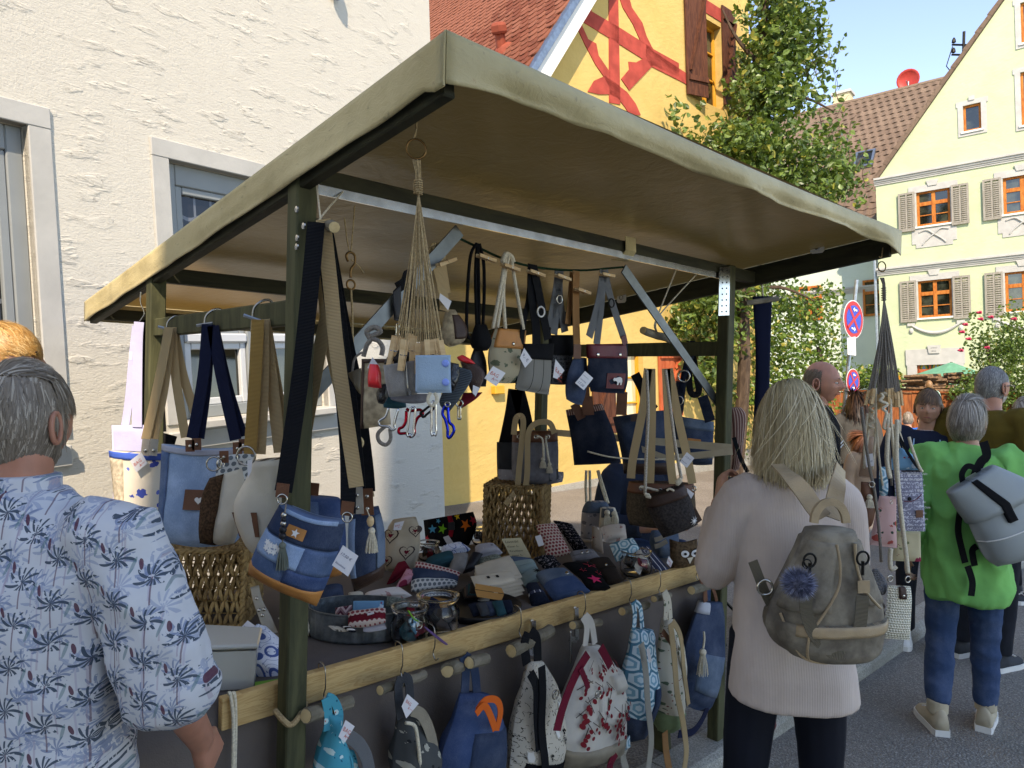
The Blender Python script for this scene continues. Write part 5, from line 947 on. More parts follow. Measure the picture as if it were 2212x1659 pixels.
ring(g.t, at(pB(-.03), KC((732, 698))), .016, -B, M_WP, .003, 'buckle'); lpeg(g.t, KC, (675, 392), pB(-.02)); pcard(g.t, KC, [(575, 990), (640, 1085), (582, 1148), (540, 1070)], pB(-.03), ('9,- €',))
g = good('phone_bag', 'grey dog print phone bag with black flap on grey webbing', 'bag', KC, [(800, 885), (805, 1080), (800, 1280)], [(998, 885), (985, 1080), (930, 1285)], pB(.07), .04, SCR2, botf=.2); g.part('flap', BLKC, g.t, 0, 1, -.02, .4, .005)
for q in ([(875, 360), (850, 560), (800, 820)], [(885, 360), (880, 580), (925, 860)], [(870, 360), (860, 600), (835, 880)]): strap(g.t, KC, q, pB(.05), .034, GRW)
ring(g.t, at(pB(.03), KC((880, 598))), .014, -B, M_NICK, .0025, 'buckle'); lpeg(g.t, KC, (890, 424), pB(.03)); pcard(g.t, KC, [(828, 1080), (900, 1170), (845, 1240), (808, 1225)], pB(.03), logo=True)
g = good('pouch', 'small dark denim pouch with a white tag on a tan strap', 'pouch', KC, [(995, 1060), (945, 1220), (935, 1400)], [(1100, 1070), (1100, 1240), (1062, 1450)], pB(.02), .04, DEN2)
strap(g.t, KC, [(1015, 370), (1012, 600), (1015, 800), (1025, 1060)], pB(.01), .034, TANW); strap(g.t, KC, [(985, 380), (965, 620), (945, 800)], pB(.03), .026, TANW); strap(g.t, KC, [(1025, 960), (1022, 1075)], pB(.004), .038, BRL, 'strap_tab'); lpeg(g.t, KC, (1050, 535), pB(-.005)); pcard(g.t, KC, [(1065, 1175), (1130, 1232), (1055, 1328), (985, 1270)], pB(-.02), ('Schultertasche', 'Upcycling', '17,50'))
g = good('shoulder_bag', 'dark denim shoulder bag with oxblood flap and polar bear patch', 'bag', KC, [(1105, 958), (1112, 1150), (1118, 1280), (1132, 1340)], [(1430, 958), (1428, 1150), (1420, 1260), (1405, 1355)], pB(-.01), .06, DEN4, botf=.15)
g.part('flap', OXL, g.t, 0, .88, -.01, .29, .006)
for u in (.14, .67): rivet(g.t, g.pt(u, .22, 1, .007), -B, .008)
p_ = g.decal('patch', OXL, g.t, .54, .75, rect(.105, .052), .003, .002)
bear = [(-.028, .004), (-.02, .011), (-.012, .010), (-.004, .012), (.01, .014), (.022, .010), (.026, .0), (.025, -.013), (.018, -.013), (.016, -.004), (.008, -.005), (.006, -.013), (-.001, -.013), (-.003, -.003), (-.012, .001), (-.022, -.001)]
g.decal('polar_bear', M_WP, p_, .55, .75, bear, .006)
for q in ([(1232, 365), (1200, 600), (1120, 900)], [(1238, 365), (1215, 650), (1180, 960)], [(1245, 365), (1290, 580), (1395, 900)]): strap(g.t, KC, q, pB(-.02), .034, GRW)
strap(g.t, KC, [(1395, 890), (1410, 960)], pB(-.03), .03, OXL, 'strap_tab'); ring(g.t, at(pB(-.035), KC((1300, 628))), .015, -B, M_IRON, .003, 'buckle'); lpeg(g.t, KC, (1245, 405), pB(-.03), (.6, 0))
# fleece pouch with a dog face and its strap, behind the jute hanger
g = good('fleece_pouch', 'beige fleece pouch with dark lining clipped to a beige strap', 'pouch', K1, [(1740, 1190), (1710, 1300), (1700, 1440), (1760, 1520)], [(1800, 1195), (1890, 1330), (1890, 1440), (1830, 1500)], pB(.05), .06, SHER, wr=.006); g.part('lining', DBL, g.t, .3, .9, .15, .75, .004)
strap(g.t, K1, [(1660, 640), (1650, 760), (1690, 950), (1720, 1130), (1715, 1200)], pB(.04), .034, BEI); strap(g.t, K1, [(1600, 730), (1640, 640), (1690, 700), (1700, 800), (1740, 1050)], pB(.05), .03, BEI); lpeg(g.t, K1, (1720, 775), pB(.02), (1, -.4)); pcard(g.t, K1, [(1660, 1050), (1760, 1120), (1730, 1200), (1650, 1100)], pB(.03))
g = good('belt_bag', 'black leather belt hung over the steel brace beside the jute strings', 'belt', K1, [(1265, 1030), (1265, 1150), (1275, 1285)], [(1335, 960), (1338, 1150), (1335, 1295)], pB(.02), .012, BKL, botf=0.); strap(g.t, K1, [(1300, 1000), (1370, 950), (1400, 880), (1430, 960), (1400, 1200), (1395, 1330)], pB(.03), .03, BLK); carab(g.t, K1, bonepts(1305, 1370, 30, 110), 1.95, M_NICK, .002)
# ================================================================ bags towards the rear right corner
stick('dark stick hung on pale string carrying the woven felt bags', at(pY(2.85), KT((440, 690))), at(pY(3.05), KT((720, 790))), .016)
sl_ = MB().tube(spl([S(1.62, 0, rz(0) - .08), at(pY(2.93), KT((585, 560))), at(pY(2.93), KT((580, 700))), at(pY(2.93), KT((590, 560))), S(1.78, 0, rz(0) - .08)], 6), .003, 6).build('string_loop', M_CORD, None); tag(sl_, 'pale string tied from the purlin to the dark stick', 'string')
g = good('felt_bag', 'brown woven felt bucket bag with leather rim and cream cord', 'bag', KU, [(395, 1010), (372, 1150), (370, 1300), (400, 1420)], [(1005, 1030), (1020, 1150), (1028, 1300), (1010, 1430)], pY(2.96), .14, FEL2, topf=.6)
g.part('rim', BRL, g.t, 0, 1, -.01, .24, .005)
for q in ([(575, -60), (520, 350), (430, 800), (412, 980)], [(605, -60), (610, 400), (600, 800), (592, 1030)], [(745, -60), (770, 500), (790, 850), (815, 1040)], [(770, -60), (870, 450), (940, 750), (995, 1030)]): strap(g.t, KU, q, pY(2.93), .034, BEI)
for u, v in ((.17, .1), (.44, .15), (.98, .1)): ring(g.t, g.pt(u, v, 1, .006), .009, (0, -1, 0), w_=.003, name='eyelet')
cord(g.t, KU, [(495, 1062), (560, 1070), (640, 1090), (665, 1095)], pY(2.88), .0055, M_CORD); cord(g.t, KU, [(665, 1095), (668, 1140), (660, 1170)], pY(2.875), .005, M_CORD)
g = good('felt_bag', 'charcoal woven felt bag with dark leather rim and flower patch', 'bag', KU, [(550, 1160), (570, 1270), (640, 1420), (720, 1545)], [(915, 1035), (980, 1180), (1030, 1330), (1046, 1420)], pY(2.84), .12, FEL3, topf=.6, botf=.5)
g.part('rim', DBL, g.t, 0, 1, -.01, .24, .005); p_ = g.decal('patch', DBL, g.t, .86, .80, turn(rect(.075, .065), .25), .004, .002); g.decal('flower', M_WP, p_, .86, .80, star(.02, .25, 9), .008)
for q in ([(560, -50), (575, 350), (560, 700), (545, 1130)], [(740, -50), (790, 350), (830, 650), (890, 985)]): cord(g.t, KU, q, pY(2.82), .0065, cloth('grey white cord', '#b5ab9b', .3, 200.))
for q in ([(540, 1130), (580, 1140), (560, 1150), (600, 1160)], [(840, 1020), (880, 985), (850, 1040), (890, 1000)]): cord(g.t, KU, q, pY(2.79), .007, M_CORD, 'knot')
cord(g.t, KU, [(750, 1095), (780, 1080), (820, 1100)], pY(2.775), .005, M_CORD); pcard(g.t, KU, [(935, 728), (1007, 785), (935, 878), (868, 820)], pY(2.75), ('17,50 €', 'Einzelstück')); pcard(g.t, KU, [(935, 1065), (1003, 1120), (975, 1168), (940, 1110)], pY(2.78))
g = good('denim_bag', 'dark jeans bag with plaid turn-up hanging behind the polar bear bag', 'bag', K0, [(1222, 886), (1234, 950), (1240, 1005)], [(1300, 872), (1328, 940), (1342, 1000)], pY(3.25), .08, DEN4, topf=.7, botf=.1); g.part('turn_up', PLD, g.t, 0, 1, -.01, .1, .006); strap(g.t, KC, [(1100, 1380), (1115, 1530)], pY(3.18), .05, BRL, 'strap_tab'); strap(g.t, KC, [(1000, 1440), (1060, 1560)], pY(3.19), .04, BRL, 'strap_tab')
strap(g.t, K0, [(1262, 790), (1266, 860), (1270, 885)], pY(3.2), .035, BRL)
g = good('denim_bag', 'plain blue denim tote with brown base hanging on a black strap', 'bag', KU, [(240, 400), (290, 600), (330, 800), (345, 935)], [(722, 335), (745, 560), (762, 780), (770, 945)], pY(3.42), .12, DEN2, topf=.6, botf=.2)
g.part('brown_base', DBL, g.t, 0, 1, .80, 1, .004); strap(g.t, KU, [(330, 160), (325, 280), (320, 380)], pY(3.36), .05, BRL); strap(g.t, KU, [(450, -10), (520, 130), (560, 250), (640, 330)], pY(3.38), .045, BLK); strap(g.t, KU, [(465, 380), (467, 440)], pY(3.34), .055, DBL, 'closure')
g = good('denim_bag', 'washed jeans duffel bag with zip and tan patch beside the right post', 'bag', KU, [(815, 385), (810, 550), (820, 720), (860, 820)], [(1195, 445), (1195, 560), (1190, 700), (1185, 850)], pY(3.5), .18, DEN2, topf=.8); g.part('pale_top', DEN5, g.t, 0, 1, -.03, .22, .004); g.decal('patch', TNL, g.t, .42, .52, rect(.06, .045), .004, .002)
for q in ([(890, 60), (875, 190), (862, 320), (840, 400)], [(1090, 200), (1110, 260), (1140, 360), (1165, 440)]): strap(g.t, KU, q, pY(3.42), .05, DEN4)
g = good('denim_belt', 'looped dark denim strap with metal buckle on the right side rail', 'strap', KT, [(880, 800), (885, 900), (830, 1130), (805, 1310)], [(975, 800), (965, 950), (890, 1130), (855, 1330)], pY(3.3), .02, DEN4, botf=0.); ring(g.t, at(pY(3.27), KT((858, 1160))), .026, (0, -1, 0), w_=.004, name='buckle'); strap(g.t, KT, [(940, 950), (910, 1150), (925, 1320), (980, 1350), (1010, 1300), (985, 1150), (950, 960)], pY(3.32), .03, BLK); ring(g.t, at(pY(3.27), KT((805, 1410))), .02, (0, -1, 0), w_=.003)
# cream tape stretched between the right posts
tp = thing('cream_tape', 'cream elastic tape stretched between the two right posts', 'tape', S(2, .6, 1.3)); 
MB().ribbon([PA(1183, 933, 1.94), PA(1580, 968, 1.965)], .034, .0015, -A).build('upper_run', cloth('cream tape fabric', '#cdc4ad', .08), tp); MB().ribbon([PA(1360, 960, 1.93), PA(1440, 990, 1.93), PA(1582, 975, 1.955)], .028, .0015, -A).build('lower_run', MATS['cream tape fabric'], tp); cord(tp, KU, [(0, 725), (200, 775), (420, 795), (700, 800), (1200, 780)], pY(3.2), .004, M_CORD, 'cord')
# things behind the post on the right: navy straps, tartan bag
g = good('tote_bag', 'navy cotton tote with long straps hanging outside the right post', 'bag', K0, [(1625, 640), (1632, 760), (1628, 900), (1622, 985)], [(1668, 640), (1664, 760), (1662, 900), (1664, 985)], pY(3.28), .03, NVY, botf=0.); cord(g.t, K0, [(1642, 552), (1645, 600), (1648, 640)], pY(3.28), .004, M_CORD, 'string'); MB().tube([at(pY(3.22), (1610, 655)), at(pY(3.3), (1680, 645))], .012, 8).build('stick', M_BIRCH, g.t)
g = good('plaid_bag', 'grey checked fabric roll behind the right post', 'bag', K0, [(1577, 880), (1580, 940), (1578, 1020)], [(1600, 880), (1612, 905), (1596, 1015)], pY(3.6), .07, PLD); strap(g.t, K0, [(1585, 945), (1600, 990), (1615, 1020)], pY(3.5), .02, BLK)
# ================================================================ goods lying on the sales table
def lie(name, label, cat, cv, L, R, z, T, m, tilt=.75, yaw=0., **kw):          # leaning or lying on the heap; the plane passes through the lower edge at height z
    bx = sum(cv(p)[0] for p in (L[-1], R[-1])) / 2; by = sum(cv(p)[1] for p in (L[-1], R[-1])) / 2
    return good(name, label, cat, cv, L, R, pT(bx, by, TZ + z, tilt, yaw), T, m, None, **kw)
def q4(a, b, c, d): return [a, ((a[0] + d[0]) / 2, (a[1] + d[1]) / 2), d], [b, ((b[0] + c[0]) / 2, (b[1] + c[1]) / 2), c]   # TL TR BR BL
# oval zinc tub
def f_zinc(g): o = g.coord('Object'); return g.mix(g.sm(g.noise(o, 14., 5., .65), .35, .7), lin('#5d6364'), lin('#8b9192'))
M_TUB = mat('weathered zinc', f_zinc, .5, .5, .75)
tc_ = PZ(*K4((905, 1490)), TZ + .004) + V((0, .09, 0)); tub = thing('zinc_tub', 'oval ribbed zinc tub holding folded pouches', 'tub', tc_)
rx, ry, hh_ = .152, .098, .088; mb = MB(); n = 120
def el(k, r, z): a = 2 * pi * k / n; rb = 1 + r; return tc_ + V((cos(a) * rx * rb, sin(a) * ry * rb, z))
rib = lambda k: .012 * (1 if (k // 2) % 2 else -.008)
mb.loft([[el(k, 0, .0) for k in range(n)]] + [[el(k, .03 + rib(k) * .9, z) for k in range(n)] for z in (.006, .045, .08)] + [[el(k, .05, z) for k in range(n)] for z in (hh_ - .004, hh_)] + [[el(k, .02, z) for k in range(n)] for z in (hh_, .08)] + [[el(k, .01 + rib(k) * .9, z) for k in range(n)] for z in (.07, .012)] + [[el(k, -.1, .01) for k in range(n)]]); mb.build('wall', M_TUB, tub)
pouch = lambda label, cv, q, z, T, m, tilt=.75, **kw: lie('pouch', label, 'pouch', cv, *q4(*q), z, T, m, tilt, **kw)
pouch('zigzag knit pouch standing at the back of the zinc tub', K4, [(755, 1175), (905, 1150), (895, 1300), (760, 1330)], .05, .02, ZIGZ, 1.35)
pouch('light blue printed pouch upright in the zinc tub', K4, [(915, 1115), (1185, 1112), (1180, 1220), (910, 1240)], .07, .02, LBLP, 1.4)
pouch('grey tweed pouch upright in the zinc tub', K4, [(1215, 1070), (1420, 1105), (1410, 1165), (1205, 1165)], .085, .02, TWD, 1.35)
g = pouch('dark red pouch with a dotted flap lying in the zinc tub', K4, [(870, 1220), (1200, 1185), (1200, 1300), (870, 1340)], .075, .035, MAR, .7); g.part('flap', HEXR, g.t, 0, 1, -.02, .38, .004); g.part('hem', HEXR, g.t, 0, 1, .84, 1, .003); g.decal('label', M_CARD, g.t, .62, .52, turn(rect(.02, .008), .15), .004)
pouch('black striped pouch lying in the zinc tub', K4, [(800, 1330), (880, 1330), (945, 1385), (870, 1385)], .06, .015, STRP, .5); pouch('cream printed pouch at the edge of the zinc tub', K4, [(690, 1335), (800, 1345), (870, 1385), (740, 1375)], .055, .012, CATP, .5); pouch('grey printed pouch beside the jar in the zinc tub', K4, [(1000, 1345), (1190, 1310), (1210, 1360), (1000, 1385)], .06, .015, LAVC, .5)
# glass jars
M_JAR = mat('clear glass', '#ffffff', .02, .5, Transmission_Weight=1., IOR=1.38)
def jar(label, cv, cx, top, bot, w_, fill, z0=0.):
    x0, y0 = cv((cx, bot)); c = PZ(x0, y0, TZ + z0); Y = c.y; px = cv((cx + w_ / 2, bot))[0] - cv((cx - w_ / 2, bot))[0]; r = px * Y / FPX / 2; h = (y0 - cv((cx, top))[1]) * Y / FPX; h = h - r * .25; c = c + V((0, r * .8, .003))
    t = thing('glass_jar', label, 'jar', c); mb = MB()
    mb.lathe(c, [(r * .6, 0), (r * .82, .004), (r, h * .25), (r, h * .62), (r * .86, h * .8), (r * .82, h * .86), (r * .93, h * .9), (r * .96, h * .97), (r * .92, h), (r * .86, h), (r * .82, h * .95), (r * .78, h * .85), (r * .93, h * .6), (r * .93, h * .25), (r * .75, .008)], 28); mb.build('glass', M_JAR, t, smooth=True)
    MB().tube([c + V((r * .95 * cos(2 * pi * i / 28), r * .95 * sin(2 * pi * i / 28), h * .985)) for i in range(28)], r * .05, 6, True).build('rim', M_JAR, t, smooth=True)
    r_ = random.Random(int(cx)); 
    for i, m in enumerate(fill):                     # keyrings, ribbons and fobs inside
        a = 2.4 * i; k = r * .55; b = c + V((k * cos(a) * .9, k * sin(a) * .9, h * (.12 + .5 * (i / len(fill)))))
        tp_ = [b + V((r_.uniform(-.3, .3) * r, r_.uniform(-.3, .3) * r, j * h * .11)) for j in range(4)]
        o = MB().ribbon(spl(tp_, 4), r * .42, .004, V((cos(a), sin(a), .3))).build('key_fob', m, t)
    return t, c, r, h
_, jc, jr, jh = jar('glass jar of leather key fobs with a kraft price card', K4, 1640, 1065, 1480, 400, [BKL, DBL, BKL, DEN4, BKL, DGC, DBL, NVY])
jar('round glass jar of colourful key rings at the pine board', K4, 1392, 1165, 1560, 350, [MAR, DBL, TEA, PNKF, BLKC, BHEX, MAR, DGC])
pcard(None, K4, [(1525, 1068), (1795, 1105), (1760, 1195), (1495, 1150)], pY(jc.y + jr * .5), ('Schlüsselband', 'Leder', '5,00'), m=M_KRAFT, ink=M_BKI, off=0, name='price_card'); tag(bpy.data.objects['price_card'], 'kraft card reading Schlüsselband Leder standing in the glass jar', 'price card')
kr = thing('key_ring', 'purple ribbon key ring hanging over the pine board', 'key ring', PB(937, 1350, .03)); cord(kr, K4, [(1545, 1345), (1620, 1400), (1690, 1455), (1735, 1490), (1745, 1500), (1720, 1490), (1640, 1430), (1560, 1360)], pB(.03), .002, mat('purple cord', '#6b4f80', .7), 'ribbon'); ring(kr, at(pB(.035), K4((1498, 1330))), .011, -B); cord(kr, K4, [(1400, 1200), (1450, 1270), (1500, 1300)], pB(.05), .0025, mat('green cord', '#6fae2d', .7), 'ribbon')
# back row of the table
g = lie('cloth_sack', 'natural linen drawstring sack with brown heart print', 'sack', K4, [(1265, 395), (1215, 480), (1190, 640), (1195, 850)], [(1470, 370), (1500, 480), (1505, 640), (1460, 850)], .0, .10, HEAR, 1.45, topf=.7, wr=.008)
for u, v, s, m in ((.18, .32, .034, DBL), (.68, .62, .030, DBL), (.9, .25, .026, DBL), (.1, .78, .026, DBL)): g.decal('heart_print', m, g.t, u, v, heart(s), .002); g.decal('heart_print', HEAR, g.t, u, v - .004, heart(s * .82), .0035); g.decal('heart_print', MAR, g.t, u, v, heart(s * .3), .005); g.prints('dot_print', DBL, g.t, [(u + .085 * sin(i) * s / .03, v + .055 * cos(i) * s / .03, disc(.0022, 6)) for i in range(7)], .005)
pcard(g.t, K4, [(1300, 415), (1385, 395), (1355, 475), (1290, 478)], g.pl, logo=True, off=.06)
jar('small glass jar of dark buttons beside the heart sack', K4, 1570, 590, 780, 200, [BKL, DGC, MAR, BKL, DBL], .0)
g = lie('star_bag', 'black bag with bright coloured star print and red buckle strap', 'bag', K4, [(1535, 400), (1545, 500), (1555, 610)], [(1975, 325), (2005, 450), (1940, 620)], .0, .09, BLKC, 1.4, topf=.8)
for i, (u, v, r, c) in enumerate(((.17, .4, .021, '#3f97b5'), (.36, .42, .022, '#6fb51f'), (.80, .36, .024, '#e0701c'), (.95, .25, .018, '#b5273a'), (.68, .06, .014, '#d8b31c'), (.05, .75, .014, '#b5273a'), (.3, .12, .012, '#3f97b5'))): g.decal('star', mat('star print %d' % i, c, .8), g.t, u, v, star(r, .42, 5, .3 * i), .003)
g.part('strap', cloth('red strap', '#8f1626', .1), g.t, .49, .58, -.05, .7, .006); g.decal('buckle', BKL, g.t, .54, .35, rect(.03, .03), .008, .006); pcard(g.t, K4, [(1765, 530), (1812, 600), (1755, 612), (1718, 545)], g.pl, off=.055)
jar('glass jar with wooden tags in front of the wicker basket', K4, 2055, 455, 640, 205, [M_PEG, DBL, BKL, M_PEG, DGC])
rw = [  # (name, label, corners TL TR BR BL in crop K4 / K5, height, thickness, material, tilt)
 (K4, 'rolled burgundy felt pouch beside the pink circle pouch', [(1300, 795), (1385, 775), (1420, 830), (1195, 990)], .02, .05, MAR, .8), (K4, 'pink circle print pouch rolled beside the burgundy one', [(1380, 840), (1480, 870), (1525, 905), (1285, 1000)], .03, .05, PKC, .8),
 (K4, 'blue denim wallet with a dotted body', [(1430, 835), (1845, 900), (1830, 980), (1425, 1030)], .02, .05, HEXG, .7), (K4, 'red wallet with dotted flap lying behind the denim wallet', [(1470, 765), (1860, 860), (1850, 905), (1460, 820)], .06, .03, HEXR, .9),
 (K4, 'teal zip pouch lying among the wallets', [(1555, 760), (1790, 680), (1830, 760), (1570, 850)], .06, .07, TEA, .8), (K4, 'white cotton pouch with blue flower print beside the star bag', [(1690, 650), (1880, 605), (1960, 660), (1700, 700)], .08, .06, WBL, .8),
 (K4, 'pale grey gathered pouch beside the tweed one', [(1790, 710), (1930, 700), (1940, 860), (1750, 880)], .04, .05, LIN, .8), (K4, 'black leather pouch with a silver button among the wallets', [(1960, 690), (2060, 700), (1980, 830), (1885, 870)], .05, .04, BKL, .8),
 (K5, 'grey cotton pouch lying before the wicker basket', [(0, 640), (180, 620), (250, 690), (0, 740)], .08, .07, LAVC, .8), (K5, 'rounded grey green tweed pouch', [(0, 770), (230, 720), (285, 850), (0, 910)], .03, .08, TWD, .8),
 (K5, 'slate denim pouch under the lavender price sign', [(250, 725), (500, 740), (490, 790), (270, 790)], .07, .03, DEN5, .8), (K5, 'sage felt case with folded flap', [(280, 800), (520, 760), (560, 830), (370, 905)], .05, .05, GGC, .8),
 (K5, 'sage felt case with a black edelweiss print', [(385, 910), (560, 830), (625, 880), (440, 990)], .03, .05, GGC, .7), (K5, 'black patterned case behind the sage felt cases', [(520, 740), (700, 720), (760, 790), (640, 860)], .05, .05, WEB, .8),
 (K5, 'grey felt case with two snap buttons', [(840, 690), (1050, 670), (1120, 740), (870, 770)], .08, .05, FELT, .9), (K5, 'black case with outlined pink stars', [(770, 790), (1050, 790), (1140, 900), (960, 930)], .05, .05, BLKC, .7),
 (K5, 'dark brown felt case with a round button', [(1000, 770), (1190, 750), (1320, 930), (1160, 970)], .03, .05, cloth('dark umber felt', '#2f2823', .15), .7), (K5, 'black case with a solid pink star at the pine board', [(900, 870), (1120, 900), (1200, 1000), (1010, 1030)], .03, .04, BLKC, .7),
 (K5, 'blue suede glasses case with a snap flap', [(540, 890), (830, 850), (1020, 1030), (700, 1120)], .02, .07, denim('blue suede', '#33486a', .15), .6), (K5, 'dark blue case with white dotted zip under the glasses case', [(450, 980), (560, 970), (680, 1140), (500, 1170)], .0, .04, DEN4, .5),
 (K5, 'red dotted glasses case leaning on the wicker basket', [(540, 450), (720, 440), (850, 690), (640, 730)], .05, .06, HEXR, 1.1), (K5, 'black glasses case with fine web print leaning on the wicker basket', [(690, 405), (860, 440), (1000, 650), (880, 680)], .05, .05, WEB, 1.1),
 (K5, 'pale pink rose print pouch beside the blue bucket bag', [(1110, 470), (1330, 445), (1345, 560), (1150, 600)], .12, .08, PNKF, 1.), (K5, 'blue hexagon print pouch beside the large jar', [(1190, 620), (1400, 560), (1460, 650), (1250, 770)], .08, .06, BHEX, 1.),
 (K5, 'red print pouch under the pink rose pouch', [(1035, 455), (1120, 480), (1140, 700), (1030, 650)], .03, .05, REDH, 1.2), (K5, 'white notebook cover with dark dashes leaning by the owl', [(1440, 650), (1540, 635), (1725, 840), (1600, 850)], .02, .02, DASH, .9),
 (K4, 'white cosmetic pouch with red flower print and rounded top', [(1020, 1050), (1330, 995), (1440, 1070), (1010, 1110)], .02, .07, PNKF, 1.), (K4, 'small striped pouch at the left of the flower print pouch', [(870, 1050), (1000, 1040), (1010, 1100), (875, 1110)], .02, .05, CAN, 1.),
 (K4, 'blue jeans leg lying behind the near post', [(560, 1040), (820, 980), (830, 1060), (640, 1190)], .03, .07, DEN2, .7), (K4, 'grey blue jeans strip lying behind the zinc tub', [(520, 1180), (830, 1090), (835, 1130), (540, 1240)], .01, .06, DEN5, .6)]
for cv, lab, q, z, T, m, tl in rw:
    g = lie(('pouch' if 'pouch' in lab else 'case' if 'case' in lab else 'wallet' if 'wallet' in lab else 'cloth_item'), lab, 'case' if 'case' in lab else 'pouch', cv, *q4(*q), z, T, m, tl, topf=.7)
    if 'blue denim wallet' in lab: g.part('flap', DEN2, g.t, .02, 1, -.02, .55, .004)
    if 'suede' in lab: g.part('flap', DEN5, g.t, 0, .85, -.02, .42, .006); rivet(g.t, g.pt(.72, .34, 1, .008), g.n, .008)
    if 'edelweiss' in lab: g.decal('flower', M_BKI, g.t, .8, .45, star(.02, .3, 8), .004)
    if 'outlined' in lab:
        for u, v, r in ((.75, .3, .024), (.3, .62, .013), (.8, .85, .015)): g.decal('star', mat('pink outline', '#d8445a', .7), g.t, u, v, star(r), .003); g.decal('star_core', BLKC, g.t, u, v, star(r * .82), .005)
    if 'solid pink' in lab: g.decal('star', mat('pink print', '#e0356a', .7), g.t, .5, .5, star(.026), .004)
    if 'button' in lab and 'leather' not in lab: g.part('flap', m, g.t, .05, .95, -.02, .5, .006); [rivet(g.t, g.pt(u, .4, 1, .008), g.n, .006) for u in ((.4, .6) if 'two' in lab else (.5,))]
    if 'with folded flap' in lab: g.part('flap', GGC, g.t, 0, 1, -.02, .5, .006)
    if 'glasses case leaning' in lab: g.part('flap', m, g.t, 0, 1, -.02, .38, .007)
    if 'red dotted' in lab: pcard(g.t, K5, [(528, 565), (580, 548), (608, 640), (560, 655)], g.pl, off=.04)
    if 'dotted zip' in lab: g.part('zip', DASH, g.t, 0, 1, .45, .55, .003)
    if 'wallet' in lab or 'case' in lab: g.part('edge_seam', m, g.t, 0, 1, .92, 1, .003)
# cream leather wallets in a pile, kraft card, dark wallets on a black tray
for i in range(7):
    y = 1125 - i * 30; lie('wallet', 'cream leather wallet, %s in the pile with the kraft card' % ('lowest', 'second lowest', 'third lowest', 'middle one', 'third highest', 'second highest', 'highest plain one')[i], 'wallet', K5, *q4((-20 + i * 3, y - 140), (330 - i * 4 + (i % 2) * 20, y - 235), (430 - i * 5 + (i % 2) * 16, y - 70), (30, y + 10)), .012 + i * .011, .016, cloth('cream leather', '#c4b8a3', .08), .35).t['group'] = 'pile of cream wallets'
g_top = lie('wallet', 'cream leather wallet with two paw prints on top of the pile', 'wallet', K5, *q4((-40, 900), (320, 850), (370, 930), (0, 990)), .10, .014, MATS['cream leather'], .5)
for u in (.38, .6): g_top.decal('paw', M_BKI, g_top.t, u, .5, disc(.006, 8), .002); g_top.prints('toes', M_BKI, g_top.t, [(u + .02 * k, .36, disc(.0025, 6)) for k in (-1, 0, 1)], .002)
pl = pT(*K5((120, 1080)), TZ + .07, 1.0); kc = thing('kraft_card', 'folded kraft card standing before the cream wallets', 'card', at(pl, K5((120, 1090)))); MB().poly([at(pl, K5(p)) for p in ((5, 960), (235, 1000), (258, 1050), (0, 1010))], pl[1] * .0006).build('upper_leaf', M_KRAFT, kc); MB().poly([at(pl, K5(p)) + V((0, -.004, 0)) for p in ((0, 1012), (258, 1052), (235, 1108), (20, 1075))], pl[1] * .0006).build('lower_leaf', M_KRAFT, kc)
tr = thing('black_tray', 'shallow black round tray with dark wallets behind the pine board', 'tray', PZ(*K5((60, 1270)), TZ + .004)); c = PZ(*K5((20, 1215)), TZ + .004); MB().lathe(c, [(.05, 0), (.12, .004), (.15, .03), (.155, .03), (.125, .0), (.05, -.002)], 30).build('plate', BKL, tr, smooth=True)
for i in range(5): lie('wallet', '%s folded wallet on the black round tray' % ('black blue denim', 'charcoal fabric', 'mid blue denim', 'teal fabric', 'outermost dark denim')[i], 'wallet', K5, *q4((-60 + 70 * i, 1150 - 8 * i), (20 + 75 * i, 1130 - 6 * i), (60 + 74 * i, 1230), (-20 + 72 * i, 1250)), .02 + .008 * (i % 2), .03, (DEN4, DGC, DEN2, TEA, DEN4)[i], .7).t['group'] = 'dark wallets on the tray'
for i in range(6): lie('wallet', 'thin dark wallet, %s of the stack behind the kraft price card' % ('lowest', 'second lowest', 'third lowest', 'third highest', 'second highest', 'highest')[i], 'wallet', K4, *q4((1850 + 20 * i, 1020 - 14 * i), (2050 + 10 * i, 1010 - 14 * i), (2120 + 10 * i, 1090 - 12 * i), (1880 + 12 * i, 1110 - 12 * i)), .01 + .011 * i, .014, (DGC, BKL, DBL, DGC, TEA, BKL)[i], .4).t['group'] = 'stack of thin wallets'
pl = pT(*K5((330, 730)), TZ + .05, 1.15); o = pcard(None, K5, [(235, 565), (405, 555), (500, 730), (320, 735)], pl, ('Lavendel', 'Kissen 3,-', 'Kirschkern', 'kissen 3,-'), off=0, m=mat('cream card', '#c9bd98', .8), ink=M_BKI, name='price_sign'); tag(o, 'cream card reading Lavendel Kissen and Kirschkern kissen before the basket', 'price sign')
o = pcard(None, K5, [(210, 1240), (410, 1190), (415, 1215), (215, 1272)], pB(.09), (), off=0, m=M_KRAFT, name='price_card'); tag(o, 'narrow kraft card lying on the pine board edge', 'price card')
jar('large glass jar of bracelets and ribbons beside the dash print cover', K5, 1440, 665, 930, 290, [DBL, BKL, M_WP, TAU, DGC, MAR, mat('yellow ribbon', '#c9a21c', .7), DBL, M_WP])
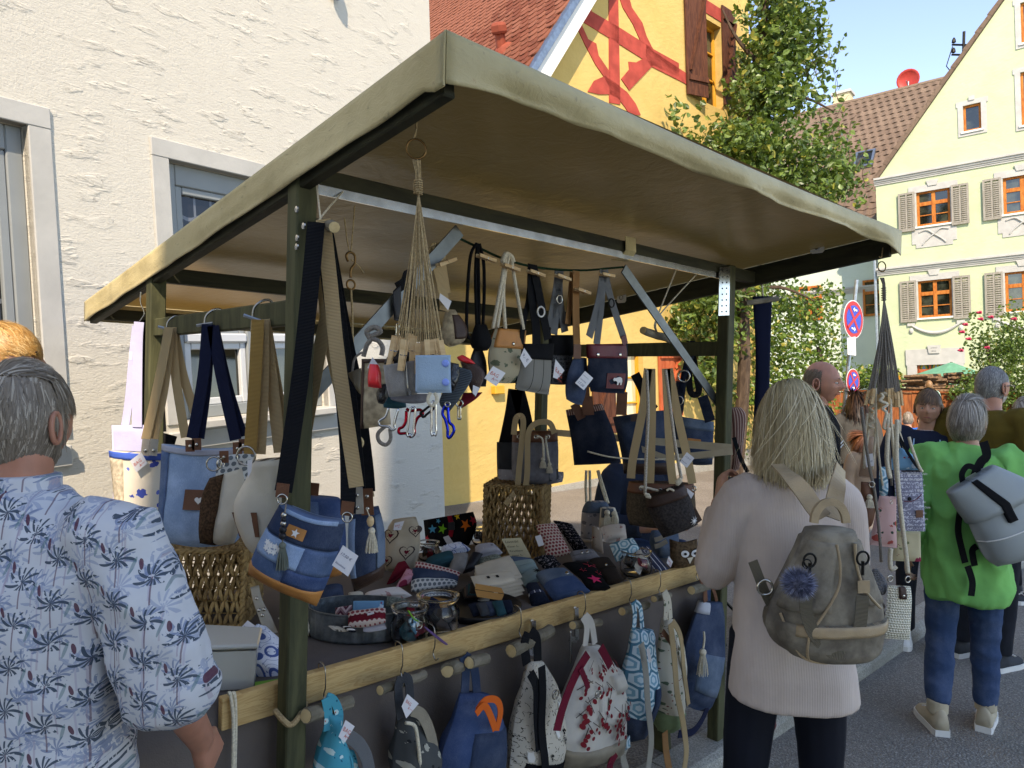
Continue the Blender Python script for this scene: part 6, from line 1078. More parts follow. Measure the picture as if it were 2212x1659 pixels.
# owl cushion, bucket bags at the back of the table
g = lie('owl_cushion', 'brown corduroy owl cushion with white felt eyes', 'cushion', K5, [(1720, 565), (1725, 690), (1730, 830)], [(1965, 565), (1975, 690), (1965, 790)], .03, .07, cloth('brown corduroy', '#5a4835', .4, 90.), 1.4, topf=.7, sag=.12, wr=.002)
for u, v in ((.47, .46), (.83, .5)): g.decal('eye_white', M_WP, g.t, u, v, disc(.017, 16), .003, .002); g.decal('pupil', M_BKI, g.t, u, v, disc(.0065, 10), .007, .002); [g.decal('eyelash', M_BKI, g.t, u + .02 * k, v - .16, turn(rect(.0015, .012), -.25 * k), .003) for k in (-2, 0, 2)]
g.decal('beak', CAN, g.t, .64, .72, [(-.013, .012), (.013, .012), (0, -.016)], .004, .003); pcard(g.t, K5, [(1695, 710), (1730, 760), (1710, 810), (1675, 770)], g.pl, logo=True, off=.045)
g = lie('bucket_bag', 'blue canvas bucket bag with cord straps behind the rose pouch', 'bag', K5, [(985, 235), (945, 330), (935, 560)], [(1165, 235), (1200, 330), (1180, 560)], .02, .12, LAVC, 1.5, topf=.8); g.part('blue_rim', DEN5, g.t, 0, 1, -.02, .3, .005)
for q in ([(985, -40), (980, 100), (985, 240)], [(1015, -40), (1018, 100), (1020, 240)], [(1085, -40), (1120, 100), (1165, 240)], [(1090, -40), (1140, 120), (1180, 250)]): cord(g.t, K5, q, (g.pl[0], V((0, -1, 0))), .007, M_CORD)
g = lie('bucket_bag', 'small slate leather bucket bag with knotted cord tassels', 'bag', K5, [(1110, 290), (1100, 400), (1095, 470)], [(1240, 290), (1270, 380), (1270, 440)], .10, .10, CAN, 1.5, topf=.8); g.part('slate_flap', leather('slate leather', '#3d4a57'), g.t, .05, .8, -.05, .45, .006)
for x, y in ((1170, 300), (1235, 310)): tassel(g.t, at((g.pl[0] - V((0, .07, 0)), V((0, -1, 0))), K5((x, y))), .09, M_CORD, .018)
g = lie('backpack', 'small slate grey backpack with pale straps lying behind the owl', 'backpack', K5, [(1560, 490), (1545, 600), (1600, 730)], [(1800, 510), (1800, 620), (1720, 730)], .0, .14, DEN5, 1.2)
for y in (560, 620): strap(g.t, K5, [(1590, y + 15), (1640, y), (1700, y - 35)], (g.pl[0] - V((0, .09, 0)), V((0, -1, 0))), .02, TAU)
# grey felt backpack on the wicker basket and the black tote behind it
bz_ = TZ + .325
def onb(label, L, R, dy, T, m, cat='bag', name='felt_bag'): return good(name, label, cat, KB, L, R, (PZ(*KB((1860, 1400)), bz_) + V((0, dy, 0)), V((0, -1, 0))), T, m)
g = onb('dark grey cotton tote with a black strap behind the felt backpack', [(1520, 1035), (1520, 1180), (1525, 1340)], [(1660, 1040), (1670, 1180), (1670, 1350)], .12, .05, DGC, name='tote_bag'); strap(g.t, KB, [(1685, 570), (1660, 760), (1620, 960), (1600, 1050)], (g.pl[0], g.pl[1]), .07, BLK); strap(g.t, KB, [(1700, 570), (1750, 760), (1790, 960), (1800, 1080)], (g.pl[0], g.pl[1]), .07, BLK)
g = onb('grey printed cotton pouch lying on the wicker basket', [(1535, 1275), (1530, 1310), (1540, 1370)], [(2110, 1300), (2112, 1340), (2100, 1390)], .1, .05, LAVC, 'pouch', 'pouch')
g = onb('grey felt backpack with brown leather rim and cord tassels', [(1660, 940), (1652, 1100), (1655, 1300), (1690, 1410)], [(2055, 935), (2065, 1100), (2065, 1290), (2070, 1395)], .02, .15, FELT)
g.part('rim', BRL, g.t, 0, 1, -.02, .2, .006); pf = (g.pl[0] - V((0, .09, 0)), V((0, -1, 0)))
for x in (1720, 1870, 1970): ring(g.t, at(pf, KB((x, 990))), .009, (0, -1, 0), w_=.003, name='eyelet')
for q, e in (([(1870, 985), (1925, 1015), (1935, 1180)], (1930, 1165)), ([(1970, 990), (1955, 1015), (1985, 1220)], (1988, 1210))): cord(g.t, KB, q, pf, .005, M_CORD); tassel(g.t, at(pf, KB(e)), .052, M_CORD, .012)
strap(g.t, KB, [(1905, 1020), (1970, 1018)], pf, .026, BRL, 'cord_stop'); strap(g.t, KB, [(1670, 970), (1690, 830), (1735, 805), (1755, 860), (1745, 1000), (1715, 1300), (1705, 1460)], (pf[0] - V((0, .01, 0)), pf[1]), .026, BEI); strap(g.t, KB, [(2030, 960), (1990, 870), (1900, 860), (1830, 900), (1795, 1000), (1790, 1300), (1770, 1470)], (pf[0] - V((0, .015, 0)), pf[1]), .026, BEI)
for q in ([(1700, 1460), (1650, 1520), (1595, 1590)], [(1690, 1465), (1770, 1480), (1805, 1575)]): strap(g.t, KB, q, (pf[0] - V((0, .03, 0)), pf[1]), .026, BEI, 'strap_end')
g.decal('patch', DGC, g.t, .88, .82, rect(.045, .05), .004, .002)
# clear plastic box and blue print bundle at the left end of the table
def f_pp(g): g.set('Transmission Weight', .4); return lin('#e6e6dc')
M_PP = mat('milky plastic', f_pp, .25, .4)
def box_px(q, z0, h, ins):
    P = [PZ(*K6(p), TZ + z0) for p in q]; c = sum(P, V()) / 4; return P, [c + (p - c) * 1.08 + Zv * h for p in P], c
P, Q, c = box_px([(-330, 985), (250, 960), (285, 800), (-260, 770)], .004, .10, 0); pb_ = thing('plastic_box', 'milky clear plastic box with lid at the left end of the table', 'box', c)
for i in range(4): MB().hexa([P[i], P[(i + 1) % 4], P[(i + 1) % 4] * .98 + c * .02, P[i] * .98 + c * .02, Q[i], Q[(i + 1) % 4], Q[(i + 1) % 4] * .98 + c * .02 + Zv * .002, Q[i] * .98 + c * .02 + Zv * .002]).build('side', M_PP, pb_, uv=False)
MB().poly([p + Zv * .002 for p in P], Zv * .002).build('base', M_PP, pb_, uv=False); MB().poly([c + (p - c) * 1.05 + Zv * .0 for p in [Q[0], Q[1], Q[2], Q[3]]], Zv * .012).build('lid', M_PP, pb_, uv=False, bevel=.004)
g = lie('fabric_bundle', 'white cotton bundle with blue flower print beside the near post', 'fabric', K6, [(300, 440), (200, 540), (240, 700), (270, 860)], [(400, 440), (500, 540), (520, 700), (510, 830)], .0, .10, WBL, .9, topf=.8, wr=.02)
pcard(g.t, K6, [(245, 410), (310, 455), (220, 590), (135, 530)], g.pl, ('Wendetasche', '12,- €'), off=.05); o = pcard(None, K6, [(265, 900), (485, 868), (490, 905), (262, 950)], pT(*K6((380, 940)), TZ + .01, .3), (), off=0, m=mat('bright green card', '#7bb043', .7), name='green_card'); tag(o, 'bright green card lying on the table beside the plastic box', 'card')
g = lie('bag_strap', 'grey leather belt strap with rivets on a cream bag behind the bundle', 'strap', K6, [(225, 60), (250, 190), (300, 330), (350, 470)], [(300, 40), (330, 170), (400, 300), (470, 460)], .0, .012, GRL, 1.2, botf=0.); [rivet(g.t, g.pt(u, v, 1, .002), g.n, .006) for u, v in ((.5, .25), (.3, .5), (.75, .5), (.4, .62))]
g = lie('tote_bag', 'cream canvas bag lying behind the near post beside the tub', 'bag', K6, [(470, 330), (500, 400), (480, 480)], [(790, 300), (800, 400), (790, 480)], .0, .12, CAN, 1.2)
# ================================================================ things hung on the pine board
def pb(x, y, b=.03): return PB(x, y, b)
def fbag(name, label, cv, L, R, b, T, m, hk, cat='bag', **kw):
    g = good(name, label, cat, cv, L, R, pB(b), T, m, None, **kw); p = at(pB(.04), cv(hk)); hook(g.t, p, kw.get('drop', .07) if False else .085); return g
g = fbag('gym_bag', 'turquoise bag with colourful confetti print hooked on the pine board', K6, [(885, 1180), (905, 1300), (850, 1500), (800, 1660), (780, 1750)], [(1035, 1190), (1020, 1320), (1080, 1500), (1110, 1660), (1120, 1750)], -.05, .10, TURQ, (878, 790))
strap(g.t, K6, [(890, 1040), (915, 1200), (905, 1330)], pB(-.06), .022, TURQ, 'handle'); strap(g.t, K6, [(895, 1030), (960, 1060), (1010, 1180), (1000, 1330)], pB(-.055), .022, TURQ, 'handle'); strap(g.t, K6, [(1080, 1370), (1180, 1440), (1250, 1560), (1280, 1700)], pB(-.08), .032, GRW); pcard(g.t, K6, [(1045, 1218), (1125, 1275), (1040, 1415), (982, 1365)], pB(-.1), logo=True)
g2 = g.part('side_pocket', TURQ, g.t, .75, 1.25, .55, 1., .004)
g = fbag('gym_bag', 'dark grey palm leaf print backpack hooked on the pine board', K6, [(1540, 1200), (1510, 1400), (1490, 1560), (1480, 1750)], [(1680, 1180), (1780, 1280), (1840, 1450), (1850, 1750)], -.05, .14, CAMO, (1560, 600), wr=.012)
strap(g.t, K6, [(1560, 850), (1535, 950), (1545, 1100), (1560, 1220)], pB(-.07), .026, DGC, 'handle'); strap(g.t, K6, [(1570, 850), (1620, 880), (1635, 1000), (1640, 1150)], pB(-.05), .026, DGC, 'handle'); strap(g.t, K6, [(1660, 1150), (1750, 1200), (1830, 1400), (1870, 1700)], pB(-.1), .03, TAU); cord(g.t, K6, [(1600, 1260), (1680, 1290), (1710, 1450), (1730, 1650)], pB(-.12), .005, M_CORD); pcard(g.t, K6, [(1590, 990), (1690, 1075), (1580, 1205), (1540, 1100)], pB(-.1), logo=True)
g = fbag('backpack', 'blue jeans backpack with orange binding hooked on the pine board', K6, [(2080, 1010), (2020, 1250), (1930, 1500), (1890, 1750)], [(2330, 1000), (2440, 1200), (2440, 1500), (2420, 1750)], -.05, .14, DENB, (1845, 440), wr=.010)
g.part('dark_flap', DEN2, g.t, .25, 1, .42, 1, .006); strap(g.t, K7, [(20, 1150), (90, 1060), (190, 1060), (225, 1160), (190, 1330)], pB(-.13), .02, mat('orange binding', '#d8601c', .8), 'binding'); strap(g.t, K7, [(10, 1180), (80, 1110), (130, 1180), (180, 1320)], pB(-.14), .02, MATS['orange binding'], 'binding'); strap(g.t, K6, [(2110, 670), (2130, 800), (2120, 1010)], pB(-.04), .03, DEN2, 'handle'); strap(g.t, K6, [(2120, 670), (2200, 760), (2230, 1000)], pB(-.04), .03, DEN2, 'handle')
g = fbag('backpack', 'cream backpack with cat sketches and black straps on the pine board', K7, [(470, 720), (420, 950), (350, 1250), (300, 1700)], [(590, 710), (700, 900), (760, 1200), (740, 1700)], -.05, .13, CATP, (395, 270), wr=.010)
g.part('black_base', BLKC, g.t, .12, 1, .86, 1, .005)
cat = [(-.006, -.014), (-.008, .0), (-.006, .01), (-.007, .018), (-.003, .014), (.003, .014), (.007, .018), (.006, .01), (.008, 0), (.006, -.014)]
g.prints('cat_print', M_WP, g.t, [(u, v, turn(cat, a)) for u, v, a in ((.22, .38, .3), (.2, .62, .1), (.35, .74, 0), (.6, .6, .2), (.75, .42, -.2), (.15, .8, .2))], .004); g.prints('paw_print', M_BKI, g.t, [(u + dx, v + dy, disc(.0032, 7)) for u, v in ((.75, .62), (.8, .7), (.35, .25), (.7, .3), (.5, .8), (.25, .5)) for dx, dy in ((0, 0), (-.02, -.02), (.02, -.02), (0, -.028))], .003); g.prints('bow_print', MAR, g.t, [(u, v, heart(.007)) for u, v in ((.2, .42), (.21, .66), (.74, .46), (.3, .9))], .005)
strap(g.t, K7, [(470, 460), (440, 560), (460, 740)], pB(-.06), .034, BLK, 'handle'); strap(g.t, K7, [(490, 450), (545, 520), (555, 720)], pB(-.05), .034, BLK, 'handle'); strap(g.t, K7, [(490, 820), (545, 950), (550, 1200), (570, 1500)], pB(-.125), .03, BLK); strap(g.t, K7, [(590, 760), (600, 1000), (590, 1300), (620, 1600), (630, 1720)], pB(-.13), .03, BLK); ring(g.t, at(pB(-.12), K7((714, 1010))), .014, -B, w_=.003)
g = fbag('backpack', 'white backpack with red berry branch print and taupe base', K7, [(975, 580), (910, 760), (800, 1050), (735, 1400), (790, 1680)], [(1095, 570), (1250, 780), (1300, 1000), (1290, 1350), (1285, 1560)], -.07, .15, cloth('off white canvas', '#c9c4ba', .08), (965, 140), wr=.009, botf=.5)
g.part('taupe_base', TAU, g.t, 0, 1, .79, 1, .006, nu=16); g.part('front_pocket', MATS['off white canvas'], g.t, .35, .8, .38, .62, .014)
br = []; tw = []; rb = random.Random(4)
for k in range(46):
    u, v = rb.uniform(.1, .92), rb.uniform(.14, .74); n_ = rb.randint(1, 3)
    for j in range(n_): br.append((u + .05 * j * rb.uniform(-1, 1), v + .03 * j, turn(disc(rb.uniform(.004, .0075), 10, 1.35), rb.uniform(-.6, .6))))
    tw.append((u, v - .03, turn(rect(.0025, rb.uniform(.03, .06)), rb.uniform(-1, 1))))
g.prints('branch_print', DBL, g.t, tw, .0155); g.prints('berry_print', mat('berry red', '#7a1420', .8), g.t, br, .0165)
g.part('flap_lip', MATS['off white canvas'], g.t, .62, 1.0, .28, .42, .02); strap(g.t, K7, [(955, 320), (990, 400), (975, 580)], pB(-.09), .026, MATS['off white canvas'], 'handle'); strap(g.t, K7, [(975, 310), (1030, 380), (1060, 560)], pB(-.08), .026, MATS['off white canvas'], 'handle')
strap(g.t, K7, [(1000, 650), (920, 780), (840, 950), (770, 1150), (725, 1330)], pB(-.17), .034, REDW); strap(g.t, K7, [(1110, 590), (1160, 680), (1200, 760)], pB(-.15), .03, REDW); strap(g.t, K7, [(935, 780), (985, 900), (1000, 960)], pB(-.175), .02, REDW); ring(g.t, at(pB(-.17), K7((1090, 1010))), .012, -B, w_=.003); strap(g.t, K7, [(1250, 1530), (1200, 1620), (1190, 1720)], pB(-.14), .03, REDW)
g = fbag('backpack', 'light blue hexagon print backpack with dark jeans base', K7, [(1400, 430), (1370, 620), (1325, 850), (1300, 1190), (1320, 1400)], [(1560, 430), (1580, 640), (1590, 900), (1520, 1200), (1430, 1410)], -.06, .13, BHEX, (1370, 25), wr=.010)
g.part('jeans_base', DEN2, g.t, 0, 1, .76, 1, .005); g.part('jeans_side', DEN2, g.t, .55, 1, .5, .78, .004); strap(g.t, K7, [(1400, 190), (1415, 300), (1405, 440)], pB(-.08), .022, BHEX, 'handle'); strap(g.t, K7, [(1410, 190), (1460, 240), (1480, 420)], pB(-.07), .022, BHEX, 'handle')
strap(g.t, K7, [(1470, 560), (1510, 800), (1530, 1100), (1560, 1400), (1530, 1680)], pB(-.14), .03, CRW); strap(g.t, K7, [(1340, 1470), (1310, 1560), (1340, 1680)], pB(-.1), .03, CRW); pcard(g.t, K7, [(1490, 600), (1515, 590), (1540, 700), (1515, 725)], pB(-.15)); strap(g.t, K7, [(1330, 1400), (1335, 1500)], pB(-.1), .05, BHEX, 'tab')
g = fbag('backpack', 'cream olive branch print backpack with green suede base', K7, [(1675, 350), (1640, 600), (1610, 900), (1600, 1150), (1625, 1330)], [(1745, 340), (1830, 600), (1800, 900), (1780, 1150), (1760, 1340)], -.06, .13, OLIV, (1630, -60), wr=.008)
g.part('green_base', leather('sage suede', '#7c8f68', .9), g.t, 0, 1, .80, 1, .005); strap(g.t, K7, [(1670, 100), (1690, 200), (1685, 350)], pB(-.08), .026, OLIV, 'handle'); strap(g.t, K7, [(1680, 100), (1715, 180), (1730, 340)], pB(-.07), .026, OLIV, 'handle')
strap(g.t, K7, [(1730, 380), (1765, 700), (1790, 1000), (1840, 1250), (1870, 1500), (1850, 1680)], pB(-.15), .03, BEI); strap(g.t, K7, [(1750, 360), (1820, 500), (1850, 800), (1890, 1100)], pB(-.12), .022, BEI); strap(g.t, K7, [(1680, 1340), (1690, 1500), (1720, 1680)], pB(-.12), .034, TANW); strap(g.t, K7, [(1660, 450), (1700, 500), (1740, 560)], pB(-.135), .02, BRL, 'zip')
g = fbag('denim_bag', 'large jeans bag with back pocket and cream tassel hooked beside the right post', K7, [(2000, 190), (1930, 380), (1850, 650), (1800, 1050)], [(2180, 190), (2190, 450), (2160, 750), (2060, 1160)], -.03, .12, DEN2, (1960, -180), wr=.008)
g.part('back_pocket', DEN5, g.t, .15, .8, .5, .85, .006); g.part('pale_corner', cloth('pale lining', '#b8b9bd', .1), g.t, 0, .25, -.02, .12, .006); strap(g.t, K7, [(1990, -60), (2030, 60), (2040, 190)], pB(-.04), .03, BRL, 'handle'); strap(g.t, K7, [(2000, -60), (2100, 60), (2140, 190)], pB(-.02), .02, BRL, 'handle')
cord(g.t, K7, [(2025, 455), (2030, 520), (2020, 600)], pB(-.11), .004, M_CORD, 'charm_cord'); tassel(g.t, at(pB(-.11), K7((2018, 595))), .11, M_CORD, .018); strap(g.t, K7, [(2060, 1120), (2000, 1250), (1920, 1340), (1800, 1360)], pB(-.05), .03, NVY)
# cut branch pieces and clamps along the board
for i, (cv, p, q, r) in enumerate(((K6, (718, 1200), (1100, 1075), .018), (K6, (1370, 975), (1760, 835), .013), (K6, (1965, 795), (2120, 740), .021), (K7, (318, 625), (670, 445), .021), (K7, (865, 400), (1100, 370), .014), (K7, (1300, 275), (1520, 215), .015), (K7, (1580, 165), (1720, 130), .013), (K7, (1910, 90), (2100, 30), .018), (K7, (-40, 730), (95, 690), .018))):
    stick('cut branch piece under the pine board ' + ('through the turquoise confetti bag handle', 'through the grey palm leaf backpack handle', 'through the jeans and orange backpack handle', 'through the cat sketch backpack handle', 'through the berry print backpack handle', 'through the hexagon print backpack handle', 'through the olive print backpack handle', 'beside the right post', 'left of the cat sketch backpack')[i], at(pB(-.06), cv(p)), at(pB(.0), cv(q)), r, 'branch pieces under the pine board')
for i, (x, y) in enumerate(((515, 360), (895, 245))):
    t = thing('screw_clamp', 'steel screw clamp on the pine board beside the %s backpack' % ('cat sketch', 'berry print')[i], 'clamp', at(pB(.02), K7((x, y + 300))), 'screw clamps on the board'); strap(t, K7, [(x, y), (x + 6, y + 280)], pB(.015), .02, M_STEEL, 'bar', .006, smooth=False); strap(t, K7, [(x + 6, y + 280), (x - 60, y + 270)], pB(.015), .02, M_STEEL, 'jaw', .006, smooth=False); cord(t, K7, [(x - 50, y + 200), (x - 48, y + 350), (x - 50, y + 490)], pB(.0), .004, M_STEEL, 'screw'); MB().tube([at(pB(.02), K7((x - 8, y))), at(pB(.08), K7((x - 8, y - 3)))], .006, 6).build('top_jaw', M_STEEL, t)
sg = thing('string_tie', 'cream rope end hanging over the pine board left of the near post', 'rope', PB(505, 1600, .03)); 
for dx in (0, 9): cord(sg, K0, [(492 + dx, 1498), (498 + dx, 1502), (504 + dx * .6, 1560), (503 + dx * .5, 1659), (500 + dx * .5, 1720)], pB(.035), .0045, M_CORD, 'rope')
rt_ = MB().tube(spl([PB(594, 1535, .0), PB(612, 1556, -.035), PB(628, 1566, -.04), PB(645, 1550, -.04), PB(661, 1519, -.0)], 5), .007, 6).build('raffia_tie', M_JUTE, None); tag(rt_, 'twisted raffia tie round the foot of the near post', 'tie')
for a in ((1395, 1240), (1100, 1420)): pass
# ================================================================ macrame hanger at the right roof corner with phone bags
HY = PA(1905, 560, 2.20).y
peghanger('brown string hanger of pegs on a dark ring at the right roof corner', 1905, 576, HY, 36, M_GCORD, 535, 650, 850, 12, 8, .0034)
def hb_(name, label, cv, L, R, dy, T, m, cat='phone bag', **kw): return good(name, label, cat, cv, L, R, pY(HY + dy), T, m, None, **kw)
g = hb_('phone_bag', 'beige leather phone bag with a handwritten price tag', KQ, [(440, 950), (410, 1150), (370, 1400)], [(540, 960), (560, 1200), (570, 1420)], .06, .04, leather('pale leather', '#a98a72'))
for q in ([(520, 430), (490, 800), (430, 1310)], [(560, 430), (560, 900), (525, 1320)]): cord(g.t, KQ, q, pY(HY + .03), .005, M_CORD)
pcard(g.t, KQ, [(425, 1155), (512, 1140), (527, 1275), (443, 1295)], pY(HY + .0), ('10,50€',)); cord(g.t, KQ, [(505, 530), (540, 520), (490, 570), (550, 610), (495, 640), (540, 690), (500, 740), (545, 790), (480, 830), (540, 870)], pY(HY + .02), .006, M_CORD, 'macrame_knot')
g = hb_('phone_bag', 'brown leather phone pouch with ring and white tassel', KR, [(150, 85), (150, 350), (165, 600), (210, 660)], [(330, 100), (335, 350), (290, 600), (250, 660)], -.03, .05, BRL); ring(g.t, at(pY(HY - .07), KR((290, 118))), .011, (0, -1, 0), w_=.0018); tassel(g.t, at(pY(HY - .06), KR((262, 235))), .055, M_CORD, .014); cord(g.t, KR, [(245, 650), (240, 760), (205, 890)], pY(HY - .03), .004, mat('orange cord', '#b5651c', .8), 'strap')
g = hb_('phone_bag', 'pink flower print phone bag hanging before the white bag', KR, [(385, 262), (320, 560), (258, 880)], [(600, 275), (600, 600), (606, 925)], -.02, .03, FLRP, botf=.1); ring(g.t, at(pY(HY - .05), KR((535, 340))), .008, (.6, -1, 0), w_=.0018)
for q in ([(160, -860), (200, -500), (260, -100), (330, 250), (390, 800), (410, 1100)],): cord(g.t, KR, q, pY(HY - .05), .006, M_GCORD, 'rope_strap')
g = hb_('phone_bag', 'blue hexagon print phone bag in the hanger', KR, [(385, -100), (385, 100), (390, 255)], [(480, -100), (490, 100), (485, 260)], .05, .03, BHEX)
g = hb_('phone_bag', 'grey script print phone bag with button and brown label', KR, [(560, -60), (590, 300), (610, 705)], [(925, -60), (945, 300), (965, 712)], .02, .035, SCRI, botf=.05); g.part('dark_flap', WEB, g.t, .25, 1, -.1, .02, .004); MB().lathe(g.pt(.42, .46, 1, .002), [(.008, 0), (.006, .003)], 12, (0, -1, 0)).build('button', M_BKI, g.t); p_ = g.decal('label', BRL, g.t, .72, .70, rect(.03, .03), .004, .002); cord(g.t, KR, [(760, -480), (800, -330), (880, -120), (925, -40)], pY(HY - .0), .006, M_CORD); cord(g.t, KR, [(690, 330), (780, 335), (860, 300), (920, 240)], pY(HY - .005), .0015, MAR, 'flap_seam')
rows_ = ['Marino  Barcelona  Oslo', 'Helsinki  Amsterdam', 'Krakow  Paris  Tokyo', 'Lisboa  Berlin  Roma', 'Bern  London  Riga', 'Wien  Madrid  Praha']
for i in range(10): text(rows_[i % 6], .0125, M_WP, g.t, g.pt(.06, .07 + .092 * i, 1, .0035), g.ux, g.uy, 'print_line', .0005, .2 * (i % 2))
g = hb_('phone_bag', 'light blue reindeer print bag above the script print bag', KR, [(600, -340), (540, -200), (520, -70)], [(700, -340), (860, -200), (900, -70)], .06, .04, LBLP)
for q in ([(560, -640), (590, -500), (640, -340)], [(600, -640), (650, -500), (700, -330)]): cord(g.t, KR, q, pY(HY + .04), .005, M_CORD)
strap(g.t, KR, [(590, -580), (700, -360), (850, -120), (930, -60)], pY(HY + .03), .012, BLK)
g = hb_('phone_bag', 'cream phone bag with dark pink orchid print', KR, [(590, 715), (560, 900), (540, 1085)], [(905, 715), (908, 900), (912, 1095)], .09, .03, FLRC, botf=.05)
def f_croch(g): u, v, _ = g.sep(g.uv()); h = g.m('SINE', u * 620. + g.m('SINE', v * 330.) * 1.4) + g.m('SINE', v * 660.) * 1.3; g.bump(h, .5, .004); return g.mix(g.sm(h, -1.6, .4), lin('#b0a78d'), lin('#e8e2cc'))
g = hb_('crochet_bag', 'cream crochet phone bag with a dark leather tab', KR, [(490, 1395), (480, 1550), (470, 1700), (400, 2060)], [(780, 1410), (795, 1550), (790, 1700), (770, 2090)], -.06, .04, mat('cream crochet', f_croch, .95), wr=.002, botf=.1); g.part('leather_tab', DBL, g.t, .42, .70, -.05, .22, .008); rivet(g.t, g.pt(.56, .16, 1, .01), (0, -1, 0), .006)
for q, dy in (([(610, -700), (600, -300), (620, 100), (660, 500), (720, 1000), (745, 1240)], 0), ([(500, -600), (480, -200), (520, 40)], 0), ([(530, 930), (520, 1060), (535, 1190), (600, 1160)], 0)): cord(g.t, KR, q, pY(HY - .09), .0085, M_CORD, 'rope_strap')
for x, y in ((520, 1310), (745, 1320)): ring(g.t, at(pY(HY - .08), KR((x, y))), .012, (.3, -1, 0), w_=.0025)
g = hb_('crochet_bag', 'small grey crochet pouch with a grey tassel', KR, [(310, 1190), (262, 1270), (280, 1420), (400, 1520)], [(360, 1190), (450, 1300), (470, 1380), (440, 1500)], -.02, .05, mat('grey crochet', lambda g: (f_croch(g), lin('#6a6a6c'))[1], .95)); tassel(g.t, at(pY(HY - .03), KR((405, 1590))), .10, M_GCORD, .02)
mc = thing('macrame_cords', 'bundle of knotted cream macrame cords on the right hanger', 'cord', PY(1890, 930, HY))
for i, q in enumerate(([(620, 480), (640, 520), (610, 560), (690, 600), (640, 650), (680, 700), (650, 850), (690, 860), (700, 700)], [(650, 470), (720, 560), (730, 800), (760, 1100), (790, 1400), (830, 1650)], [(560, 420), (570, 800), (600, 1200), (640, 1500)], [(700, 480), (690, 800), (720, 1200), (740, 1500)], [(780, 430), (830, 650), (830, 900)], [(470, 700), (440, 1000), (430, 1300)])): cord(mc, KQ, q, pY(HY - .05 + .012 * i), .006 if i < 2 else .0042, M_CORD if i != 3 else M_GCORD, 'rope')
# ================================================================ plants
def leafmat(name, a, b, c):
    def f(g):
        i = X(g, g.n('ShaderNodeNewGeometry').outputs['Random Per Island']); o = g.coord('Object'); n = g.noise(o, 40., 2.)
        col = g.mix(i, lin(a), lin(b)); return g.mix((i > .93) * .8, g.mix(n * .3, col, lin(a)), lin(c))
    M = mat(name, f, .4, .45); nt = M.node_tree; b_ = nt.nodes['Principled BSDF']; t = nt.nodes.new('ShaderNodeBsdfTranslucent'); t.inputs[0].default_value = (.16, .26, .03, 1); m_ = nt.nodes.new('ShaderNodeMixShader'); m_.inputs[0].default_value = .25
    nt.links.new(b_.outputs[0], m_.inputs[1]); nt.links.new(t.outputs[0], m_.inputs[2]); nt.links.new(m_.outputs[0], nt.nodes['Material Output'].inputs[0]); return M
ML1 = leafmat('pear leaf', '#3a4f24', '#7a9145', '#9c9540'); ML2 = leafmat('ivy leaf', '#3d5a22', '#7d953d', '#a89a48'); ML3 = leafmat('rose leaf', '#33491f', '#6d8436', '#7f7a3a')
M_BARK = wood('bark', '#3b2f25', '#5a4a3b', (6, 6, 2), .9)
def foliage(parent, name, cl, size, m, seed):
    r_ = random.Random(seed); vs = []; fs = []
    for x, y, Y, rx, rz, ry, n in cl:
        c = PY(x, y, Y); rx, rz = rx * Y / FPX, rz * Y / FPX
        for i in range(n):
            a, b = r_.uniform(0, 2 * pi), r_.uniform(-1, 1); k = r_.random() ** .45; q = sqrt(1 - b * b); lump = 1 + .35 * mn.noise(V((cos(a) * 2 + x, b * 2, sin(a) * 2 + y)))
            p = c + V((rx * k * q * cos(a), ry * k * q * sin(a), rz * k * b)) * lump
            d = V((r_.gauss(0, .8), r_.gauss(0, .8) - .3, r_.gauss(-.35, .6))).normalized(); u = d.cross(V((r_.gauss(0, 1), r_.gauss(0, 1), r_.gauss(0, 1)))).normalized(); s = size * r_.uniform(.6, 1.25); w_ = s * .36; nn = d.cross(u) * s * .12
            k0 = len(vs); vs += [p, p + d * s * .35 + u * w_ + nn, p + d * s * .75 + u * w_ * .7 + nn, p + d * s, p + d * s * .75 - u * w_ * .7 + nn, p + d * s * .35 - u * w_ + nn]; fs += [(k0, k0 + 1, k0 + 2, k0 + 3), (k0, k0 + 3, k0 + 4, k0 + 5)]
    o = mk(name, vs, fs, m, parent); return o
pt0 = PY(1592, 900, 12.3); pt0.z = 0; pear = thing('pear_tree', 'tall pear tree trained up the corner of the yellow half-timbered house', 'tree', pt0)
tr = MB(); tr.tube(spl([pt0, pt0 + V((.1, 0, 2)), PY(1600, 400, 12.4), PY(1640, 150, 12.6), PY(1660, -60, 12.7)], 5), [.13 - .08 * i / 20 for i in range(21)], 8)
for q in (((1600, 480), (1680, 420), (1790, 390)), ((1605, 420), (1560, 350), (1500, 330)), ((1630, 260), (1720, 210), (1800, 240)), ((1640, 140), (1590, 80), (1560, 20)), ((1640, 160), (1720, 100), (1760, 60)), ((1595, 700), (1540, 650), (1480, 660)), ((1595, 640), (1680, 620), (1760, 650))): tr.tube(spl([PY(*p, 12.5) for p in q], 5), [.05 - .004 * i for i in range(11)], 6)
tr.build('trunk', M_BARK, pear)
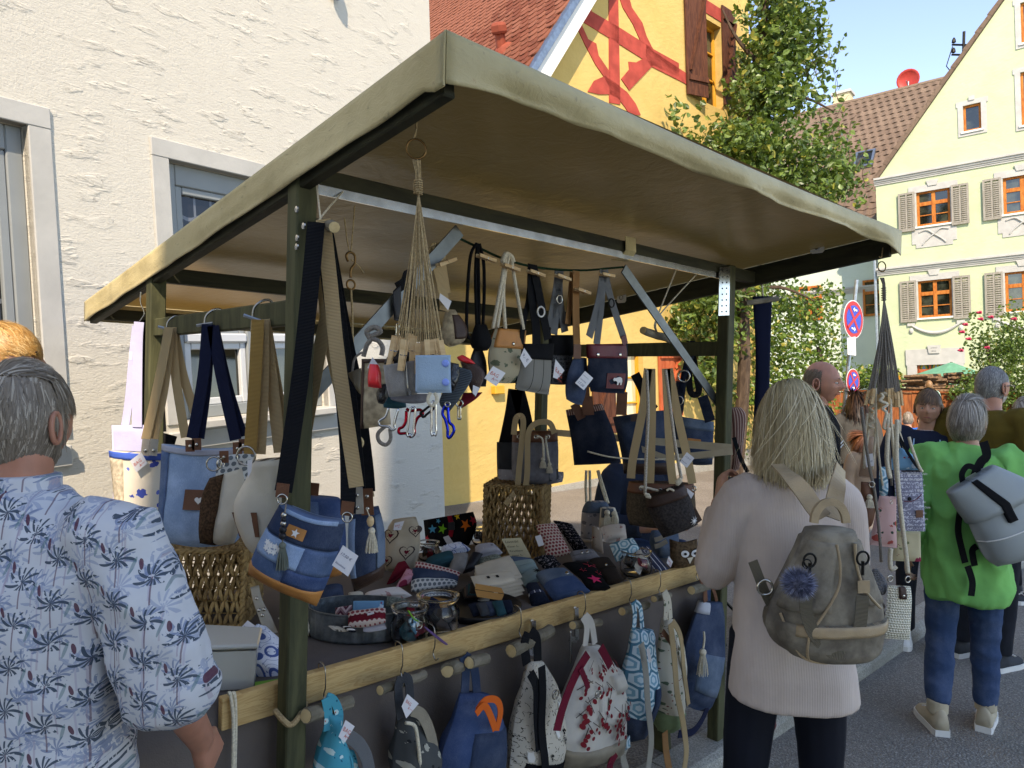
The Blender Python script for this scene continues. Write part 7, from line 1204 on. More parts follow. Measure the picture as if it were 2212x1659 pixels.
cl = [(1685, 15, 12.6, 90, 70, .9, 1100), (1670, 110, 12.5, 80, 70, .8, 1100), (1700, 90, 12.8, 80, 75, .8, 800), (1645, 200, 12.4, 72, 60, .8, 1000), (1690, 210, 12.7, 75, 65, .7, 700), (1592, 312, 12.1, 78, 62, .7, 1000), (1650, 320, 12.5, 95, 75, .8, 1200), (1740, 360, 12.8, 80, 70, .8, 800), (1790, 400, 13, 60, 45, .6, 400), (1600, 400, 12.2, 90, 60, .7, 900), (1700, 420, 12.6, 110, 50, .8, 900), (1790, 290, 13, 60, 70, .5, 150), (1760, 200, 13, 60, 60, .5, 100), (1830, 350, 13, 45, 60, .5, 120), (1490, 300, 11.9, 45, 90, .3, 110), (1450, 250, 11.7, 15, 55, .2, 30), (1760, 110, 13, 60, 55, .5, 220), (1850, 420, 13, 30, 40, .4, 60),
      (1520, 650, 11.9, 60, 55, .6, 450), (1470, 700, 11.8, 40, 50, .4, 200), (1555, 720, 12.2, 55, 70, .7, 500), (1520, 800, 12, 55, 60, .5, 350), (1600, 640, 12.4, 70, 60, .7, 500)]
foliage(pear, 'crown', cl, .115, ML1, 1)
tw = MB(); r_ = random.Random(3)
for i in range(34): x, y = r_.choice([(1800, 320), (1780, 240), (1830, 380), (1480, 300), (1760, 150), (1720, 60)]); p = PY(x + r_.uniform(-40, 40), y + r_.uniform(-30, 40), 12.8); tw.tube(spl([p, p + V((r_.uniform(-.1, .2), 0, .25)), p + V((r_.uniform(-.1, .35), 0, r_.uniform(.35, .6)))], 3), [.008, .007, .006, .005, .004, .003, .002], 4)
tag(tw.build('twigs', M_BARK, pear), kind='stuff')
hz = thing('tall_hedge', 'sunlit leafy hedge growing behind the no stopping signs', 'hedge', V((6.5, 14, 0)))
foliage(hz, 'crown', [(1680, 650, 14, 60, 55, .9, 800), (1740, 690, 14.3, 60, 70, .9, 900), (1650, 740, 13.8, 60, 70, .9, 900), (1720, 790, 14, 75, 70, .9, 1000), (1640, 860, 13.5, 80, 70, .9, 900), (1780, 770, 14.5, 45, 90, .8, 700), (1740, 900, 14, 90, 60, .9, 700), (1560, 860, 13, 60, 60, .7, 500), (1790, 640, 14.4, 30, 35, .5, 160), (1560, 940, 13, 70, 60, .6, 400)], .085, ML2, 2)
MB().tube(spl([V((6.2, 14, 0)), V((6.2, 14, 1)), V((6.0, 14, 2.4))], 4), .05, 6).build('trunk', M_BARK, hz)
hz2 = thing('shrub', 'small green shrub along the foot of the side wing', 'shrub', PY(1880, 960, 17)); foliage(hz2, 'crown', [(1870, 815, 17.5, 55, 30, .8, 700), (1920, 825, 17.5, 30, 30, .6, 300)], .09, ML2, 5); MB().tube([PY(1880, 930, 17.5), PY(1880, 830, 17.5)], .04, 6).build('trunk', M_BARK, hz2)
rb_ = thing('rose_bush', 'tall climbing rose with pink blooms beside the doorway', 'rose bush', PY(2150, 960, 15.5))
foliage(rb_, 'crown', [(2160, 760, 15.5, 55, 60, .7, 1300), (2110, 720, 15.5, 35, 50, .4, 160), (2200, 740, 15.5, 40, 70, .6, 800), (2140, 840, 15.2, 60, 60, .7, 1300), (2205, 850, 15, 45, 90, .7, 1200), (2190, 680, 15.5, 40, 40, .4, 120), (2090, 850, 15.2, 40, 30, .5, 500)], .075, ML3, 6)
MB().tube(spl([PY(2160, 960, 15.5), PY(2150, 850, 15.5), PY(2130, 740, 15.5)], 4), .03, 6).build('stem', M_BARK, rb_); MRO = mat('pink petals', vary('#c23a58', .2, 20.), .6)
for x, y in ((2115, 676), (2118, 690), (2140, 686), (2078, 718), (2092, 733), (2075, 758), (2132, 752), (2190, 690), (2085, 702)):
    mb = MB(); c = PY(x, y, 15.2); [mb.ball(c + V((.03 * cos(2.4 * k), .03 * sin(2.4 * k), .012 * (k % 3))), .032, 5, (1, 1, .7)) for k in range(5)]; mb.build('bloom', MRO, rb_)
# ================================================================ board fence, log pile, parasol
F0 = PY(1770, 900, 16.8); F0.z = 0; fd = V((.9, -.44, .0)).normalized(); fn_ = thing('wooden_fence', 'brown vertical board fence in front of the pale green house', 'fence', F0)
fn = V((-fd.y, fd.x, 0))
for i in range(40):
    p = F0 + fd * (.145 * i); o = .012 * (i % 2); h = 1.5 + .03 * i / 20 + rnd.uniform(-.01, .01); q = [p - fn * o, p + fd * .142 - fn * o, p + fd * .142 - fn * (o - .022), p - fn * (o - .022)]; MB().hexa([v + Zv * .02 for v in q] + [v + Zv * h for v in q]).build('board', M_FENCE, fn_, uv=False)
for z in (.4, 1.2): MB().beam(F0 + Zv * z + fn * .05, F0 + fd * 5.8 + Zv * z + fn * .05, .05, .08).build('rail', M_FENCE, fn_, uv=False)
MB().beam(F0 + Zv * 1.53 + fn * .0, F0 + fd * 5.8 + Zv * 1.58, .1, .04).build('coping', M_FENCE, fn_, uv=False)
lp = thing('log_pile', 'stack of split firewood behind the board fence', 'log pile', PY(2030, 960, 16.5)); r_ = random.Random(5); M_LOG = wood('firewood', '#4a3a2b', '#8a6a49', (8, 8, 8))
for i in range(46):
    c = PY(1945 + r_.uniform(0, 135), 838 - r_.uniform(-14, 28), 16.3 + r_.uniform(0, .3)); MB().tube([c, c + V((.35 + r_.uniform(0, .2), -.15, r_.uniform(-.04, .04)))], r_.uniform(.035, .06), 5).build('log', M_LOG, lp)
MB().box(lp.location.x - 1.2, lp.location.x + 1.0, lp.location.y + .1, lp.location.y + .5, 0, 1.62).build('stack_core', M_LOG, lp, uv=False)
pc = PY(2055, 782, 18.5); ps = thing('parasol', 'faded green garden parasol behind the fence by the doorway', 'parasol', V((pc.x, pc.y, 0))); mb = MB(); n = 8
mb.loft([[pc + V((1.25 * k * cos(2 * pi * i / n), 1.25 * k * sin(2 * pi * i / n), -.5 * k)) for i in range(n)] for k in (.02, .5, 1)] + [[pc + V((1.25 * cos(2 * pi * i / n), 1.25 * sin(2 * pi * i / n), -.58)) for i in range(n)]], False); mb.build('canopy', cloth('faded green canvas', '#5f9478', .1), ps); MB().tube([V((pc.x, pc.y, 0)), pc], .03, 8).build('pole', M_BWOOD, ps)
# ================================================================ no stopping signs
M_SR = mat('sign red', '#b5121b', .4, .4); M_SB = mat('sign blue', '#1a3fae', .4, .4); M_SW = mat('sign white', '#dfdfdb', .4, .4)
p0 = PY(1838, 735, 11.2); p1 = PY(1824, 880, 11.2); pd = (p0 - p1).normalized(); foot = p1 - pd * (p1.z / pd.z)
sp_ = thing('sign_post', 'grey steel post carrying two round no stopping signs', 'sign post', foot); MB().tube([foot, p0 + pd * .95], .03, 10).build('pole', M_ZINC, sp_)
def nostop(label, x, y, r):
    c = PY(x, y, 11.08); n_ = V((.60, -.80, .03)).normalized(); u = Zv.cross(n_).normalized(); v = n_.cross(u); t = thing('no_stopping_sign', label, 'traffic sign', c - Zv * r)
    rot = -.16; u, v = u * cos(rot) + v * sin(rot), v * cos(rot) - u * sin(rot)
    def pl(P, d, m, nm, par): return MB().poly([c + u * a + v * b + n_ * d for a, b in P], n_ * .002).build(nm, m, par)
    b0 = pl(disc(r, 36), -.004, M_SW, 'plate', t); pl(disc(r * .95, 36), .0, M_SR, 'red_rim', t); pl(disc(r * .73, 36), .004, M_SB, 'blue_field', t)
    for a in (pi / 4, -pi / 4): pl(turn(rect(r * .17, r * 1.5), a), .008 if a > 0 else .0085, M_SR, 'cross_bar', t)
    ar = [(-.2, .0), (-.06, .13), (-.06, .045), (.2, .045), (.2, -.045), (-.06, -.045), (-.06, -.13)]
    for s, dy in ((1, .5), (-1, -.5)): pl([(s * a * r, b * r + dy * r) for a, b in ar], .012, M_SW, 'arrow', t)
    MB().box(c.x - .03, c.x + .02, c.y + .01, c.y + .1, c.z + r * .5, c.z + r * .58).build('bracket', M_IRON, t, uv=False)
nostop('large round no stopping sign with white arrows, upper one on the post', 1844, 690, .30); nostop('smaller round no stopping sign, lower one on the post', 1843, 824, .20)
for lab, q in (('white paper notice taped below the large no stopping sign', [(1830, 730), (1848, 727), (1849, 768), (1831, 766)]), ('white paper notice taped below the small no stopping sign', [(1834, 852), (1845, 850), (1846, 882), (1835, 884)])):
    o = pcard(None, K0, q, pY(11.0), ('Halteverbot', 'Sa 8 - 20 h', 'frei'), off=0, ink=M_BKI, name='paper_notice', th=.003); tag(o, lab, 'notice')
# ================================================================ people
def fuse(mb, vox, sm=3):
    me = bpy.data.meshes.new('t'); me.from_pydata([tuple(v) for v in mb.v], [], mb.f); o = bpy.data.objects.new('t', me); link(o)
    bm = bmesh.new(); bm.from_mesh(me); bmesh.ops.recalc_face_normals(bm, faces=bm.faces[:]); bm.to_mesh(me); bm.free()
    r = o.modifiers.new('r', 'REMESH'); r.mode = 'VOXEL'; r.voxel_size = vox; s = o.modifiers.new('s', 'SMOOTH'); s.factor = .5; s.iterations = sm
    dg = bpy.context.evaluated_depsgraph_get(); ne = bpy.data.meshes.new_from_object(o.evaluated_get(dg)); bpy.data.objects.remove(o); bpy.data.meshes.remove(me); return ne
def folds(me, amp, k=(7, 7, 3.2), sd=0.):
    for v, n in [(v, v.normal.copy()) for v in me.vertices]:
        q = V((v.co.x * k[0], v.co.y * k[1], v.co.z * k[2] + sd)); f = mn.noise(q); v.co += n * amp * (1 - 2.2 * abs(f) + .4 * mn.noise(q * 2.7))
    me.update()
def skin(name, c): return mat(name, lambda g: (g.bump(g.noise(g.coord(), 120., 3.), .12, .003), vary(c, .1, 18.)(g))[1], .5, .35, Subsurface_Weight=.12, Subsurface_Radius=(.02, .008, .005))
SK1 = skin('fair skin', '#b98a72'); SK2 = skin('ruddy skin', '#b07a63'); SK3 = skin('tanned skin', '#9c6a50')
M_EYEW = mat('eye white', '#cfc8c0', .25, .5); M_EYED = mat('iris', '#2b2018', .2, .5); M_LIP = mat('lips', '#95584e', .5)
def hairmat(name, a, b, c=None):
    def f(g): i = X(g, g.n('ShaderNodeNewGeometry').outputs['Random Per Island']); col = g.mix(i, lin(a), lin(b)); return g.mix((i > .8) * .7, col, lin(c or b))
    return mat(name, f, .45, .4)
def headv(C, f, r, u, sc=1., nose=1., fat=0.):
    """head surface: egg with jaw, brow, sockets, nose, lips and chin; returns verts, faces"""
    nt_, np_ = 44, 56; vs = []; fs = []
    ga = lambda x, s: exp(-(x / s) ** 2)
    for i in range(nt_ + 1):
        th = pi * i / nt_
        for k in range(np_):
            ph = 2 * pi * k / np_; x = sin(th) * sin(ph); y = sin(th) * cos(ph); z = cos(th)
            X_, Y_, Z_ = x * .077, y * .098, z * .118
            t = max(0, -z); X_ *= 1 - .30 * t ** 1.6 + fat * t; 
            if y > 0: Y_ *= 1 - .10 * t
            else: Y_ *= 1 - .42 * t ** 1.3; Y_ -= .012 * max(0, z) 
            if y > .1:
                w_ = min(1, (y - .1) * 2.5)
                Y_ += w_ * (nose * .024 * ga(X_, .012) * ga(Z_ + .024, .017) + nose * .011 * ga(X_, .010) * ga(Z_ + .003, .02) + .006 * ga(Z_ - .018, .012) * ga(abs(X_) - .03, .03) - .011 * (ga(X_ - .031, .015) + ga(X_ + .031, .015)) * ga(Z_ - .0, .011) + .006 * ga(X_, .024) * (ga(Z_ + .055, .006) + ga(Z_ + .067, .006)) - .005 * ga(X_, .026) * ga(Z_ + .061, .003) + .010 * ga(X_, .026) * ga(Z_ + .096, .016) + .004 * ga(abs(X_) - .042, .018) * ga(Z_ + .03, .02) - .003 * ga(abs(X_) - .034, .006) * ga(Z_ + .05, .022))
            vs.append(C + (r * X_ + f * Y_ + u * Z_) * sc)
    for i in range(nt_):
        for k in range(np_): fs.append((i * np_ + k, (i + 1) * np_ + k, (i + 1) * np_ + (k + 1) % np_, i * np_ + (k + 1) % np_))
    return vs, fs
def hair(parent, C, f, r, u, m, mask, L, comb, n, w_=.005, sc=1., grav=.5, seg=6, seed=1, lift=1.04, curl=0., name='hair', cap=True, Lf=None, stand=.06, mess=.07):
    rr = random.Random(seed); mb = MB(); vs, fs = headv(C, f, r, u, sc * max(1.012, lift - .02 - .16 * (lift - 1) / .3), .0)
    if cap:
        keep = []; 
        for q in fs:
            c = sum((vs[i] for i in q), V()) / 4 - C; d = V((c.dot(r), c.dot(f), c.dot(u))).normalized()
            if mask(d): keep.append(q)
        [mb.add([vs[i] for i in q], [(0, 1, 2, 3)]) for q in keep]
    V_ = []; F_ = []; c = 0
    while c < n:
        d = V((rr.gauss(0, 1), rr.gauss(0, 1), rr.gauss(0, 1))).normalized()
        if not mask(d): continue
        c += 1; sh_ = lift * (1 - .16 * (lift - 1) / .3 * rr.random()); E_ = lambda v: r * v.x * .077 + f * v.y * .098 + u * v.z * .118
        p = C + (E_(d) - f * (.012 * max(0, d.z) if d.y < 0 else 0)) * sc * sh_; o = (r * d.x / .077 + f * d.y / .098 + u * d.z / .118).normalized()
        q = comb(d); g_ = (r * q.x + f * q.y + u * q.z); ln = (Lf(d) if Lf else L) * rr.uniform(.8, 1.08); s = ln / seg; t = g_ - o * g_.dot(o); dr = (t.normalized() + o * stand + V((rr.gauss(0, 1), rr.gauss(0, 1), rr.gauss(0, 1))) * mess).normalized(); k0 = len(V_)
        ca = rr.uniform(-1, 1) * curl
        for j in range(seg + 1):
            e = p - C; ee = V((e.dot(r) / .077, e.dot(f) / .098, e.dot(u) / .118)) / sc; nn = (r * ee.x / .077 + f * ee.y / .098 + u * ee.z / .118).normalized()
            sd_ = dr.cross(nn); sd_ = sd_.normalized() if sd_.length > .02 else r; ww = w_ * (1 - .7 * j / seg) / 2; V_ += [p - sd_ * ww, p + sd_ * ww]
            if ee.length < sh_ * 1.08 and not stand > .5: dr = dr - nn * dr.dot(nn) * .92
            p = p + dr.normalized() * s; e = p - C; ee = V((e.dot(r) / .077, e.dot(f) / .098, e.dot(u) / .118)) / sc
            if ee.length < sh_: p = C + E_(ee * (sh_ / ee.length)) * sc
            dr = (dr + V((0, 0, -grav * .35)) + sd_ * ca * .2).normalized()
        F_ += [(k0 + 2 * j, k0 + 2 * j + 1, k0 + 2 * j + 3, k0 + 2 * j + 2) for j in range(seg)]
    mb.add(V_, F_); return mb.build(name, m, parent, smooth=True)
def hand(mb, w_, d, pn, th, curl=.5, sc=1.):
    """palm and five fingers at wrist w_, pointing along d, palm facing pn, thumb towards th"""
    d = d.normalized(); th = (th - d * th.dot(d)).normalized(); pn = d.cross(th).normalized() * (1 if d.cross(th).dot(pn) > 0 else -1); K = lambda a, b, c: w_ + (d * a + th * b + pn * c) * sc
    mb.loft([[K(a, b * hw, c * ht) for b, c in ((-1, -1), (0, -1.15), (1, -1), (1.1, 0), (1, 1), (0, 1.1), (-1, 1), (-1.1, 0))] for a, hw, ht in ((-.03, .026, .018), (.0, .028, .017), (.04, .038, .015), (.085, .041, .013), (.095, .038, .010))])
    for b, L in ((.031, .070), (.0105, .078), (-.0105, .073), (-.031, .058)):
        P = [K(.07, b, 0)]; a = 0.; p = V((.09, 0)); 
        P.append(K(.09, b, 0))
        for s in (.45, .32, .25): a += curl * (.9 if s > .4 else 1.1); p = p + V((cos(a), sin(a))) * L * s; P.append(K(p.x, b * (1 + .1 * (p.x - .09) / .08), p.y))
        mb.tube(P, [.0085 * sc, .0088 * sc, .008 * sc, .0075 * sc, .0062 * sc], 7)
    mb.tube([K(.01, .022, .004), K(.04, .048, .008), K(.068, .058, .02), K(.088, .056, .036)], [.011 * sc, .0105 * sc, .009 * sc, .007 * sc], 7)
def ring2(c, r, f, rx, ry, n=22, pw=1.): return [c + r * rx * math.copysign(abs(cos(t)) ** pw, cos(t)) + f * ry * math.copysign(abs(sin(t)) ** pw, sin(t)) for t in [2 * pi * i / n for i in range(n)]]
class Person:
    def __init__(s, label, x, y, ang, H, z0=0., group=None, hy=0., hp=0., bulk=1., lean=0.):
        s.t = thing('person', label, 'person', V((x, y, z0)), group); s.k = H / 1.75; s.o = V((x, y, z0)); s.b = bulk
        s.f = V((sin(ang), cos(ang), 0)); s.r = V((cos(ang), -sin(ang), 0)); s.u = Zv
        fa = ang + hy; s.hf = V((sin(fa), cos(fa), 0)); s.hr = V((cos(fa), -sin(fa), 0)); s.hu = (Zv * cos(hp) - s.hf * sin(hp)); s.hf = (s.hf * cos(hp) + Zv * sin(hp)); s.lean = lean
        s.C = s.P(0, .035, 1.632)
    def P(s, x, y, z): return s.o + (s.r * x * s.b + s.f * (y + s.lean * max(0, z - .9)) + s.u * z) * s.k
    def torso(s, mb, rows): mb.loft([ring2(s.P(rw[3] if len(rw) > 3 else 0, rw[4] if len(rw) > 4 else 0, rw[0]), s.r * s.k * s.b, s.f * s.k, rw[1], rw[2], 24, .85) for rw in rows]); return mb
    def limb(s, mb, pts, rad, n=12): Q = spl([s.P(*p) for p in pts], 5); m_ = len(Q); R = [rad[min(int(i / (m_ - 1) * (len(rad) - 1)), len(rad) - 2)] * (1 - (i / (m_ - 1) * (len(rad) - 1)) % 1 if i < m_ - 1 else 0) + rad[min(int(i / (m_ - 1) * (len(rad) - 1)) + 1, len(rad) - 1)] * ((i / (m_ - 1) * (len(rad) - 1)) % 1 if i < m_ - 1 else 1) for i in range(m_)]; mb.tube(Q, [q * s.k for q in R], n); return mb
    def body(s, sk, arms, vox=.008, hands=True, curl=.5, nose=1., face=True, fat=0., ears=True, brow='#4a3728', thumb=1):
        mb = MB(); s.torso(mb, [(.9, .15, .1), (1.2, .13, .09), (1.38, .15, .09), (1.44, .12, .075), (1.475, .062, .06), (1.52, .054, .058, 0, .012), (1.60, .052, .06, 0, .02)])
        s.w = []
        for i, a in enumerate(arms):
            s.limb(mb, a, [.052, .046, .042, .036, .028])
            w_ = s.P(*a[-1]); d = (w_ - s.P(*a[-2])).normalized(); s.w.append((w_, d))
            if hands: hand(mb, w_, d, (-s.r if a[0][0] > 0 else s.r), s.f * thumb + d * .2, curl, s.k * .96)
        me = fuse(mb, vox, 2); vs, fs = headv(s.C, s.hf, s.hr, s.hu, s.k, nose, fat); k0 = len(me.vertices)
        V_ = [v.co.copy() for v in me.vertices] + vs; F_ = [tuple(p.vertices) for p in me.polygons] + [tuple(i + k0 for i in q) for q in fs]; bpy.data.meshes.remove(me)
        if ears:
            m2 = MB()
            for sg in (-1, 1):
                e = s.C + (s.hr * sg * .075 - s.hf * .008 - s.hu * .012) * s.k; R_ = []
                for t in [2 * pi * i / 14 for i in range(14)]: R_.append(e + (s.hf * (.016 * cos(t) - .004) + s.hu * .031 * sin(t) + s.hr * sg * (.008 + .004 * cos(t + 2.6))) * s.k)
                m2.tube(R_, .0055 * s.k, 6, True); m2.loft([[e + s.hr * sg * d_ * s.k + (q - e) * k_ for q in R_] for k_, d_ in ((.95, -.002), (.6, -.006), (.35, .001), (.05, -.004))])
            k0 = len(V_); V_ += m2.v; F_ += [tuple(i + k0 for i in q) for q in m2.f]
        s.skin = mk('body', V_, F_, sk, s.t, None, True)
        if face:
            for sg in (-1, 1):
                e = s.C + (s.hr * sg * .031 + s.hf * .0805 + s.hu * .0) * s.k; MB().ball(e, .0112 * s.k, 6, (1, 1, .62)).build('eye', M_EYEW, s.skin, smooth=True); MB().ball(e + s.hf * .0082 * s.k, .0048 * s.k, 5).build('iris', M_EYED, s.skin, smooth=True)
                B_ = [s.C + (s.hr * sg * q + s.hf * (.0985 - (q - .03) ** 2 * 9 + .0) + s.hu * (.0195 + .006 * sin((q - .014) * 75))) * s.k for q in (.014, .022, .03, .038, .047)]; MB().tube(B_, [.002 * s.k, .0032 * s.k, .0034 * s.k, .003 * s.k, .0014 * s.k], 5).build('eyebrow', mat('brow ' + brow, brow, .9), s.skin)
                MB().tube([e + (s.hr * q + s.hf * .0085 - s.hf * abs(q) * .25 + s.hu * (.0065 - abs(q) * .22)) * s.k for q in (-.014, -.006, .004, .013)], .0018 * s.k, 4).build('eyelid', sk, s.skin)
            MB().tube([s.C + (s.hr * q + s.hf * (.094 - q * q * 18) + s.hu * (-.061 - abs(q) * .1)) * s.k for q in (-.024, -.012, 0, .012, .024)], [.001 * s.k, .0034 * s.k, .0036 * s.k, .0034 * s.k, .001 * s.k], 6).build('lips', M_LIP, s.skin)
        return s
    def wear(s, name, m, rows=None, arms=(), rad=(.075, .07, .062, .055), legs=(), lrad=(.085, .075, .065, .06, .058), vox=.009, amp=.006, k=(7, 7, 3.2), extra=None):
        mb = MB()
        if rows: s.torso(mb, rows)
        for a in arms: s.limb(mb, [(a[0][0] * .5, a[0][1], a[0][2] - .03)] + list(a), (rad[0] * .75, rad[0] * .93) + tuple(rad[1:]))
        for a in legs: s.limb(mb, a, lrad)
        if extra: extra(mb)
        me = fuse(mb, vox); folds(me, amp * s.k, k, s.o.x * 7); return mo(name, me, m, s.t, None, True)
    def shoes(s, m, feet, sole=None, L=.26):
        for (x, y, yaw) in feet:
            d = (s.f * cos(yaw) + s.r * sin(yaw)); q = V((d.y, -d.x, 0)); c = s.P(x, y, 0); mb = MB()
            rows = [(-.07, .030, .09), (-.05, .036, .105), (.0, .037, .10), (.05, .040, .075), (.11, .044, .05), (.16, .040, .042), (.185, .022, .03)]
            mb.loft([[c + d * a + q * hw * cos(t) + Zv * (.018 + h * max(0, sin(t)) ** .8) for t in [pi * i / 9 for i in range(10)]] for a, hw, h in rows]); sh = mb.build('shoe', m, s.t, smooth=True)
            MB().loft([[c + d * a * 1.03 + q * hw * 1.08 * sg + Zv * z for sg, z in ((-1, .0), (1, .0), (1, .03), (-1, .03))] for a, hw, h in rows]).build('sole', sole or M_WP, sh, smooth=False)
            MB().tube(spl([c + d * .03 + q * .03 + Zv * .1, c + d * .05 + Zv * .108, c + d * .06 - q * .025 + Zv * .1, c + d * .09 + q * .03 + Zv * .078, c + d * .11 - q * .025 + Zv * .066], 3), .003, 4).build('lace', M_WP, sh)
LEGS = [[(-.09, 0, .95), (-.10, .02, .52), (-.10, -.02, .10)], [(.09, 0, .95), (.10, .02, .52), (.10, -.02, .10)]]
ARMD = [[(-.18, 0, 1.42), (-.25, -.02, 1.14), (-.26, .06, .90)], [(.18, 0, 1.42), (.25, -.02, 1.14), (.26, .06, .90)]]
TROUS = [(1.02, .165, .12), (.96, .18, .125), (.86, .175, .12), (.80, .16, .11)]
TOP = [(.9, .185, .135), (1.0, .175, .13), (1.12, .165, .125), (1.26, .185, .135), (1.38, .195, .125), (1.435, .17, .10), (1.47, .09, .075), (1.49, .07, .068)]
jeans = denim('jeans denim', '#2f4463', .2); black = cloth('black trousers', '#14161b', .15); dtrous = cloth('dark trousers', '#23252b', .15)
def cut(a, t):                                       # sleeve: arm shortened to fraction t
    n = len(a) - 1; q = t * n; i = min(int(q), n - 1); k = q - i; return list(a[:i + 1]) + [tuple(a[i][j] + (a[i + 1][j] - a[i][j]) * k for j in range(3))]
short = lambda d: d.z > .12 - .75 * max(0, -d.y) or (d.y < -.25 and d.z > -.62)
bob = lambda d: d.z > .28 or (d.y < .25 and d.z > -.75)
# ---- man in the palm shirt, at the near left
def f_palm(g):
    o = g.coord('Object'); x, y, z = g.sep(o); x = x + g.noise(o, 3., 2.) * .03; z = z + g.noise(o, 2.6, 2.) * .03; col = g.mix(g.noise(o, 16., 3.), lin('#b4b6ba'), lin('#cfd0d2')); ink = []
    def layer(sc_, ox, oz, c_l, c_t, R, nf, amt):
        nonlocal col
        u = x * sc_ + ox; rr_ = g.fl(u); w_ = z * sc_ * .72 + oz + g.fr(rr_ * .5) * 1.0; a = g.fr(u) - .5; b = g.fr(w_) - .5; b2 = b - .18
        th = g.m('ARCTAN2', b2, a); r = g.hyp(a, b2 * 1.25); droop = g.ab(a) * .5
        fr_ = g.ab(g.m('SINE', th * nf + r * 5.)); leaf = (r < (fr_ ** 2.2) * R) * (b2 > -.17); tr_ = (g.ab(a + b * .06) < .022) * (b < .2) * (b > -.42)
        br_ = g.noise(o, 90., 2.) > .40
        col = g.mix(tr_ * amt * .8, col, lin(c_t)); col = g.mix(leaf * br_ * amt, col, lin(c_l))
    layer(17., .1, .2, '#8f99ad', '#a9a3b3', .46, 4.5, .75); layer(21., .55, .65, '#6d7c98', '#9a8f9c', .46, 5., .8); layer(15.5, .8, .35, '#8794ad', '#a08f9a', .46, 6., .6); layer(19., .3, .0, '#3c4a58', '#6d5560', .5, 5.5, .95)
    u = x * 19. + .3 + .5; w_ = z * 19. * .72 + .5; a = g.fr(u) - .5 - .12; b = g.fr(w_ + g.fr(g.fl(u) * .5)) - .5; bud = g.hyp(a * 2.6 + b * .8, b * 1.1) < .14; col = g.mix(bud * .9, col, lin('#572a3a'))
    a2 = a + .2; lf = g.hyp(a2 * 3. - b * 1., b * .8) < .15; col = g.mix(lf * .6, col, lin('#56787a')); g.bump(g.noise(o, 14., 3.), .35, .01); return col
M_PALM = mat('palm tree print', f_palm, .85, .15)
m1 = Person('person with short grey hair in a blue and white palm tree print shirt', -.962, 1.37, .14, 1.655, hy=.0, bulk=1.28)
A1 = [[(-.19, 0, 1.42), (-.25, .05, 1.15), (-.22, .25, 1.0)], [(.20, -.01, 1.40), (.272, .0, 1.15), (.262, .16, .93)]]
m1.body(SK2, A1, .008, True, .4, face=False)
m1.wear('shirt', M_PALM, [(.74, .195, .16), (.9, .195, .165), (1.05, .19, .16), (1.2, .195, .155), (1.34, .20, .14), (1.41, .185, .115, 0, -.005), (1.46, .12, .09), (1.485, .085, .078)], [cut(a, .58) for a in A1], (.085, .083, .082, .085), vox=.008, amp=.014, k=(9, 9, 7.))
m1.wear('collar', M_PALM, [(1.46, .078, .080, 0, .0), (1.505, .070, .074, 0, .006), (1.525, .069, .072, 0, .01)], vox=.006, amp=.001)
m1.wear('trousers', dtrous, TROUS, legs=LEGS); m1.shoes(BKL, [(-.1, 0, -.1), (.1, 0, .1)])
hg = hairmat('grey hair', '#665a4c', '#8f8374', '#ada292')
back = lambda d: (d.z > .22 or (d.y < .1 and d.z > -.70)) and not (d.y > .1 and d.z < .45)
hair(m1.t, m1.C, m1.hf, m1.hr, m1.hu, hg, back, .05, lambda d: V((d.x * .15, -.25 + (.5 if d.y > 0 else 0), -1.)) if d.z < .75 else V((.1, .9, .1)), 10000, .0045, m1.k, .25, 5, 11, 1.06, mess=.2)
# ---- person with orange blond hair behind him
p2 = Person('person with tousled orange blond hair standing behind the palm shirt', -1.90, 2.62, 1.2, 1.80); p2.body(SK1, ARMD, .012, True); p2.wear('sweater', cloth('rust sweater', '#7d4a34', .1), TOP, ARMD); p2.wear('trousers', dtrous, TROUS, legs=LEGS); p2.shoes(BKL, [(-.1, 0, 0), (.1, 0, 0)])
hair(p2.t, p2.C, p2.hf, p2.hr, p2.hu, hairmat('orange blond hair', '#a8783a', '#c9a060', '#d8b880'), short, .07, lambda d: V((d.x * .8, d.y * .6 + .2, .2)), 3200, .004, p2.k, .5, 5, 5, 1.10, .5, stand=.35, mess=.25)
# ---- blonde woman in the pale knit, at the right end of the stall
w3 = Person('person with shoulder length blond hair in a pale knitted sweater, seen from behind', .855, 2.16, .12, 1.635, hy=-.12, bulk=.94, lean=.02)
A3 = [[(-.155, 0, 1.39), (-.25, .03, 1.14), (-.215, .12, 1.36)], [(.155, 0, 1.39), (.20, .06, 1.13), (.12, .28, 1.05)]]
w3.body(SK1, A3, .006, True, .9, face=False)
def f_knit(g):
    o = g.coord('Object'); x, y, z = g.sep(o); r = g.m('SINE', x * 900. + g.noise(o, 6., 2.) * 5.); g.bump(r * .2 + g.noise(o, 25., 4.) * 1.3, .4, .003)
    return g.mix(g.sm(g.noise(o, 5., 4.), .3, .7), lin('#b9a99e'), lin('#cbbbaf'))
M_KNIT = mat('pale knit', f_knit, .95, .1)
w3.wear('sweater', M_KNIT, [(.765, .212, .16, .01, -.02), (.86, .203, .155, .008, -.02), (1.0, .182, .145), (1.15, .172, .135), (1.28, .178, .125), (1.37, .175, .105), (1.425, .145, .085), (1.46, .085, .07), (1.475, .07, .065)], [cut(a, .93) for a in A3], (.075, .08, .072, .056, .045), vox=.008, amp=.006, k=(5, 5, 2.4))
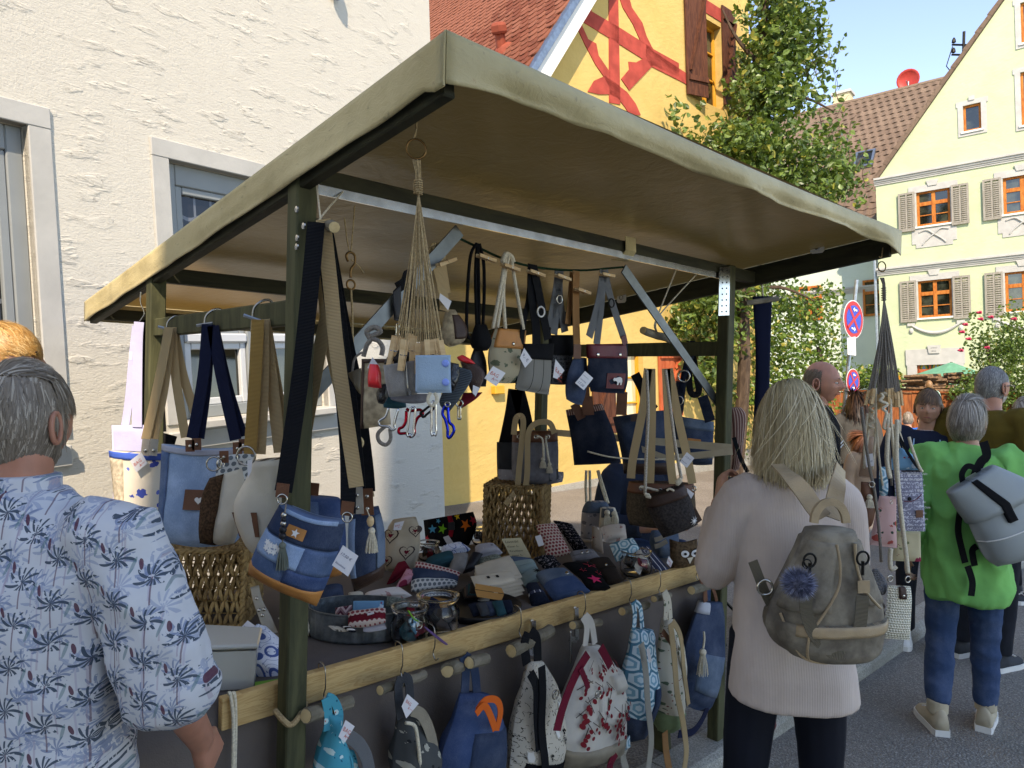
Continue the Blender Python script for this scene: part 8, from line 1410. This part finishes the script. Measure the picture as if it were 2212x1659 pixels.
w3.wear('leggings', mat('navy leggings', lambda g: (g.bump(g.noise(g.coord(), 500., 1.), .2, .002), vary('#12151f', .15)(g))[1], .75, .2), TROUS, legs=[[(-.095, 0, .95), (-.135, -.02, .52), (-.15, -.06, .10)], [(.09, 0, .95), (.125, .0, .52), (.13, -.02, .10)]], lrad=(.092, .085, .068, .062, .045), amp=.003)
w3.shoes(M_WP, [(-.15, -.05, -.1), (.13, -.01, .1)])
hb = hairmat('blond hair', '#a3916c', '#c9b78f', '#dccfae')
hl = lambda d: V((d.x * .12, -.05 + (-.5 if d.y > 0 else .0), -1.)) if d.z < .8 else V((d.x * 1.4, -.7, .05))
hair(w3.t, w3.C + Zv * .0, w3.hf, w3.hr, w3.hu, hb, lambda d: d.z > .25 or (d.y < .3 and d.z > -.45), .25, hl, 9000, .0055, w3.k, .75, 12, 21, 1.26, .10, Lf=lambda d: .17 + .13 * d.z, mess=.03)
hair(w3.t, w3.C, w3.hf, w3.hr, w3.hu, hb, lambda d: d.z > .0 and d.y < .4, .25, hl, 420, .0028, w3.k, .6, 12, 22, 1.30, .9, Lf=lambda d: .2 + .12 * d.z, mess=.16, cap=False, name='loose_hair')
# what she holds
pu = thing('pouch', 'small slate blue pouch held up by the blond person', 'pouch', w3.w[0][0]); Bp = Bag(K0, [(1553, 1040), (1552, 1062), (1555, 1078)], [(1586, 1030), (1588, 1055), (1585, 1075)], pY(w3.w[0][0].y + .02), .04, .8); Bp.part('body', DEN5, pu)
# her rucksack
KA_, KB_ = Cv(2800, 1450, 2.0743), Cv(2750, 2150, 1.7988); BY = 1.90
M_SUED = mat('taupe suede', lambda g: (g.bump(g.noise(g.coord(), 14., 4.), .4, .01), g.mix(g.sm(g.noise(g.coord(), 9., 5., .65), .32, .7), lin('#5d554a'), lin('#918775')))[1], .75, .25); M_TAN2 = leather('fawn leather', '#a08a6b')
rs = good('rucksack', 'taupe suede rucksack with fawn trim on the back of the blond person', 'rucksack', KB_, [(850, -60), (790, 90), (700, 270), (600, 470), (565, 650), (660, 780), (830, 840)], [(1190, -60), (1250, 110), (1320, 300), (1385, 480), (1370, 660), (1330, 780), (1180, 840)], pY(BY), .20, M_SUED, wr=.008, nu=22, nv=24, topf=.55, botf=.3)
rs.part('front_pocket', M_SUED, rs.t, .04, .97, .60, .99, .016, 20, 12); rs.part('trim_band', M_TAN2, rs.t, .14, .96, .60, .665, .021, 20, 4); rs.part('side_lobe', M_SUED, rs.t, .02, .40, .06, .52, .015, 10, 12); rs.part('side_lobe', M_SUED, rs.t, .74, 1., .06, .48, .015, 8, 12)
for P_ in ([(.40, .06), (.46, .2), (.44, .36), (.30, .56), (.27, .58)], [(.74, .06), (.70, .2), (.74, .36), (.86, .5)], [(.24, .62), (.2, .75), (.16, .85)], [(.03, .55), (.12, .8), (.3, .96), (.5, 1.)]): MB().tube(spl([rs.pt(u, v, 1, .017) for u, v in P_], 5), .0035, 6).build('piping', M_TAN2, rs.t)
pf = pY(BY - .11)
strap(rs.t, KB_, [(850, 420), (860, 560), (930, 720), (1060, 830), (1180, 800), (1240, 640), (1260, 420)], pf, .032, webbing('taupe webbing', '#6f6655'), 'long_strap'); strap(rs.t, KB_, [(1268, 310), (1270, 400)], pf, .03, M_TAN2, 'strap_tab')
for x, y in ((880, 165), (1262, 150)): ring(rs.t, at(pf, KB_((x, y))), .017, (.2, -1, 0), M_IRON, .003); MB().tube([at(pf, KB_((x, y + 20))), at(pf, KB_((x, y + 120)))], .004, 6).build('clip', M_IRON, rs.t)
strap(rs.t, KA_, [(945, 1330), (960, 1250), (1010, 1180), (1090, 1155), (1160, 1190), (1200, 1260), (1210, 1330)], pY(BY - .03), .020, M_TAN2, 'top_handle', .012)
for q in ([(640, 850), (760, 960), (850, 1060), (940, 1190), (1020, 1290)], [(1165, 870), (1150, 980), (1120, 1130), (1090, 1290)]):
    P_ = [at(pY(BY + (.16 if i == 0 else .085 - .02 * i)), KA_(p)) for i, p in enumerate(q)]; MB().ribbon(spl(P_, 6), [.036 + .012 * min(1, i / 12) for i in range(6 * 4 + 1)], .006, V((0, -1, .2))).build('shoulder_strap', M_TAN2, rs.t)
strap(rs.t, KB_, [(470, 170), (520, 300), (560, 400), (600, 480)], pY(BY + .03), .026, MATS['taupe webbing'], 'side_strap'); ring(rs.t, at(pY(BY + .01), KB_((560, 360))), .02, (0, -1, 0), M_NICK, .004, 'buckle')
pm = thing('pompom', 'fluffy blue grey pompom charm clipped to the suede rucksack', 'pompom', at(pY(BY - .16), KB_((800, 330)))); c = at(pY(BY - .16), KB_((800, 330))); r_ = random.Random(2); mb = MB(); mb.ball(c, .026, 6); V_ = []; F_ = []
for i in range(2200):
    d = V((r_.gauss(0, 1), r_.gauss(0, 1), r_.gauss(0, 1))).normalized(); q = d.orthogonal().normalized() * .0011; k0 = len(V_); L = r_.uniform(.036, .05); V_ += [c + d * .02 - q, c + d * .02 + q, c + d * L]; F_.append((k0, k0 + 1, k0 + 2))
mb.add(V_, F_); mb.build('fur', hairmat('pompom fur', '#2e3038', '#8b8ea8', '#b5b8cc'), pm); ring(pm, at(pY(BY - .15), KB_((860, 190))), .011, (0, -1, 0), M_IRON, .002)
# ---- balding man in black
m4 = Person('person with bald crown and grey brown side hair in a black polo shirt', 1.765, 4.15, 2.15, 1.785, hy=.05, hp=-.02, bulk=1.12); m4.body(SK2, ARMD, .009, True, nose=1.25, fat=.10, brow='#6a5340')
m4.wear('polo_shirt', cloth('black polo', '#121318', .15), [(.86, .19, .16), (1.0, .185, .16)] + TOP[2:-1] + [(1.50, .075, .072)], [cut(a, .5) for a in ARMD], (.085, .082, .08)); m4.wear('trousers', dtrous, TROUS, legs=LEGS); m4.shoes(BKL, [(-.1, 0, 0), (.1, 0, 0)])
for i, w_ in ((0, .10), (1, .12)): q = m4.P(-.10, .137, 1.30 - .022 * i); MB().tube([q, q + m4.r * w_ * .9 - Zv * .012], .0035, 5).build('chest_stripe', M_WP, m4.t)
hair(m4.t, m4.C, m4.hf, m4.hr, m4.hu, hairmat('grey brown hair', '#4f3d2e', '#7a6a58'), lambda d: d.y < .15 and -.5 < d.z < .62 and (abs(d.x) > .45 or d.y < -.4), .03, lambda d: V((0, -.5, -1)), 2200, .003, m4.k, .2, 4, 31, 1.02)
# ---- woman with short brown hair facing the viewer
w5 = Person('person with short brown hair and a frown in a navy jacket over a striped shirt', 2.66, 4.55, 3.14 + .55, 1.635, hy=.02, hp=-.06); w5.body(SK1, ARMD, .009, True, brow='#5a4330', nose=.95, fat=.06)
w5.wear('jacket', cloth('navy jacket', '#1b2233', .15), [(.84, .19, .15), (1.0, .185, .15)] + [(z, a + .012, b + .012) for z, a, b in TOP[2:-1]], [cut(a, .95) for a in ARMD], (.08, .076, .07, .06))
w5.wear('striped_shirt', p_strp('navy stripe shirt', '#d8d6d0', '#161a2c', 26., .4, False) if False else mat('navy stripe shirt', lambda g: g.mix(g.fr(g.sep(g.coord())[2] * 26. + g.noise(g.coord(), 9., 2.)) < .35, lin('#161a2c'), lin('#d6d3cc')), .9), [(1.05, .075, .08, 0, .085), (1.2, .075, .085, 0, .085), (1.36, .07, .075, 0, .075), (1.44, .06, .06, 0, .04), (1.475, .06, .06, 0, .015)], amp=.002)
w5.wear('trousers', dtrous, TROUS, legs=LEGS); w5.shoes(M_WP, [(-.1, 0, 0), (.1, 0, 0)])
for sg in (-1, 1): MB().tube(spl([w5.P(sg * .075, .13, 1.42), w5.P(sg * .082, .168, 1.25), w5.P(sg * .085, .17, 1.0)], 5), .004, 5).build('zip_edge', mat('pale blue piping', '#8fb3cf', .7), w5.t)
hair(w5.t, w5.C, w5.hf, w5.hr, w5.hu, hairmat('brown hair', '#4a3524', '#75563a', '#94714c'), lambda d: d.z > .47 or (d.z > -.2 and d.y < .3), .05, lambda d: V((d.x * 1.2 + .3, .3, -.3)) if d.z > .45 else V((d.x * .5, -.4, -.7)), 3600, .004, w5.k, .15, 5, 41, 1.09, .3, stand=.2, mess=.15)
# ---- woman in bright green
w6 = Person('person with short ash blond hair in a bright green shirt and blue jeans', 2.23, 3.48, .42, 1.60, hy=.28)
A6 = [[(-.18, 0, 1.42), (-.25, -.03, 1.12), (-.255, .05, .86)], [(.18, 0, 1.42), (.25, -.02, 1.14), (.23, .16, .95)]]
w6.body(SK1, A6, .006, True, .5, face=True)
w6.wear('shirt', cloth('bright green cotton', '#74b865', .14, 5.), [(.70, .185, .15, .02, -.04), (.80, .195, .16, .01, -.02), (.95, .195, .155), (1.1, .185, .15), (1.25, .19, .145), (1.37, .20, .125), (1.43, .17, .10), (1.465, .09, .075), (1.50, .072, .07, 0, .008)], [cut(a, .86) for a in A6], (.085, .083, .08, .07), vox=.008, amp=.022, k=(9, 9, 5.))
w6.wear('jeans', jeans, TROUS, legs=[[(-.095, 0, .95), (-.10, -.02, .50), (-.12, -.13, .15)], [(.09, 0, .95), (.115, .06, .52), (.12, .02, .13)]], lrad=(.095, .088, .07, .066, .052), amp=.007, k=(9, 9, 12)); MCV = cloth('beige canvas shoe', '#b5a890', .1); w6.shoes(MCV, [(-.12, -.12, -.25), (.12, .03, .25)], M_WP)
[w6.wear('shoe_upper', MCV, legs=[q], lrad=(.052, .05), amp=.002, vox=.006) for q in ([(-.12, -.125, .10), (-.12, -.13, .17)], [(.12, .02, .10), (.12, .02, .16)])]
hair(w6.t, w6.C, w6.hf, w6.hr, w6.hu, hairmat('ash blond hair', '#6d6253', '#a3988a', '#c2b9ac'), lambda d: d.z > .15 or (d.y < .2 and d.z > -.28), .11, lambda d: V((d.x * .8, -.35, -.8)) if d.z < .8 else V((d.x + .2, .2 - d.y, .1)), 5200, .004, w6.k, .4, 7, 51, 1.17, .1)
hair(w6.t, w6.C, w6.hf, w6.hr, w6.hu, hairmat('dark nape hair', '#2f261f', '#4b3f35'), lambda d: d.y < -.3 and -.75 < d.z < -.1, .03, lambda d: V((0, -.2, -1)), 900, .003, w6.k, .2, 3, 52, 1.03, name='nape_hair')
KS = Cv(3396, 1900, 3.16); GY = 3.24; M_RUB = mat('pale grey rubber', vary('#8e9492', .06), .45, .35)
rk = good('roll_top_backpack', 'pale grey roll-top backpack with black straps on the green shirt', 'backpack', KS, [(1255, 215), (1400, 460), (1480, 560), (1620, 850), (1730, 1060), (1880, 1160)], [(1820, -120), (2250, 80), (2300, 200), (2420, 560), (2480, 800), (2300, 1020)], pY(GY), .17, M_RUB, wr=.002, nu=18, nv=20, topf=.3, botf=.2)
rk.part('roll_flap', M_RUB, rk.t, -.02, 1.02, -.02, .40, .012, 18, 8); rk.part('closure_strap', BLKC, rk.t, .40, .52, -.04, .50, .018, 4, 10); MB().tube([rk.pt(u, .62, 1, .002) for u in [i / 16 for i in range(17)]], .003, 5).build('pocket_seam', M_WP, rk.t)
for q, dz in (([(1700, -420), (1740, -250), (1660, -150), (1580, 40)], .1), ([(1410, 430), (1380, 700), (1430, 950), (1470, 1110)], .07), ([(1620, 900), (1560, 960), (1590, 1150)], .06), ([(1500, 1150), (1560, 1350), (1545, 1530)], .05)): strap(rk.t, KS, q, pY(GY + dz), .042 if q[0][0] > 1690 else .03, BLKC)
strap(rk.t, KS, [(1440, 95), (1430, -20), (1500, -110), (1600, -80), (1680, 0)], pY(GY + .02), .026, BLKC, 'top_handle')
# ---- bearded man in olive brown
m7 = Person('person with grey hair, white beard and glasses in an olive brown sweater', 2.86, 4.28, 1.12, 1.785, hy=.12, bulk=1.15); m7.body(SK2, ARMD, .01, True, nose=1.2, fat=.08, brow='#8a8580')
m7.wear('sweater', cloth('olive brown knit', '#5a4a1c', .12), [(.84, .20, .16), (1.0, .19, .155)] + TOP[2:], [cut(a, .95) for a in ARMD], (.09, .085, .078, .066)); m7.wear('trousers', dtrous, TROUS, legs=LEGS); m7.shoes(DGC, [(-.1, 0, 0), (.1, 0, 0)])
hair(m7.t, m7.C, m7.hf, m7.hr, m7.hu, hairmat('cropped grey hair', '#5d5a56', '#8f8b86', '#b0aca6'), lambda d: (d.z > .35 and d.y < .55) or (d.y < .05 and d.z > -.5), .022, lambda d: V((d.x * .3, -.3, -.5)), 4200, .003, m7.k, .2, 3, 61, 1.03)
hair(m7.t, m7.C, m7.hf, m7.hr, m7.hu, hairmat('white beard', '#9b968d', '#cfcac0'), lambda d: d.y > .05 and d.z < -.45, .05, lambda d: V((0, .4, -1)), 1600, .004, m7.k, .4, 4, 62, 1.02, name='beard', cap=False)
gl = thing('glasses', 'brown framed glasses worn by the bearded person', 'glasses', m7.C); MGL = mat('brown acetate', '#3a241a', .3, .5); k = m7.k; G_ = lambda x, y, z: m7.C + (m7.hr * x + m7.hf * y + m7.hu * z) * k
for sg in (-1, 1): MB().tube([G_(sg * .033 + .024 * cos(t), .108, -.002 + .019 * sin(t)) for t in [2 * pi * i / 16 for i in range(16)]], .0028, 6, True).build('rim', MGL, gl); MB().tube([G_(sg * .057, .106, .006), G_(sg * .078, .05, .006), G_(sg * .081, -.01, .002), G_(sg * .08, -.03, -.015)], .0028, 6).build('temple', MGL, gl)
MB().tube([G_(-.01, .11, .004), G_(.01, .11, .004)], .0025, 6).build('bridge', MGL, gl)
# ---- people further down the street
def passer(label, x, Y, top, ang, tm, hm, kind=short, sk=SK1, L=.07, seat=None, group=None, ln=1200):
    hz_ = PY(x, top, Y); H = hz_.z - (seat or 0); p = Person(label, hz_.x, Y, ang, H, seat or 0, group); p.body(sk, ARMD, .014, True, face=True); p.wear('top', tm, TOP, [cut(a, .9) for a in ARMD], (.078, .074, .068, .06), vox=.014); p.wear('trousers', dtrous if not seat else jeans, TROUS, legs=LEGS, vox=.014)
    if not seat: p.shoes(DGC, [(-.1, 0, 0), (.1, 0, 0)])
    hair(p.t, p.C, p.hf, p.hr, p.hu, hm, kind, L, lambda d: V((d.x * .4, -.4, -.9)) if d.z < .7 else V((d.x, -.5, .1)), ln, .008, p.k, .5, 5, int(x), 1.07, .2); return p
bh = hairmat('dark brown hair', '#231811', '#45301f')
passer('person with long dark hair in a grey top, seen from behind near the signs', 1850, 7.6, 848, .2, cloth('grey jersey', '#4a4843', .1), bh, bob, L=.28); passer('person in a bright blue jacket with thinning grey hair further down the street', 1962, 9.0, 890, .3, cloth('bright blue jacket', '#1f6fd0', .1), hg, lambda d: d.y < .0 and d.z > -.5, L=.03)
passer('person with dark curly hair beyond the blue jacket', 1995, 9.8, 896, .0, cloth('maroon knit', '#5a2a2c', .1), bh, short, L=.06); passer('person with reddish brown hair behind the hanging phone bags', 1860, 6.8, 935, 2.6, cloth('sand blouse', '#9a7f66', .1), hairmat('auburn hair', '#4a2a18', '#7a4a2c'), bob, L=.16)
passer('person in a pale pink top at the edge of the street behind the beard', 2222, 5.6, 858, -1.8, cloth('pale pink top', '#bfa39a', .08), hg, short)
kd = passer('small child in a mint green top sitting high above the crowd', 2008, 11.0, 822, .1, cloth('mint top', '#a9c9b4', .1), hairmat('child light brown hair', '#7a5a3a', '#a8835a'), short, L=.05, seat=.72)
cr = passer('person carrying the small child on the shoulders', 2008, 11.05, 905, .1, cloth('dark blue shirt', '#26324d', .1), bh, short, L=.05)
# seller sitting on a bench behind the stall
bs = PY(1520, 1125, 4.5); bn = thing('beer_bench', 'orange wooden bench with folding legs behind the stall', 'bench', V((bs.x, bs.y, .08))); M_BEN = wood('bench wood', '#b5843f', '#cfa05c', (2, 2, 10)); c = V((.95, 4.55, .53)); dA = V((.97, .2, 0)).normalized()
for i in (-1, 1): MB().beam(c + V((-.2, .98, 0)) * i * .065 - dA * .8, c + V((-.2, .98, 0)) * i * .065 + dA * .8, .12, .028).build('seat_plank', M_BEN, bn, uv=False)
for i in (-.6, .6): MB().tube([c + dA * i - Zv * .015, c + dA * (i * 1.05) - Zv * .45], .016, 6).build('leg', M_IRON, bn); MB().tube([c + dA * i + V((0, .1, -.42)), c + dA * i * .3 - Zv * .02], .01, 6).build('brace', M_IRON, bn)
s8 = Person('person in a dark blue sweater and jeans sitting behind the stall', .80, 4.50, 2.6, 1.74, .08 - .42); AR = [[(-.18, 0, 1.40), (-.25, .03, 1.14), (-.12, .26, 1.12)], [(.18, 0, 1.40), (.25, .03, 1.14), (.12, .26, 1.12)]]
s8.body(SK1, AR, .01, True); s8.wear('sweater', cloth('dark blue sweater', '#262d3a', .12), TOP, [cut(a, .9) for a in AR], (.085, .08, .072, .06)); s8.wear('jeans', jeans, TROUS[:2], legs=[[(-.09, 0, .93), (-.12, .42, .93), (-.12, .46, .52)], [(.09, 0, .93), (.12, .42, .93), (.12, .46, .52)]], lrad=(.09, .082, .07, .06, .055))
hair(s8.t, s8.C, s8.hf, s8.hr, s8.hu, bh, bob, .15, lambda d: V((d.x * .4, -.4, -.9)), 1200, .007, s8.k, .5, 5, 77, 1.06)
mb = MB()
for sg in (-.12, .12): q = s8.P(sg, .46, .50); mb.loft([[q + s8.f * a + s8.r * hw * cos(t) + Zv * (.0 + h * max(0, sin(t))) for t in [pi * i / 8 for i in range(9)]] for a, hw, h in ((-.07, .03, .08), (0, .037, .09), (.1, .042, .06), (.18, .025, .03))])
mb.build('shoes', DGC, s8.t)
# dark red paper bag by the blond person's feet
g = good('shopping_bag', 'dark red and grey shopping bag standing behind the blond person', 'bag', KB_, [(430, 1040), (400, 1200), (380, 1310), (510, 1375)], [(580, 1040), (610, 1200), (630, 1330), (560, 1370)], pY(2.55), .12, OXL, botf=0., topf=.8); g.part('grey_side', cloth('grey lining', '#6a625c', .1), g.t, 0, .4, 0, 1, .004)
